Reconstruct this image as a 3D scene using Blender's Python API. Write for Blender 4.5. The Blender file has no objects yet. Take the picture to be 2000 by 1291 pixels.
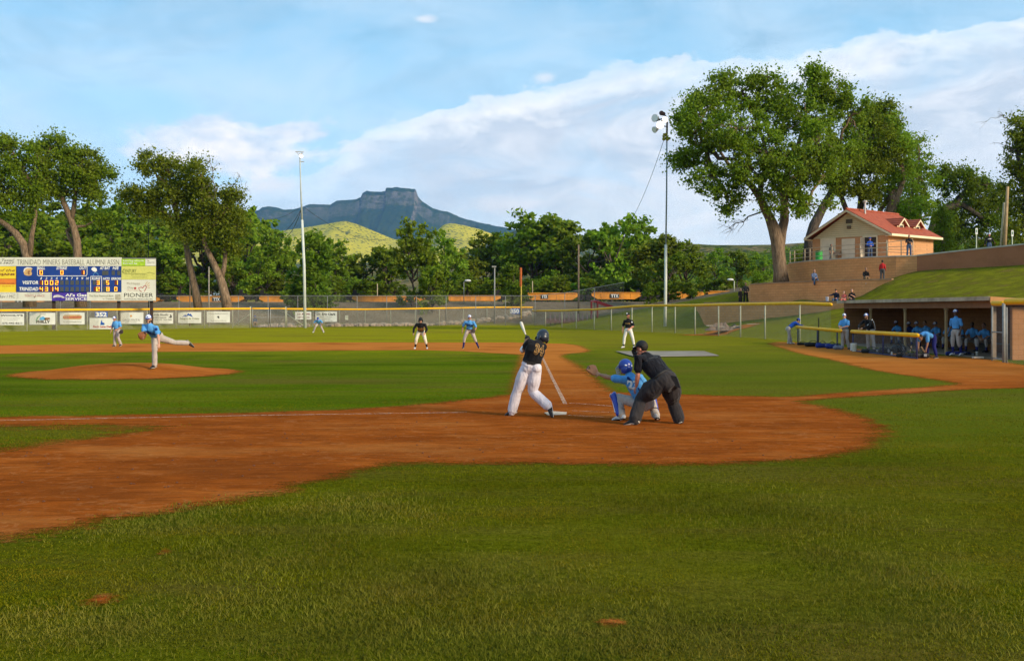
import bpy, bmesh, math, random
import numpy as np
from mathutils import Vector, Matrix
random.seed(7); RNG = np.random.RandomState(11)
R = math.radians
sc = bpy.context.scene
col = sc.collection
F = 2150.0; HC = 1.95; HY = 605.0      # focal length in photo pixels, eye height, horizon row

# ------------------------------------------------------------------ helpers
def P(px, py, D):
    return Vector(((px-1000)/F*D, D, HC-(py-HY)/F*D))

def tag(o, label=None, cat=None, group=None, kind=None):
    if label: o['label'] = label
    if cat: o['category'] = cat
    if group: o['group'] = group
    if kind: o['kind'] = kind
    return o

def wloc(o):
    v = Vector((0, 0, 0))
    while o is not None:
        v += o.location; o = o.parent
    return v

def link(o, parent=None):
    col.objects.link(o)
    if parent is not None: o.parent = parent
    return o

def empty(name, loc, label=None, cat=None, group=None):
    o = bpy.data.objects.new(name, None); o.location = loc
    o.empty_display_size = .2
    link(o); tag(o, label, cat, group)
    return o

def mesh_np(name, V, faces_flat, counts, mat, parent=None, loc=None, smooth=False):
    """fast mesh from numpy arrays, world coordinates"""
    V = np.asarray(V, dtype=np.float64)
    off = wloc(parent) if parent is not None else Vector((0, 0, 0))
    if loc is not None: off = off + Vector(loc) if parent is not None else Vector(loc)
    V = V - np.array(off)
    me = bpy.data.meshes.new(name)
    faces_flat = np.asarray(faces_flat, dtype=np.int32); counts = np.asarray(counts, dtype=np.int32)
    me.vertices.add(len(V)); me.vertices.foreach_set('co', V.astype(np.float32).ravel())
    me.loops.add(len(faces_flat)); me.loops.foreach_set('vertex_index', faces_flat)
    me.polygons.add(len(counts))
    st = np.concatenate([[0], np.cumsum(counts)[:-1]]).astype(np.int32)
    me.polygons.foreach_set('loop_start', st); me.polygons.foreach_set('loop_total', counts)
    if smooth: me.polygons.foreach_set('use_smooth', np.ones(len(counts), dtype=bool))
    me.update(calc_edges=True); me.validate()
    if mat: me.materials.append(mat)
    o = bpy.data.objects.new(name, me)
    if loc is not None: o.location = loc
    link(o, parent)
    return o

class MB:
    def __init__(s): s.v = []; s.f = []
    def add(s, vs, fs):
        n = len(s.v); s.v += [tuple(v) for v in vs]; s.f += [tuple(i+n for i in f) for f in fs]; return s
    def box(s, c, size, rz=0, ax=None):
        hx, hy, hz = size[0]/2, size[1]/2, size[2]/2
        vs = [Vector((x*hx, y*hy, z*hz)) for x in (-1, 1) for y in (-1, 1) for z in (-1, 1)]
        if ax is not None: M = Matrix([ax[0], ax[1], ax[2]]).transposed(); vs = [M @ v for v in vs]
        elif rz: M = Matrix.Rotation(rz, 3, 'Z'); vs = [M @ v for v in vs]
        c = Vector(c)
        return s.add([v+c for v in vs], [(0,1,3,2),(4,6,7,5),(0,4,5,1),(2,3,7,6),(0,2,6,4),(1,5,7,3)])
    def prism(s, pts, d):
        """polygon (list of 3d points) extruded by vector d"""
        n = len(pts); d = Vector(d); pts = [Vector(p) for p in pts]
        vs = pts+[p+d for p in pts]
        fs = [tuple(range(n))[::-1], tuple(range(n, 2*n))]+[(i, (i+1) % n, n+(i+1) % n, n+i) for i in range(n)]
        return s.add(vs, fs)
    def poly(s, pts): return s.add(pts, [tuple(range(len(pts)))])
    def tube(s, pts, rad, side=None, seg=10, cap=True):
        """loft through points; rad: r or (ra, rb); ra along side vector, rounded ends"""
        pts = [Vector(p) for p in pts]
        n = len(pts)
        rad = [(r, r) if not isinstance(r, (tuple, list)) else r for r in rad]
        if cap:
            d0 = (pts[1]-pts[0]).normalized(); d1 = (pts[-1]-pts[-2]).normalized()
            r0 = min(rad[0]); r1 = min(rad[-1])
            pts = [pts[0]-d0*r0*.8]+pts+[pts[-1]+d1*r1*.8]
            rad = [tuple(x*.55 for x in rad[0])]+rad+[tuple(x*.55 for x in rad[-1])]
            if side is not None and isinstance(side, list): side = [side[0]]+side+[side[-1]]
            n += 2
        rings = []; prev = None
        for i in range(n):
            d = (pts[min(i+1, n-1)]-pts[max(i-1, 0)]).normalized()
            sv = side[i] if isinstance(side, list) else side
            if sv is None:
                sv = prev if prev is not None else (Vector((1, 0, 0)) if abs(d.x) < .9 else Vector((0, 1, 0)))
            sv = Vector(sv); a = sv-d*sv.dot(d)
            if a.length < 1e-4: a = d.orthogonal()
            a.normalize(); b = d.cross(a); prev = a
            ra, rb = rad[i]
            rings.append([pts[i]+a*(ra*math.cos(t))+b*(rb*math.sin(t)) for t in [2*math.pi*k/seg for k in range(seg)]])
        vs = [v for r in rings for v in r]; fs = []
        for i in range(n-1):
            for k in range(seg):
                fs.append((i*seg+k, i*seg+(k+1) % seg, (i+1)*seg+(k+1) % seg, (i+1)*seg+k))
        fs.append(tuple(range(seg))[::-1]); fs.append(tuple((n-1)*seg+k for k in range(seg)))
        return s.add(vs, fs)
    def cyl(s, a, b, r, r2=None, seg=12):
        return s.tube([a, b], [r, r if r2 is None else r2], seg=seg, cap=False)
    def ball(s, c, r, ax=None, seg=12, rings=8, zmin=-1.0):
        if not isinstance(r, (tuple, list)): r = (r, r, r)
        M = Matrix.Identity(3) if ax is None else Matrix([Vector(a) for a in ax]).transposed()
        c = Vector(c); vs = []; fs = []
        t0 = math.asin(max(-1, zmin))
        for i in range(rings+1):
            t = t0+(math.pi/2-t0)*i/rings
            for k in range(seg):
                p = 2*math.pi*k/seg
                vs.append(c+M @ Vector((r[0]*math.cos(t)*math.cos(p), r[1]*math.cos(t)*math.sin(p), r[2]*math.sin(t))))
        for i in range(rings):
            for k in range(seg):
                fs.append((i*seg+k, i*seg+(k+1) % seg, (i+1)*seg+(k+1) % seg, (i+1)*seg+k))
        fs.append(tuple(range(seg))[::-1]); fs.append(tuple(rings*seg+k for k in range(seg)))
        return s.add(vs, fs)
    def build(s, name, mat, parent=None, loc=None, smooth=False, bevel=0):
        off = wloc(parent) if parent is not None else Vector(loc if loc is not None else (0, 0, 0))
        me = bpy.data.meshes.new(name)
        me.from_pydata([tuple(Vector(v)-off) for v in s.v], [], s.f)
        if smooth: me.polygons.foreach_set('use_smooth', [True]*len(me.polygons))
        if mat: me.materials.append(mat)
        me.update()
        o = bpy.data.objects.new(name, me)
        if parent is None and loc is not None: o.location = loc
        link(o, parent)
        if bevel:
            m = o.modifiers.new('b', 'BEVEL'); m.width = bevel; m.segments = 2; m.limit_method = 'ANGLE'
        return o

def copy_tree(o, parent=None):
    c = o.copy(); col.objects.link(c); c.parent = parent
    for ch in list(o.children): copy_tree(ch, c)
    return c

# ------------------------------------------------------------------ materials
def newmat(name):
    m = bpy.data.materials.new(name); m.use_nodes = True
    nt = m.node_tree; nt.nodes.clear()
    out = nt.nodes.new('ShaderNodeOutputMaterial'); b = nt.nodes.new('ShaderNodeBsdfPrincipled')
    nt.links.new(b.outputs[0], out.inputs[0])
    return m, nt, b, out

def N(nt, t, **kw):
    n = nt.nodes.new(t)
    for k, v in kw.items():
        if k.startswith('i_'):
            key = k[2:]; key = int(key) if key.isdigit() else key
            n.inputs[key].default_value = v
        else: setattr(n, k, v)
    return n

def ramp(nt, src, stops, interp='LINEAR'):
    r = nt.nodes.new('ShaderNodeValToRGB'); r.color_ramp.interpolation = interp
    e = r.color_ramp.elements
    while len(e) < len(stops): e.new(.5)
    for i, (p, c) in enumerate(sorted(stops, key=lambda q: q[0])):
        e[i].position = p; e[i].color = (*c, 1) if isinstance(c, (tuple, list)) else (c, c, c, 1)
    if src is not None: nt.links.new(src, r.inputs[0])
    return r.outputs[0]

def mix(nt, fac, a, b, mode='MIX'):
    m = nt.nodes.new('ShaderNodeMix'); m.data_type = 'RGBA'; m.blend_type = mode
    for sock, v in ((m.inputs[0], fac), (m.inputs[6], a), (m.inputs[7], b)):
        if isinstance(v, (int, float)): sock.default_value = v
        elif isinstance(v, (tuple, list)): sock.default_value = (*v[:3], 1)
        else: nt.links.new(v, sock)
    return m.outputs[2]

def mth(nt, op, a, b=None, c=None, clamp=False):
    m = nt.nodes.new('ShaderNodeMath'); m.operation = op; m.use_clamp = clamp
    for i, v in enumerate((a, b, c)):
        if v is None: continue
        if isinstance(v, (int, float)): m.inputs[i].default_value = v
        else: nt.links.new(v, m.inputs[i])
    return m.outputs[0]

def noise(nt, vec, scale, detail=4, rough=.55, dist=0):
    n = N(nt, 'ShaderNodeTexNoise'); n.inputs['Scale'].default_value = scale
    n.inputs['Detail'].default_value = detail; n.inputs['Roughness'].default_value = rough
    n.inputs['Distortion'].default_value = dist
    if vec is not None: nt.links.new(vec, n.inputs['Vector'])
    return n.outputs[0]

def mapping(nt, vec, scale=(1, 1, 1), rot=(0, 0, 0), loc=(0, 0, 0)):
    m = N(nt, 'ShaderNodeMapping'); m.inputs['Scale'].default_value = scale
    m.inputs['Rotation'].default_value = rot; m.inputs['Location'].default_value = loc
    nt.links.new(vec, m.inputs['Vector']); return m.outputs[0]

def bump(nt, b, h, strength=.3, dist=.02):
    n = N(nt, 'ShaderNodeBump'); n.inputs['Strength'].default_value = strength; n.inputs['Distance'].default_value = dist
    nt.links.new(h, n.inputs['Height']); nt.links.new(n.outputs[0], b.inputs['Normal'])

def pos(nt): return N(nt, 'ShaderNodeNewGeometry').outputs['Position']
def objc(nt): return N(nt, 'ShaderNodeTexCoord').outputs['Object']

_mc = {}
def M(name, c, rough=.7, var=.25, scale=6, metal=0, bmp=.15, bscale=None, emit=0, spec=.3, dirt=0):
    """plain painted / cloth / metal surface with slight procedural mottling"""
    if name in _mc: return _mc[name]
    m, nt, b, out = newmat(name)
    v = objc(nt)
    n1 = noise(nt, v, scale, 5)
    dark = tuple(x*(1-var) for x in c); lite = tuple(min(1, x*(1+var*.6)) for x in c)
    cc = ramp(nt, n1, [(.3, dark), (.7, lite)])
    if dirt:
        n2 = noise(nt, v, scale*.35, 6, .7)
        cc = mix(nt, ramp(nt, n2, [(.5, 0.0), (.75, dirt)]), cc, (.16, .10, .06))
    nt.links.new(cc, b.inputs['Base Color'])
    b.inputs['Roughness'].default_value = rough; b.inputs['Metallic'].default_value = metal
    b.inputs['Specular IOR Level'].default_value = spec
    if bmp: bump(nt, b, noise(nt, v, bscale or scale*3, 3), bmp, .01)
    if emit:
        b.inputs['Emission Color'].default_value = (*c, 1); b.inputs['Emission Strength'].default_value = emit
    _mc[name] = m
    return m

def cloth(name, c, fold=.5, var=.18):
    if name in _mc: return _mc[name]
    m, nt, b, out = newmat(name)
    v = objc(nt)
    n1 = noise(nt, mapping(nt, v, (1, 1, .55)), 9, 4, .6, 1.2)
    cc = ramp(nt, n1, [(.3, tuple(x*(1-var) for x in c)), (.7, tuple(min(1, x*(1+var*.5)) for x in c))])
    nt.links.new(cc, b.inputs['Base Color']); b.inputs['Roughness'].default_value = .85
    b.inputs['Specular IOR Level'].default_value = .15
    b.inputs['Sheen Weight'].default_value = .08
    n7 = noise(nt, mapping(nt, v, (1, 1, .35), rot=(.4, .6, 0)), 8, 2, .45, 1.2)
    bump(nt, b, n7, min(1, fold), .06)
    _mc[name] = m
    return m

# ------------------------------------------------------------------ numpy value noise
def vnoise(x, y, seed=0):
    xi = np.floor(x).astype(np.int64); yi = np.floor(y).astype(np.int64)
    fx = x-xi; fy = y-yi; fx = fx*fx*(3-2*fx); fy = fy*fy*(3-2*fy)
    def h(a, b):
        n = (a*374761393+b*668265263+seed*144269) & 0x7fffffff
        n = ((n ^ (n >> 13))*1274126177) & 0x7fffffff
        return ((n ^ (n >> 16)) & 0xffff)/65535.0
    return (h(xi, yi)*(1-fx)+h(xi+1, yi)*fx)*(1-fy)+(h(xi, yi+1)*(1-fx)+h(xi+1, yi+1)*fx)*fy
def fbm(x, y, seed=0, o=4):
    t = 0; a = .5; s = 0
    for i in range(o):
        t = t+a*vnoise(x*2**i, y*2**i, seed+i*7); s += a; a *= .5
    return t/s

# ------------------------------------------------------------------ terrain height
MOUND = (-11.75, 33.7, 3.45, .27)
HP = [  # x, y, z control points of the bank on the right
 (27.0,86.5,2.75),(29.1,85,4.2),(31.6,86,4.95),(36.3,78,5.1),(23.1,80,1.88),(20.3,87.5,1.26),(17,96,.52),(26.7,82,2.8),
 (22.5,43,.9),(22.5,52,1.1),(22.5,62,1.3),(28.5,68,3.3),(34.5,75,4.55),(26,60,2.3),(34,60,3.6),(34,45,2.4),(45,70,5.2),(48,50,4.2),
 (45,95,6.0),(60,90,6.2),(36,92,5.9),(30,98,5.7),(24.0,86,2.0),(22.9,90,1.9),(25.2,83.2,2.25),(24.2,88.5,2.1),(23.2,84,1.9),(27,106,5.2),(25.3,93,3.3),(22,97,1.7),(21.5,104,2.4),(18.5,104,1.6),(35,120,6.4),(60,140,8),(50,110,6.3),
 (18.7,43,0),(18.7,52,0),(18.7,62,0),(17.2,70,0),(15.8,78,0.05),(14.4,86,0),(12,94,0),(9,103,0),(6,114,0),(3,130,0),(2.7,140,0),
 (19,36,0),(22,36,.2),(30,36,1.2),(19,20,0),(30,20,.3),(40,25,1.2),
 (14.4,100,.5),(12.8,115,1.35),(10.2,118,1.15),(17,112,1.5),(8,125,.5),(6,135,.3),(20,125,2.4),(14,135,1.8),(14,0,0),(30,0,0)]
HPa = np.array(HP); _d = np.hypot(HPa[:,None,0]-HPa[None,:,0], HPa[:,None,1]-HPa[None,:,1])
_A = np.zeros((len(HPa)+3,)*2); _A[:-3,:-3] = _d; _A[:-3,-3] = 1; _A[:-3,-2] = HPa[:,0]; _A[:-3,-1] = HPa[:,1]; _A[-3:,:-3] = _A[:-3,-3:].T
_W = np.linalg.solve(_A, np.concatenate([HPa[:,2], [0,0,0]]))
BND = np.array([(22.3,-50),(22.3,63.2),(19.0,65.5),(17.6,70),(16.6,73),(15.4,82),(13.4,91),(10.7,99),(8.1,107),(5.4,119),(2.8,135),(2.0,400)])
def smooth(t): t = np.clip(t, 0, 1); return t*t*(3-2*t)
def H(x, y):
    x = np.asarray(x, float); y = np.asarray(y, float); shp = x.shape; x = x.ravel(); y = y.ravel()
    bx = np.interp(y, BND[:,1], BND[:,0])
    xc = np.clip(x, -5, 62); yc = np.clip(y, 0, 145)
    z = np.zeros(len(x)); idx = np.where(x > bx-1)[0]
    for k in range(0, len(idx), 20000):
        j = idx[k:k+20000]
        d = np.hypot(xc[j][:,None]-HPa[None,:,0], yc[j][:,None]-HPa[None,:,1])
        z[j] = d @ _W[:-3]+_W[-3]+_W[-2]*xc[j]+_W[-1]*yc[j]
    z = np.maximum(z, 0)*smooth((x-bx)/1.5)
    e = 3.0*smooth((y-132)/22)*smooth((60-x)/30+.0)
    z = np.where(y > 132, np.maximum(z, e), z)
    z = z+smooth((y-190)/250)*3*(1+0*x)
    r = np.hypot(x-MOUND[0], y-MOUND[1])
    z = z+MOUND[3]*(1-smooth((r-.7)/(MOUND[2]-.7)))
    return z.reshape(shp)
def Hs(x, y): return float(H(np.array([x]), np.array([y]))[0])
def G(px, py, dmin=5, dmax=160):
    """the point of the terrain seen at a photo pixel"""
    Ds = np.geomspace(dmin, dmax, 1500)
    X = (px-1000)/F*Ds; Z = HC-(py-HY)/F*Ds
    g = H(X, Ds)-Z; k = np.argmax(g > 0)
    if g[k] <= 0: k = len(Ds)-1
    return Vector((X[k], Ds[k], Hs(X[k], Ds[k])))
def onG(px, D): x = (px-1000)/F*D; return Vector((x, D, Hs(x, D)))
def gpoly(pts): return np.array([((px-1000)/F*(F*HC/(py-HY)), F*HC/(py-HY)) for px, py in pts])

# ------------------------------------------------------------------ field layout, traced as ground outlines in metres
OUT = gpoly([(-900,1250),(-300,1110),(0,1052),(200,1018),(390,988),(520,963),(620,938),(700,918),(770,906),(850,903),(1000,905),(1200,907),(1400,906),(1550,899),(1640,888),
 (1700,870),(1726,851),(1722,834),(1690,817),(1640,802),(1580,789),(1556,783),(1700,773),(1800,767),(1880,761),(2000,758),(2300,757),(2700,740),(2400,715),(2100,716),(2000,714),
 (1930,702),(1870,697),(1795,692),(1700,684),(1640,677),(1560,669),(1520,668),(1500,671),(1560,690),(1620,702),(1700,722),(1800,738),(1880,751),(1750,761),(1620,769),(1540,776),(1330,771),(1200,766),
 (1180,756),(1150,728),(1120,710),(1096,697),(1100,692),(1146,688),(1148,683),(1130,675),(1105,671.5),(1000,669),(600,669),(300,671),(0,675),(-300,681),(-900,700),(-1500,900)])
INF = gpoly([(1022,693),(1012,720),(1003,771),(960,776),(850,788),(700,799),(500,806),(250,811),(100,813),(0,816),(-300,822),(-1100,835),(-600,705),(-300,698),(0,691.5),(300,687.5),(600,685.5),(800,684),(900,686),(960,690)])
WDG = gpoly([(-900,850),(0,830),(120,829),(250,830),(330,835),(260,848),(180,858),(100,870),(0,884),(-300,925),(-900,1010)])
def edge_d(x, y, poly):
    d = np.full(x.shape, 1e9); n = len(poly)
    for i in range(n):
        a = poly[i]; b = poly[(i+1) % n]; ab = b-a; L = ab @ ab
        t = np.clip(((x-a[0])*ab[0]+(y-a[1])*ab[1])/L, 0, 1)
        d = np.minimum(d, np.hypot(x-a[0]-t*ab[0], y-a[1]-t*ab[1]))
    return d
def inside(x, y, poly):
    c = np.zeros(x.shape, bool); n = len(poly)
    for i in range(n):
        a = poly[i]; b = poly[(i+1) % n]
        if a[1] == b[1]: continue
        cr = (a[1] > y) != (b[1] > y)
        xs = (b[0]-a[0])*(y-a[1])/(b[1]-a[1])+a[0]
        c ^= cr & (x < xs)
    return c
def sdirt(x, y):
    """signed distance to the bare clay: positive on clay"""
    o = edge_d(x, y, OUT); i = edge_d(x, y, INF); w = edge_d(x, y, WDG)
    s = np.where(inside(x, y, OUT), o, -o)
    s = np.minimum(s, np.where(inside(x, y, INF), -i, i))
    s = np.minimum(s, np.where(inside(x, y, WDG), -w*.25, w))
    return s

# ------------------------------------------------------------------ camera, world, sun
cam = bpy.data.cameras.new('Camera'); co = bpy.data.objects.new('Camera', cam); link(co)
co.location = (0, 0, HC); co.rotation_euler = (R(90), 0, 0)
cam.sensor_fit = 'HORIZONTAL'; cam.sensor_width = 36; cam.lens = 36*F/2000
cam.shift_y = -(645.5-HY)/2000; cam.clip_start = .1; cam.clip_end = 40000
sc.camera = co
sc.view_settings.view_transform = 'Standard'; sc.view_settings.look = 'None'; sc.view_settings.gamma = 1
sc.view_settings.exposure = 0.80; sc.view_settings.use_curve_mapping = False

SUN_EL, SUN_AZ = 24.0, 128.0        # azimuth clockwise from +Y: behind the camera, to the right
w = bpy.data.worlds.new('World'); sc.world = w; w.use_nodes = True
nt = w.node_tree; nt.nodes.clear()
wo = nt.nodes.new('ShaderNodeOutputWorld'); bg = nt.nodes.new('ShaderNodeBackground'); nt.links.new(bg.outputs[0], wo.inputs[0])
sky = nt.nodes.new('ShaderNodeTexSky'); sky.sky_type = 'NISHITA'; sky.sun_disc = False
sky.sun_elevation = R(SUN_EL); sky.sun_rotation = R(SUN_AZ); sky.altitude = 1800; sky.air_density = 1.0; sky.dust_density = 1.2; sky.ozone_density = 1.5
SKYS = .125
bg.inputs['Strength'].default_value = SKYS
tc = N(nt, 'ShaderNodeTexCoord'); nrm = N(nt, 'ShaderNodeVectorMath', operation='NORMALIZE'); nt.links.new(tc.outputs['Generated'], nrm.inputs[0])
sx = N(nt, 'ShaderNodeSeparateXYZ'); nt.links.new(nrm.outputs[0], sx.inputs[0])
az = mth(nt, 'ARCTAN2', sx.outputs[0], sx.outputs[1]); el = mth(nt, 'ARCSINE', sx.outputs[2])
def A_(px): return math.atan((px-1000)/F)
def E_(px, py): return math.atan((HY-py)/F*math.cos(A_(px)))
# screen-free sky coordinates: azimuth and elevation
cv = N(nt, 'ShaderNodeCombineXYZ'); nt.links.new(az, cv.inputs[0]); nt.links.new(el, cv.inputs[1])
cvec = cv.outputs[0]
nA = noise(nt, mapping(nt, cvec, (1, 1.7, 1)), 11, 9, .6, .3)
nB = noise(nt, mapping(nt, cvec, (1, 2.6, 1), loc=(3, 1, 0)), 5, 7, .58, .6)
nC = noise(nt, mapping(nt, cvec, (1, 2.0, 1), loc=(7, 4, 0)), 26, 8, .62, .2)
EM = .32
def curve_el(pts, dflt):
    lo, hi = -.62, .62
    st = [((A_(px)-lo)/(hi-lo), min(1, max(0, E_(px, py)/EM))) for px, py in pts]
    st = [(0.0, dflt[0]/EM)]+st+[(1.0, dflt[1]/EM)]
    t = mth(nt, 'DIVIDE', mth(nt, 'SUBTRACT', az, lo), hi-lo, clamp=True)
    return mth(nt, 'MULTIPLY', ramp(nt, t, st), EM)
top = curve_el([(100,420),(330,380),(520,345),(640,318),(720,250),(790,232),(860,208),(960,186),(1060,170),(1135,140),(1160,122),(1260,118),(1480,100),(1600,100),(1750,66),(1880,48),(2000,18)], (.06, .31))
# distance below the ragged top of the bank (radians)
dis = mth(nt, 'ADD', mth(nt, 'SUBTRACT', top, el), mth(nt, 'MULTIPLY', mth(nt, 'SUBTRACT', nA, .5), .055))
dis = mth(nt, 'ADD', dis, mth(nt, 'MULTIPLY', mth(nt, 'SUBTRACT', nC, .5), .02))
holes = ramp(nt, noise(nt, mapping(nt, cvec, (1, 2.4, 1), loc=(5, 2, 3)), 6, 8, .6, .7), [(.40, .55), (.55, 1.0)])
m1 = mth(nt, 'MULTIPLY', ramp(nt, mth(nt, 'MULTIPLY', dis, 20), [(0.0, 0.0), (.10, .6), (.3, .88), (1, .97)], 'EASE'), holes)
lit = ramp(nt, mth(nt, 'ADD', mth(nt, 'MULTIPLY', dis, 7.5), mth(nt, 'MULTIPLY', mth(nt, 'SUBTRACT', nC, .5), .5)), [(.0, (.82,.78,.74)), (.10, (.68,.67,.66)), (.25, (.43,.475,.54)), (.6, (.41,.465,.53)), (1.0, (.52,.57,.61))])
# second, detached cloud on the left
def blob(px, py, rx, ry, na=.0):
    dx = mth(nt, 'DIVIDE', mth(nt, 'SUBTRACT', az, A_(px)), rx/F); dy = mth(nt, 'DIVIDE', mth(nt, 'SUBTRACT', el, E_(px, py)), ry/F)
    rr = mth(nt, 'SQRT', mth(nt, 'ADD', mth(nt, 'MULTIPLY', dx, dx), mth(nt, 'MULTIPLY', dy, dy)))
    return mth(nt, 'ADD', mth(nt, 'SUBTRACT', 1.0, rr), mth(nt, 'MULTIPLY', mth(nt, 'SUBTRACT', nA, .5), 2.6)), dy
b2, dy2 = blob(430, 285, 250, 66)
b2b, _ = blob(560, 262, 90, 30)
b2 = mth(nt, 'MAXIMUM', b2, b2b)
m2 = ramp(nt, b2, [(0.02, 0.0), (.4, .8), (.9, .95)], 'EASE')
b3, _ = blob(1066, 152, 34, 17); b3b, _ = blob(830, 38, 32, 11); b3c, _ = blob(1000, 398, 110, 26); b3d, _ = blob(540, 362, 90, 22)
m3 = ramp(nt, mth(nt, 'MAXIMUM', mth(nt, 'MAXIMUM', b3, b3b), mth(nt, 'MAXIMUM', b3c, b3d)), [(.1, 0.0), (1.0, .5)], 'EASE')
# thin veil, low haze, grey wisps
base = sky.outputs[0]
CL = 1/SKYS
def cc(c): return tuple(x*CL for x in c)
grad = ramp(nt, mth(nt, 'DIVIDE', el, .36), [(0.0, (.50,.60,.70)), (.25, (.40,.59,.74)), (.5, (.25,.49,.66)), (.75, (.155,.37,.54)), (1.0, (.11,.29,.45))])
gsc = N(nt, 'ShaderNodeVectorMath', operation='SCALE'); nt.links.new(grad, gsc.inputs[0]); gsc.inputs['Scale'].default_value = CL
c = mix(nt, .82, base, gsc.outputs[0])
veil = ramp(nt, nB, [(.36, 0.12), (.68, .62)])
c = mix(nt, veil, c, cc((.46,.56,.64)))
gw = ramp(nt, noise(nt, mapping(nt, cvec, (1, 2.2, 1), loc=(1.3, 9.1, 0)), 7, 8, .6, .8), [(.5, 0.0), (.72, .55)])
hi = ramp(nt, mth(nt, 'DIVIDE', el, .3), [(.35, 0.0), (.75, 1.0)])
c = mix(nt, mth(nt, 'MULTIPLY', gw, hi), c, cc((.16,.31,.44)))
ls = N(nt, 'ShaderNodeVectorMath', operation='SCALE'); nt.links.new(lit, ls.inputs[0]); ls.inputs['Scale'].default_value = CL
lvar = ramp(nt, noise(nt, mapping(nt, cvec, (1, 3.0, 1), loc=(9, 3, 1)), 9, 9, .62, .9), [(.44, 0.0), (.66, .75)])
c0_ = c
wl = ramp(nt, mth(nt, 'DIVIDE', mth(nt, 'ADD', az, .45), .9), [(.0, .35), (.22, .55), (.40, .85), (.5, 1.0)])
c = mix(nt, mth(nt, 'MULTIPLY', m1, wl), c, mix(nt, lvar, ls.outputs[0], cc((.68,.68,.69))))
c = mix(nt, m2, c, mix(nt, ramp(nt, mth(nt, 'ADD', mth(nt, 'MULTIPLY', nC, 1.0), mth(nt, 'MULTIPLY', dy2, -.12)), [(.38, 0.0), (.62, 1.0)]), cc((.48,.54,.62)), cc((.78,.73,.69))))
c = mix(nt, m3, c, cc((.72,.67,.65)))
# ground side of the sky stays dull
c = mix(nt, ramp(nt, mth(nt, 'ADD', el, .5), [(.47, 1.0), (.5, 0.0)]), c, cc((.25,.25,.2)))
nt.links.new(c, bg.inputs['Color'])

sl = bpy.data.lights.new('sun', 'SUN'); sl.energy = 3.0; sl.angle = R(16); sl.color = (1, .84, .62)
so = bpy.data.objects.new('sun', sl); link(so)
sd = Vector((math.sin(R(SUN_AZ))*math.cos(R(SUN_EL)), math.cos(R(SUN_AZ))*math.cos(R(SUN_EL)), math.sin(R(SUN_EL))))
so.rotation_euler = sd.to_track_quat('Z', 'Y').to_euler(); so.location = (40, -40, 40)

# ------------------------------------------------------------------ ground sheet
def axis(segs):
    out = [segs[0][0]]
    for a, b, s0, s1 in segs:
        x = a; 
        while x < b-1e-6:
            t = (x-a)/(b-a); x = min(b, x+s0*(s1/s0)**t); out.append(x)
    return np.array(out)
gx = axis([(-9000,-300,2600,80),(-300,-60,60,3),(-60,-14,1.2,.5),(-14,14,.5,.5),(14,48,.7,.7),(48,120,1.5,8),(120,300,10,60),(300,9000,80,2600)])
gy = axis([(-200,2,60,2),(2,60,.5,.5),(60,165,.8,1),(165,400,2,20),(400,12000,30,2000)])
X, Y = np.meshgrid(gx, gy)
Z = H(X, Y)
nx, ny = len(gx), len(gy)
V = np.stack([X.ravel(), Y.ravel(), Z.ravel()], 1)
I = np.arange(nx*ny).reshape(ny, nx)
Q = np.stack([I[:-1,:-1], I[:-1,1:], I[1:,1:], I[1:,:-1]], -1).reshape(-1, 4)

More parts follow.
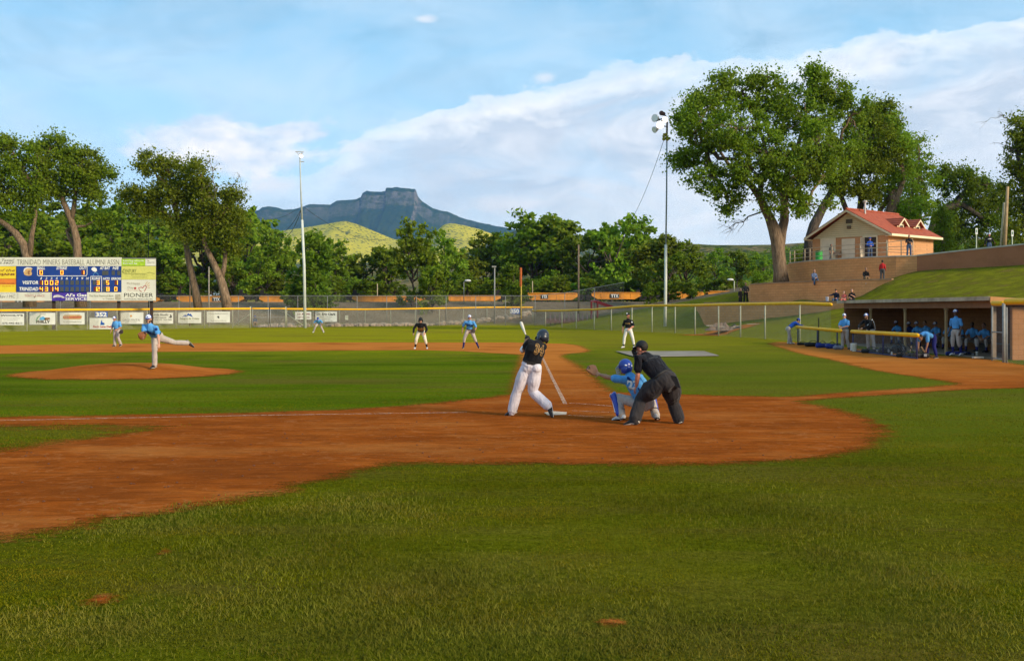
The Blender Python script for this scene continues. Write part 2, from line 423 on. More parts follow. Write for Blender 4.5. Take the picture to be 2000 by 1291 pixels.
def grass_mat():
    m, nt, b, out = newmat('turf')
    p = pos(nt)
    s = N(nt, 'ShaderNodeSeparateXYZ'); nt.links.new(p, s.inputs[0])
    n1 = noise(nt, mapping(nt, p, (1, .45, 1)), .55, 6, .6)
    n2 = noise(nt, p, 9, 6, .7)
    n3 = noise(nt, p, 60, 3, .7)
    n4 = noise(nt, mapping(nt, p, (.5, 1.4, 1)), .16, 6, .62)
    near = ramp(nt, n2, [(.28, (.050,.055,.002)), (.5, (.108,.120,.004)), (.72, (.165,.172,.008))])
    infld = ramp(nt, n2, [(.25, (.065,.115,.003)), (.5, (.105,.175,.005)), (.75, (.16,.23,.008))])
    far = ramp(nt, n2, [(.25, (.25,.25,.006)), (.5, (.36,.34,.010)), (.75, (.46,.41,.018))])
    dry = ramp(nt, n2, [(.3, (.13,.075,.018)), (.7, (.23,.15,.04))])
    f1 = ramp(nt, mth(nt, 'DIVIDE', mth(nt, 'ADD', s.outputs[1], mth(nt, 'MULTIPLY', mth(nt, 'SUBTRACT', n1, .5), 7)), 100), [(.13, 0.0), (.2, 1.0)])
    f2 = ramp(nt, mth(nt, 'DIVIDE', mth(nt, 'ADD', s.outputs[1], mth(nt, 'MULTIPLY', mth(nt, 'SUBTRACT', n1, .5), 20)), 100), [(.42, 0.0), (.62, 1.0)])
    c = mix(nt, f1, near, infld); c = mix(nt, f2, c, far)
    # mowing and wear streaks
    st = noise(nt, mapping(nt, p, (.12, 1.6, 1)), 1.0, 5, .6)
    c = mix(nt, ramp(nt, st, [(.45, 0.0), (.7, .5)]), c, dry)
    big = noise(nt, mapping(nt, p, (.35, .9, 1), loc=(4, 2, 0)), .33, 5, .62)
    c = mix(nt, mth(nt, 'MULTIPLY', ramp(nt, big, [(.38, .6), (.5, 0.0)]), mth(nt, 'SUBTRACT', 1.0, mth(nt, 'MULTIPLY', f2, .75))), c, mix(nt, n2, (.035,.07,.003), (.07,.12,.005)))
    c = mix(nt, ramp(nt, big, [(.52, 0.0), (.68, .5)]), c, mix(nt, n2, (.17,.19,.008), (.27,.27,.015)))
    c = mix(nt, ramp(nt, n4, [(.50, 0.0), (.68, .6)]), c, dry)
    # yellower turf right of the first base line
    rs = ramp(nt, mth(nt, 'DIVIDE', mth(nt, 'ADD', s.outputs[0], mth(nt, 'MULTIPLY', n1, 4)), 20), [(.12, 0.0), (.35, .45)])
    rs = mth(nt, 'MULTIPLY', rs, f1)
    c = mix(nt, rs, c, mix(nt, n2, (.12,.12,.012), (.20,.19,.025)))
    # the bank above the dugout is duller
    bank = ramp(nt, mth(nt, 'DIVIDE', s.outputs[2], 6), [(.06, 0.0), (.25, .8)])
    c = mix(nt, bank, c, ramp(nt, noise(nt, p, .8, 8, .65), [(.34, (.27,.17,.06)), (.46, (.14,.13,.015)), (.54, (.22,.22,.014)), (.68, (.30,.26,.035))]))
    # bare embankment below the railway
    e1 = ramp(nt, mth(nt, 'DIVIDE', mth(nt, 'ADD', s.outputs[1], mth(nt, 'MULTIPLY', mth(nt, 'SUBTRACT', n1, .5), 6)), 200), [(.665, 0.0), (.685, 1.0), (.93, 1.0), (1, .2)])
    e2 = ramp(nt, s.outputs[0], [(0, 1.0), (1, 1.0)])
    c = mix(nt, e1, c, ramp(nt, n1, [(.3, (.15,.11,.075)), (.7, (.27,.20,.14))]))
    n6 = noise(nt, mapping(nt, p, (1, .6, 1)), 24, 5, .75)
    c = mix(nt, ramp(nt, n6, [(.36, .55), (.52, 0.0)]), c, (.025,.032,.002))
    c = mix(nt, ramp(nt, n6, [(.55, 0.0), (.75, .35)]), c, (.30,.27,.03))
    c = mix(nt, ramp(nt, n3, [(.35, .35), (.65, 0.0)]), c, (.02,.024,.002))
    nt.links.new(c, b.inputs['Base Color']); b.inputs['Roughness'].default_value = 1; b.inputs['Specular IOR Level'].default_value = 0
    bump(nt, b, mth(nt, 'ADD', n3, mth(nt, 'MULTIPLY', n2, 2.0)), .9, .03)
    return m
TURF = grass_mat()
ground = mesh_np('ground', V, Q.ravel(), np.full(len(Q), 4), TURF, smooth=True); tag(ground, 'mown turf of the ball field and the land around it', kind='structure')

def clay_mat(name, dark=False):
    m, nt, b, out = newmat(name)
    p = pos(nt); s = N(nt, 'ShaderNodeSeparateXYZ'); nt.links.new(p, s.inputs[0])
    at = N(nt, 'ShaderNodeAttribute', attribute_name='edge')
    n1 = noise(nt, mapping(nt, p, (.5, 1.3, 1)), .9, 8, .62)
    n2 = noise(nt, p, 22, 5, .7); n5 = noise(nt, mapping(nt, p, (.35, 1.2, 1)), 5, 6, .65, .5)
    a = ramp(nt, n1, [(.28, (.22,.050,.007)), (.5, (.31,.076,.011)), (.72, (.39,.108,.018))])
    a = mix(nt, ramp(nt, n5, [(.35, .6), (.6, 0.0)]), a, (.11,.028,.006))
    sc2 = noise(nt, mapping(nt, p, (1, 1, 1), loc=(2, 5, 1)), 3.2, 8, .72, 1.6)
    a = mix(nt, ramp(nt, sc2, [(.56, 0.0), (.62, .45), (.66, 0.0)]), a, (.42,.17,.06))
    vv = N(nt, 'ShaderNodeTexVoronoi'); vv.inputs['Scale'].default_value = 4.5; nt.links.new(mapping(nt, p, (1, .6, 1)), vv.inputs['Vector'])
    a = mix(nt, ramp(nt, mth(nt, 'ADD', vv.outputs['Distance'], mth(nt, 'MULTIPLY', n2, .25)), [(.22, .3), (.30, 0.0)]), a, (.12,.032,.007))
    a = mix(nt, ramp(nt, n2, [(.58, 0.0), (.75, .35)]), a, (.42,.20,.08))
    far_clay = ramp(nt, n1, [(.3, (.40,.125,.022)), (.7, (.50,.175,.034))])  # paler clay, blended in with distance
    ff = ramp(nt, mth(nt, 'DIVIDE', s.outputs[1], 100), [(.25, 0.0), (.45, 1.0)])
    a = mix(nt, ff, a, far_clay)
    big = noise(nt, mapping(nt, p, (.5, 1, 1), loc=(1, 7, 0)), .42, 6, .65)
    a = mix(nt, ramp(nt, big, [(.34, .55), (.48, 0.0)]), a, (.15,.040,.009))
    a = mix(nt, ramp(nt, big, [(.52, 0.0), (.68, .55)]), a, (.43,.165,.042))
    nt.links.new(a, b.inputs['Base Color']); b.inputs['Roughness'].default_value = 1; b.inputs['Specular IOR Level'].default_value = 0
    bump(nt, b, mth(nt, 'ADD', mth(nt, 'MULTIPLY', n5, 2.5), n2), .7, .02)
    # ragged border: turf shows through where the clay thins out
    ns = noise(nt, mapping(nt, p, (.6, 1.3, 1)), 1.6, 6, .7); nf = noise(nt, p, 11, 4, .8)
    e = mth(nt, 'ADD', at.outputs['Fac'], mth(nt, 'MULTIPLY', mth(nt, 'SUBTRACT', ns, .5), 1.1))
    e = mth(nt, 'ADD', e, mth(nt, 'MULTIPLY', mth(nt, 'SUBTRACT', nf, .5), 1.0))
    al = ramp(nt, mth(nt, 'ADD', mth(nt, 'MULTIPLY', e, 1.3), .5), [(.25, 0.0), (.75, 1.0)])
    nt.links.new(al, b.inputs['Alpha'])
    return m
CLAY = clay_mat('clay')
def clay_sheet(name, label, xs, ys, sdf, lift):
    X, Y = np.meshgrid(xs, ys); S = sdf(X, Y); nx, ny = len(xs), len(ys)
    Zz = H(X, Y)+lift
    I = np.arange(nx*ny).reshape(ny, nx)
    Q = np.stack([I[:-1,:-1], I[:-1,1:], I[1:,1:], I[1:,:-1]], -1).reshape(-1, 4)
    Sf = S.ravel(); Q = Q[(Sf[Q].max(1) > -1.2)]
    used = np.unique(Q); remap = np.full(nx*ny, -1); remap[used] = np.arange(len(used))
    V = np.stack([X.ravel(), Y.ravel(), Zz.ravel()], 1)[used]
    o = mesh_np(name, V, remap[Q].ravel(), np.full(len(Q), 4), CLAY, smooth=True)
    at = o.data.attributes.new('edge', 'FLOAT', 'POINT'); at.data.foreach_set('value', Sf[used].astype(np.float32))
    tag(o, label, kind='structure'); return o
# the clay sheet uses the same grid rows as the ground so it keeps 6 mm above it everywhere
sub = lambda a, lo, hi: a[(a >= lo) & (a <= hi)]
clay_sheet('infield_dirt', 'orange clay of the base paths, home plate area and dugout front', sub(gx, -45, 40), sub(gy, 4, 72), sdirt, .008)
mx = np.arange(-16, -7.4, .25); my = np.arange(29.5, 38, .25)
def smound(x, y): return 3.3-np.hypot((x-MOUND[0]), (y-MOUND[1]))
mo = clay_sheet('pitching_mound', 'low round clay mound in the infield grass', mx, my, smound, .02)
# bare strip near the rubble by the right fence
cx, cy = 13.3, 84.0
def sstrip(x, y): return 1.3-np.hypot((x-16.0)/3.0, (y-84.5)/2.3)*1.3
tag(clay_sheet('bare_patch', 'bare dirt strip in front of the right field fence', np.arange(11,20,.5), np.arange(79,90,.5), sstrip, .02), kind='structure')
# ------------------------------------------------------------------ distant terrain
def forest_mat(name, cols, scale, dots=None):
    m, nt, b, out = newmat(name); p = pos(nt)
    n1 = noise(nt, p, scale, 8, .6); n2 = noise(nt, p, scale*7, 5, .7)
    c = ramp(nt, n1, [(.32, cols[0]), (.5, cols[1]), (.7, cols[2])])
    if name == 'mesa_forest':
        sp = N(nt, 'ShaderNodeSeparateXYZ'); nt.links.new(p, sp.inputs[0])
        c = mix(nt, ramp(nt, mth(nt, 'DIVIDE', sp.outputs[2], 1000), [(.30, .7), (.62, 0.0)]), c, mix(nt, n1, (.02,.05,.015), (.06,.10,.02)))
        gg = N(nt, 'ShaderNodeNewGeometry'); gs = N(nt, 'ShaderNodeSeparateXYZ'); nt.links.new(gg.outputs['True Normal'], gs.inputs[0])
        st_ = noise(nt, mapping(nt, p, (1, 1, 5)), .01, 5, .6)
        c = mix(nt, ramp(nt, gs.outputs[2], [(.42, .8), (.62, 0.0)]), c, ramp(nt, st_, [(.35, (.06,.055,.06)), (.6, (.20,.17,.155))]))
    if dots:
        v = N(nt, 'ShaderNodeTexVoronoi'); v.inputs['Scale'].default_value = dots[0]; nt.links.new(p, v.inputs['Vector'])
        d = ramp(nt, mth(nt, 'ADD', v.outputs['Distance'], mth(nt, 'MULTIPLY', mth(nt, 'SUBTRACT', n1, .5), dots[2])), [(dots[1]-.08, 1.0), (dots[1]+.08, 0.0)])
        c = mix(nt, d, c, mix(nt, n2, (.02,.035,.006), (.045,.06,.012)))
    nt.links.new(c, b.inputs['Base Color']); b.inputs['Roughness'].default_value = 1; b.inputs['Specular IOR Level'].default_value = 0
    bump(nt, b, n2, .6, 3/scale*.02)
    return m
def ridge(name, label, prof, Yf, Yb, zf, mat, nx=420, ny=60, cliff=False, rough=.06, seed=3, x0=None, x1=None):
    """a hill range: skyline traced as real heights at distance Yb, slopes running forward to Yf"""
    xs = np.array([p[0] for p in prof], float); ys = np.array([p[1] for p in prof], float)
    px = np.linspace(xs[0] if x0 is None else x0, xs[-1] if x1 is None else x1, nx)
    hz = HC+(HY-np.interp(px, xs, ys))/F*Yb; wx = (px-1000)/F*Yb
    S = abs(wx[1]-wx[0])
    T = np.linspace(0, 1.35, ny); V = []
    for t in T:
        y = Yf+(Yb-Yf)*t
        sc_ = Yb-Yf
        n = fbm(wx/sc_*9+seed, np.full(nx, t*2.2), seed, 5)-.5
        g = 1-np.abs(2*fbm(wx/sc_*7+n*1.5, np.full(nx, t*.9+seed), seed+5, 4)-1)
        if t <= 1:
            if cliff:
                top = hz-zf; hc = np.where(top > .66*top.max(), .80, .93)
                f = hc*(t/.93)**1.35 if t < .93 else hc+(1-hc)*smooth((t-.93)/.05)
                f = np.minimum(f, 1)
            else: f = smooth(t)*.35+.65*t**1.2
        else: f = 1-(t-1)*1.6
        k = 4*t*(1-min(t, 1)) if t < 1 else 0
        z = zf+(hz-zf)*f-(hz-zf)*(g-.4)*rough*4*k+(fbm(wx/sc_*60, np.full(nx, y/sc_*60), seed, 3)-.5)*(hz-zf)*rough*.5*(1 if t < .98 else .25)
        V.append(np.stack([wx*(.72+.28*min(1, max(0, t))) if False else wx, np.full(nx, y), z], 1))
    V = np.concatenate(V); I = np.arange(nx*ny).reshape(ny, nx)
    Q = np.stack([I[:-1,:-1], I[:-1,1:], I[1:,1:], I[1:,:-1]], -1).reshape(-1, 4)
    o = mesh_np(name, V, Q.ravel(), np.full(len(Q), 4), mat, smooth=True); tag(o, label, kind='structure'); return o
MT = [(-900,470),(100,440),(440,428),(500,412),(508,410),(515,405),(525,403),(540,405),(555,410),(575,409),(590,406),(600,402),(609,400),(630,400),(648,400),(655,395),(660,392),(680,391),(697,390),(702,388),(706,386),(709,379),(711,376),(718,374),(745,375),(754,374),(755,369),(757,367),(785,367.5),(812,370),(814,376),(817,385),(825,394),(835,400),(846,407),(860,411),(876,414),(895,423),(915,430),(940,436),(960,440),(980,444),(999,447),(1040,458),(1120,474),(1300,500),(1700,520),(2600,530)]
ridge('mountain', 'blue forested mesa with a flat cliff top on the horizon', MT, 5600, 8000, 150, forest_mat('mesa_forest', [(.006,.020,.010),(.012,.034,.014),(.035,.05,.03)], .0022, (.03,.35,.4)), nx=1500, ny=110, cliff=True, rough=.055, x0=-300, x1=1700)
FH = [(-900,500),(300,470),(480,462),(540,452),(594,444),(640,436),(675,430),(696,436),(735,452),(768,466),(800,470),(835,462),(849,454),(867,437),(885,435),(906,439),(935,446),(960,455),(985,466),(1060,478),(1300,500),(2600,520)]
ridge('foothills', 'sunlit yellow grass foothills dotted with junipers under the mesa', FH, 3600, 5000, 60, forest_mat('dry_sunlit_hills', [(.36,.31,.012),(.48,.40,.012),(.56,.45,.02)], .004, (.055,.31,.5)), nx=600, rough=.03, seed=9)  # dry grass colour brightened to carry the sunlight on these slopes
FK = [(-900,540),(880,510),(960,470),(999,452),(1020,443),(1035,437.5),(1055,438),(1080,444),(1120,457),(1180,468),(1260,474),(1340,480),(1700,500),(2600,520)]
ridge('wooded_hill', 'low wooded hill to the right of the mesa', FK, 2600, 3600, 40, forest_mat('juniper_hill', [(.06,.08,.03),(.09,.10,.035),(.20,.17,.05)], .008, (.06,.42,.4)), nx=400, rough=.05, seed=4)
FR = [(600,520),(1180,500),(1280,478),(1330,474),(1380,477),(1440,478),(1500,477),(1560,474),(1640,470),(1800,465),(2600,460)]
ridge('brown_hill', 'low brown ridge behind the trees on the right', FR, 700, 1150, 8, forest_mat('scrub_hill', [(.06,.09,.015),(.14,.12,.04),(.26,.17,.10)], .02, (.11,.42,.3)), nx=400, rough=.06, seed=6)
FQ = [(1290,560),(1330,530),(1390,515),(1450,500),(1500,492),(1560,486),(1700,480),(2400,470)]
ridge('green_hillside', 'green bushy hillside behind the right field stands', FQ, 230, 520, 4, forest_mat('green_scrub', [(.03,.06,.008),(.06,.11,.012),(.13,.15,.03)], .05, (.2,.45,.3)), nx=300, rough=.05, seed=8, x0=1290, x1=2400)

# ------------------------------------------------------------------ foliage
def leaf_mat(name, a, b_, tr=.35, yel=(.16,.16,.02)):
    m, nt, b, out = newmat(name)
    g = N(nt, 'ShaderNodeNewGeometry'); oi = N(nt, 'ShaderNodeObjectInfo')
    n = noise(nt, g.outputs['Position'], .35, 3, .6)
    c = mix(nt, g.outputs['Random Per Island'], a, b_)
    c = mix(nt, ramp(nt, n, [(.42, 0.0), (.7, .45)]), c, yel)
    hs = N(nt, 'ShaderNodeHueSaturation'); nt.links.new(c, hs.inputs['Color'])
    nt.links.new(mth(nt, 'ADD', 1.0, mth(nt, 'MULTIPLY', oi.outputs['Random'], .35)), hs.inputs['Value'])
    nt.links.new(mth(nt, 'ADD', .485, mth(nt, 'MULTIPLY', oi.outputs['Random'], .03)), hs.inputs['Hue'])
    nt.links.new(hs.outputs[0], b.inputs['Base Color']); b.inputs['Roughness'].default_value = .6; b.inputs['Specular IOR Level'].default_value = .12
    t = N(nt, 'ShaderNodeBsdfTranslucent'); nt.links.new(hs.outputs[0], t.inputs[0])
    mx = N(nt, 'ShaderNodeMixShader'); mx.inputs[0].default_value = tr
    nt.links.new(b.outputs[0], mx.inputs[1]); nt.links.new(t.outputs[0], mx.inputs[2]); nt.links.new(mx.outputs[0], out.inputs[0])
    return m
LEAF = leaf_mat('cottonwood_leaf', (.085,.140,.006), (.19,.27,.013), .48)
LEAFB = leaf_mat('bright_leaf', (.11,.21,.010), (.21,.34,.018), .48)
LEAFD = leaf_mat('dark_leaf', (.065,.115,.006), (.14,.21,.012), .48)
LEAFO = leaf_mat('olive_leaf', (.085,.130,.007), (.18,.23,.014), .46, (.16,.20,.015))
def bark_mat(name, a, b_):
    m, nt, b, out = newmat(name); v = pos(nt)
    n = noise(nt, mapping(nt, v, (6, 6, .8)), 1.6, 6, .65, .6); n2 = noise(nt, v, .8, 4)
    c = ramp(nt, n, [(.36, tuple(x*.35 for x in a)), (.5, a), (.7, b_)])
    c = mix(nt, ramp(nt, n2, [(.4, .3), (.6, 0.0)]), c, tuple(x*.5 for x in a))
    nt.links.new(c, b.inputs['Base Color']); b.inputs['Roughness'].default_value = .95
    bump(nt, b, n, 1.0, .12); return m
BARK = bark_mat('bark', (.20,.13,.075), (.34,.24,.15))
BARKD = bark_mat('bark_dark', (.075,.055,.04), (.15,.11,.08))
DEAD = bark_mat('dead_wood', (.20,.17,.14), (.34,.30,.26))

def leaves(name, cen, rad, n, size, mat, parent, rs, flat=.8):
    """n small leaf sprays round the given clump centres"""
    cen = np.asarray(cen); rad = np.asarray(rad); k = rs.randint(0, len(cen), n)
    d = rs.normal(size=(n, 3)); d /= np.linalg.norm(d, axis=1)[:, None]
    r = np.minimum(np.abs(rs.normal(0, .62, n)), rs.uniform(.9, 1.35, n))
    c = cen[k]+d*(r*rad[k])[:, None]*np.array([1, 1, flat])
    a = rs.normal(size=(n, 3)); a /= np.linalg.norm(a, axis=1)[:, None]
    b = np.cross(a, rs.normal(size=(n, 3))); b /= np.linalg.norm(b, axis=1)[:, None]
    s = size*rs.uniform(.55, 1.25, n)[:, None]
    # pointed leaf spray: kite quad
    V = np.stack([c-a*s*.55, c+b*s*.34+a*s*.05, c+a*s*.6, c-b*s*.34+a*s*.05], 1).reshape(-1, 3)
    return mesh_np(name, V, np.arange(4*n), np.full(n, 4), mat, parent)

def wob(a, b, n, amp, rs):
    a = Vector(a); b = Vector(b); L = (b-a).length; pts = []
    for i in range(n+1):
        t = i/n; o = Vector(rs.normal(size=3))*amp*L*math.sin(math.pi*t) if 0 < i < n else Vector()
        pts.append(a.lerp(b, t)+o)
    return pts

def big_tree(name, label, base, trunks, crown, mat, leaf, n, seed, group=None, bark=None, cat='tree', clump=None, dead=None, twigs=True):
    """trunks: lists of (px, py, dD, width_px); crown: (px, py, rx, ry, dD) lobes, at the base's distance"""
    rs = np.random.RandomState(seed); D = base.y; m = D/F
    root = empty(name, base, label, cat, group)
    mb = MB()
    for t in trunks:
        pts = [P(x, y, D+d) for x, y, d, w in t]
        mb.tube(pts, [w*m/2 for x, y, d, w in t], seg=14, cap=False)
    tips = []
    cen = []; rad = []
    for (x, y, rx, ry, dd) in crown:
        c0 = P(x, y, D+dd); ex = rx*m; ez = ry*m; ey = (rx+ry)/2*m
        k = max(6, int(rx*ry/ (clump or 130)))
        for i in range(k):
            v = rs.normal(size=3); v /= np.linalg.norm(v); v *= rs.uniform(.15, 1)**.45
            p = np.array(c0)+v*np.array([ex, ey, ez]); cen.append(p); rad.append(rs.uniform(.5, 1.3)*m*25)
        tips.append((c0, cen[-k:]))
    if twigs:
        ends = [P(t[-1][0], t[-1][1], D+t[-1][2]) for t in trunks]
        for c0, cl in tips:
            e = min(ends, key=lambda q: (q-c0).length)
            L = (e-c0).length
            if L > .3: mb.tube(wob(e, c0, 5, .06, rs), [min(.22, .05*L)*(1-.13*i)+.02 for i in range(6)], seg=8, cap=False)
            for q in cl[::2]:
                mb.tube(wob(c0, Vector(q), 4, .09, rs), [.075, .06, .045, .03, .018], seg=5, cap=False)
    mb.build('trunk', bark or BARK, root, smooth=True)
    leaves('crown', cen, rad, n, leaf, mat, root, rs)
    if dead:
        for (x0, y0, x1, y1) in dead:
            db = MB(); a = P(x0, y0, D); b = P(x1, y1, D+rs.uniform(-1, 1)); main = wob(a, b, 6, .06, rs)
            db.tube(main, [.10-.013*i for i in range(7)], seg=6, cap=False)
            for i in range(2, 7):
                for s in range(3):
                    dv = (b-a).normalized()*rs.uniform(.3, 1)+Vector(rs.normal(size=3))*.55
                    q = main[i]+dv*rs.uniform(.5, 1.3)
                    w2 = wob(main[i], q, 4, .1, rs); db.tube(w2, [.03, .025, .02, .015, .01], seg=4, cap=False)
                    for u in range(2):
                        db.tube([w2[3], w2[3]+dv*.35+Vector(rs.normal(size=3))*.25], [.012, .006], seg=3, cap=False)
            db.build('dead_branch', DEAD, root, smooth=True)
    return root

# the great cottonwood by the terraces
TB = P(1525, 551, 97); TB.z = 4.25
big_tree('cottonwood_tree', 'huge forked cottonwood with a furrowed trunk rising beside the terrace wall', TB,
 [[(1526,556,0,34),(1524,530,0,27),(1521,500,0,26),(1518,470,0,26),(1512,448,0,24),(1503,425,0,19),(1492,404,0,17),(1484,385,-1,15),(1470,366,-1,12),(1447,345,1,9),(1425,325,1.5,7),(1402,290,2,5)],
  [(1522,485,.2,22),(1527,452,.5,19),(1532,430,.5,18),(1532,400,1,16),(1528,370,1,13),(1540,330,2,11),(1560,280,2,8),(1575,220,2,5)],
  [(1484,385,0,12),(1487,350,1,11),(1500,320,2,9),(1490,270,3,7),(1470,220,3,4)],
  [(1447,345,1,8),(1420,343,1,7),(1385,340,.5,6),(1376,320,.5,5),(1380,290,1,3)],
  [(1528,370,1,12),(1545,350,1,10),(1590,330,2,8),(1620,300,2,5)]],
 [(1365,250,48,62,-1),(1390,200,48,42,0),(1450,180,52,38,1),(1440,250,62,52,-3),(1350,300,32,26,0),(1385,345,42,34,-2),(1420,385,40,28,-1),(1500,300,60,50,-3),(1470,330,50,36,-3),
  (1520,210,55,50,1),(1570,230,60,52,0),(1590,165,40,34,1),(1630,185,42,40,1),(1560,330,62,50,-3),(1530,385,44,30,-2),(1580,400,42,26,-2),(1600,290,56,50,-3),(1660,230,42,42,1),(1640,300,46,48,1),
  (1335,250,18,22,0),(1330,315,20,18,0),(1410,150,22,16,0),(1595,140,16,17,0),(1500,150,26,18,0)],
 LEAF, .25, 78000, 21, clump=80, dead=[(1510,400,1425,445),(1580,260,1600,240)])
TB2 = P(1600, 500, 112); TB2.z = 6.0
big_tree('cottonwood_tree', 'dark leaning cottonwood behind the left end of the tiled-roof building', TB2,
 [[(1578,520,0,24),(1582,470,0,22),(1590,440,0,20),(1606,408,0,17),(1625,375,0,14),(1640,350,0,12),(1660,310,0,8)],
  [(1672,520,2,18),(1680,410,2,13),(1684,370,2,13),(1670,340,2,9)], [(1660,430,1,11),(1647,395,1,10),(1640,375,1,9),(1648,350,1,6)]],
 [(1640,330,42,34,0),(1690,330,40,40,0),(1690,260,42,44,2),(1720,240,40,40,2),(1730,290,36,46,0),(1680,385,40,22,1),(1620,355,30,22,0),(1700,215,34,24,2),(1650,370,30,20,-1)],
 LEAF, .26, 30000, 22, bark=BARKD, clump=85)
TB3 = P(1738, 500, 113); TB3.z = 6.0
big_tree('cottonwood_tree', 'cottonwood with a cut pale limb and bright leaves behind the red roof', TB3,
 [[(1730,520,0,26),(1738,420,0,20),(1745,395,0,21),(1757,372,0,12),(1766,350,0,9),(1762,330,0,9),(1750,295,0,8),(1735,275,0,6),(1725,250,1,4)],
  [(1705,440,1,11),(1725,400,1,9),(1745,375,0,7)], [(1742,400,0,16),(1743,382,0,17)]],
 [(1735,250,40,40,1),(1745,300,36,44,0),(1760,350,40,34,1),(1715,370,34,22,1),(1765,400,40,26,1),(1700,300,34,36,2)],
 LEAFB, .25, 22000, 23, clump=80)
big_tree('young_tree', 'bright yellow green tree at the right end of the tiled-roof building', onG(1795, 118),
 [[(1800,520,0,14),(1798,440,0,10),(1790,380,0,7),(1792,330,0,4)]],
 [(1795,300,24,34,0),(1800,350,34,40,0),(1785,400,38,36,0),(1810,420,30,26,0),(1765,410,28,24,0)],
 LEAFB, .24, 13000, 24, clump=65)
big_tree('elm_tree', 'dark arching elm between the building and the wooden pole', onG(1830, 125),
 [[(1818,520,0,18),(1816,460,0,14),(1825,430,0,13),(1850,405,0,12),(1880,400,0,11),(1910,420,0,9),(1930,440,0,7)],
  [(1825,430,0,10),(1840,412,0,9),(1870,395,0,8),(1890,370,0,5)]],
 [(1850,350,32,30,0),(1885,350,34,30,0),(1850,400,36,24,1),(1900,390,36,30,1),(1930,360,30,22,0),(1880,440,50,28,2),(1930,430,40,34,1),(1960,400,36,34,1),(1840,440,20,20,1)],
 LEAFD, .26, 29000, 25, bark=BARKD, clump=85)
big_tree('elm_tree', 'tall brown green elm at the right edge behind the rising wall', onG(1995, 105),
 [[(2020,520,0,24),(2010,400,0,18),(1995,330,0,12),(1985,280,0,7)], [(2010,400,0,14),(2050,330,0,8)]],
 [(1990,260,36,34,0),(2010,310,52,44,0),(1985,350,38,34,0),(2040,280,44,50,0),(2000,400,40,40,0),(1995,450,44,40,0),(2060,380,50,60,0),(2020,240,30,30,0)],
 LEAFO, .25, 27000, 26, bark=BARKD, clump=85, dead=[(1995,250,1962,225),(2000,300,1965,285)])
big_tree('juniper_tree', 'brown green conifer just right of the tiled-roof building', onG(1840, 112),
 [[(1842,520,0,9),(1842,420,0,3)]], [(1842,485,20,16,0),(1842,460,16,16,0),(1843,435,11,16,0),(1843,417,5,12,0)], LEAFO, .22, 5000, 27, clump=40)
# left field cottonwoods
big_tree('cottonwood_tree', 'leaning cottonwood at the left edge behind the scoreboard', onG(55, 122),
 [[(58,600,0,26),(54,505,0,18),(46,478,0,16),(30,455,0,13),(12,440,0,11),(-10,425,0,9),(-40,400,0,7)], [(58,500,0,12),(62,460,0,9),(70,420,0,6),(66,370,0,4)]],
 [(-20,330,60,50,0),(20,300,42,34,0),(50,340,46,38,0),(10,370,50,34,0),(75,310,34,32,0),(-30,400,50,30,0),(40,400,40,28,0),(80,370,34,34,0),(5,280,18,16,0),(-60,300,50,40,0)],
 LEAF, .29, 30000, 31, clump=85)
big_tree('cottonwood_tree', 'tall cottonwood with a long bare trunk behind the scoreboard top', onG(152, 124),
 [[(158,600,0,24),(152,505,0,16),(150,470,0,15),(144,445,0,13),(134,418,0,12),(122,390,0,10),(105,365,0,7),(80,345,0,5)], [(148,485,0,9),(135,465,.5,7),(130,450,.5,5)], [(140,430,0,9),(145,400,0,9),(148,370,0,6),(150,340,0,4)]],
 [(110,310,44,34,0),(160,330,46,36,0),(190,350,32,30,0),(150,370,50,26,0),(100,350,42,34,0),(165,295,22,14,0),(180,385,28,18,0),(70,290,26,18,0),(110,280,18,14,0),(190,430,26,14,1)],
 LEAF, .29, 26000, 32, clump=80)
big_tree('cottonwood_tree', 'wide cottonwood with a curved trunk right of the scoreboard', onG(385, 124),
 [[(388,606,0,18),(382,570,0,15),(374,535,0,13),(368,505,0,12),(362,470,0,10),(355,440,0,8),(345,405,0,7),(330,370,0,5)], [(355,440,0,6),(320,415,0,5),(290,405,0,4)], [(362,470,0,6),(372,420,0,5),(385,380,0,4)]],
 [(300,325,36,26,0),(335,340,36,32,0),(285,380,36,28,0),(330,385,46,32,0),(265,400,26,16,0),(380,350,28,24,0),(375,400,34,32,0),(345,425,36,22,0),(300,410,34,20,0),(250,380,14,10,0)],
 LEAFO, .28, 24000, 33, clump=80)
big_tree('cottonwood_tree', 'forked cottonwood with bare dead top branches right of the scoreboard', onG(440, 122),
 [[(445,608,0,22),(440,580,0,18),(434,555,0,17),(428,538,0,15),(415,510,0,12),(405,490,0,11),(398,470,0,9),(395,430,0,7),(395,380,0,5)], [(432,545,0,11),(438,520,.3,9),(440,495,.3,8),(436,460,.3,6),(430,420,.3,5)]],
 [(392,340,20,28,0),(405,385,28,28,0),(440,405,34,26,0),(460,385,16,16,0),(420,440,40,26,0),(455,440,28,28,0),(400,420,28,26,0),(440,480,36,24,0),(380,460,30,24,0)],
 LEAFO, .28, 23000, 34, clump=80, dead=[(428,420,412,322),(432,410,468,345),(440,400,480,372)])

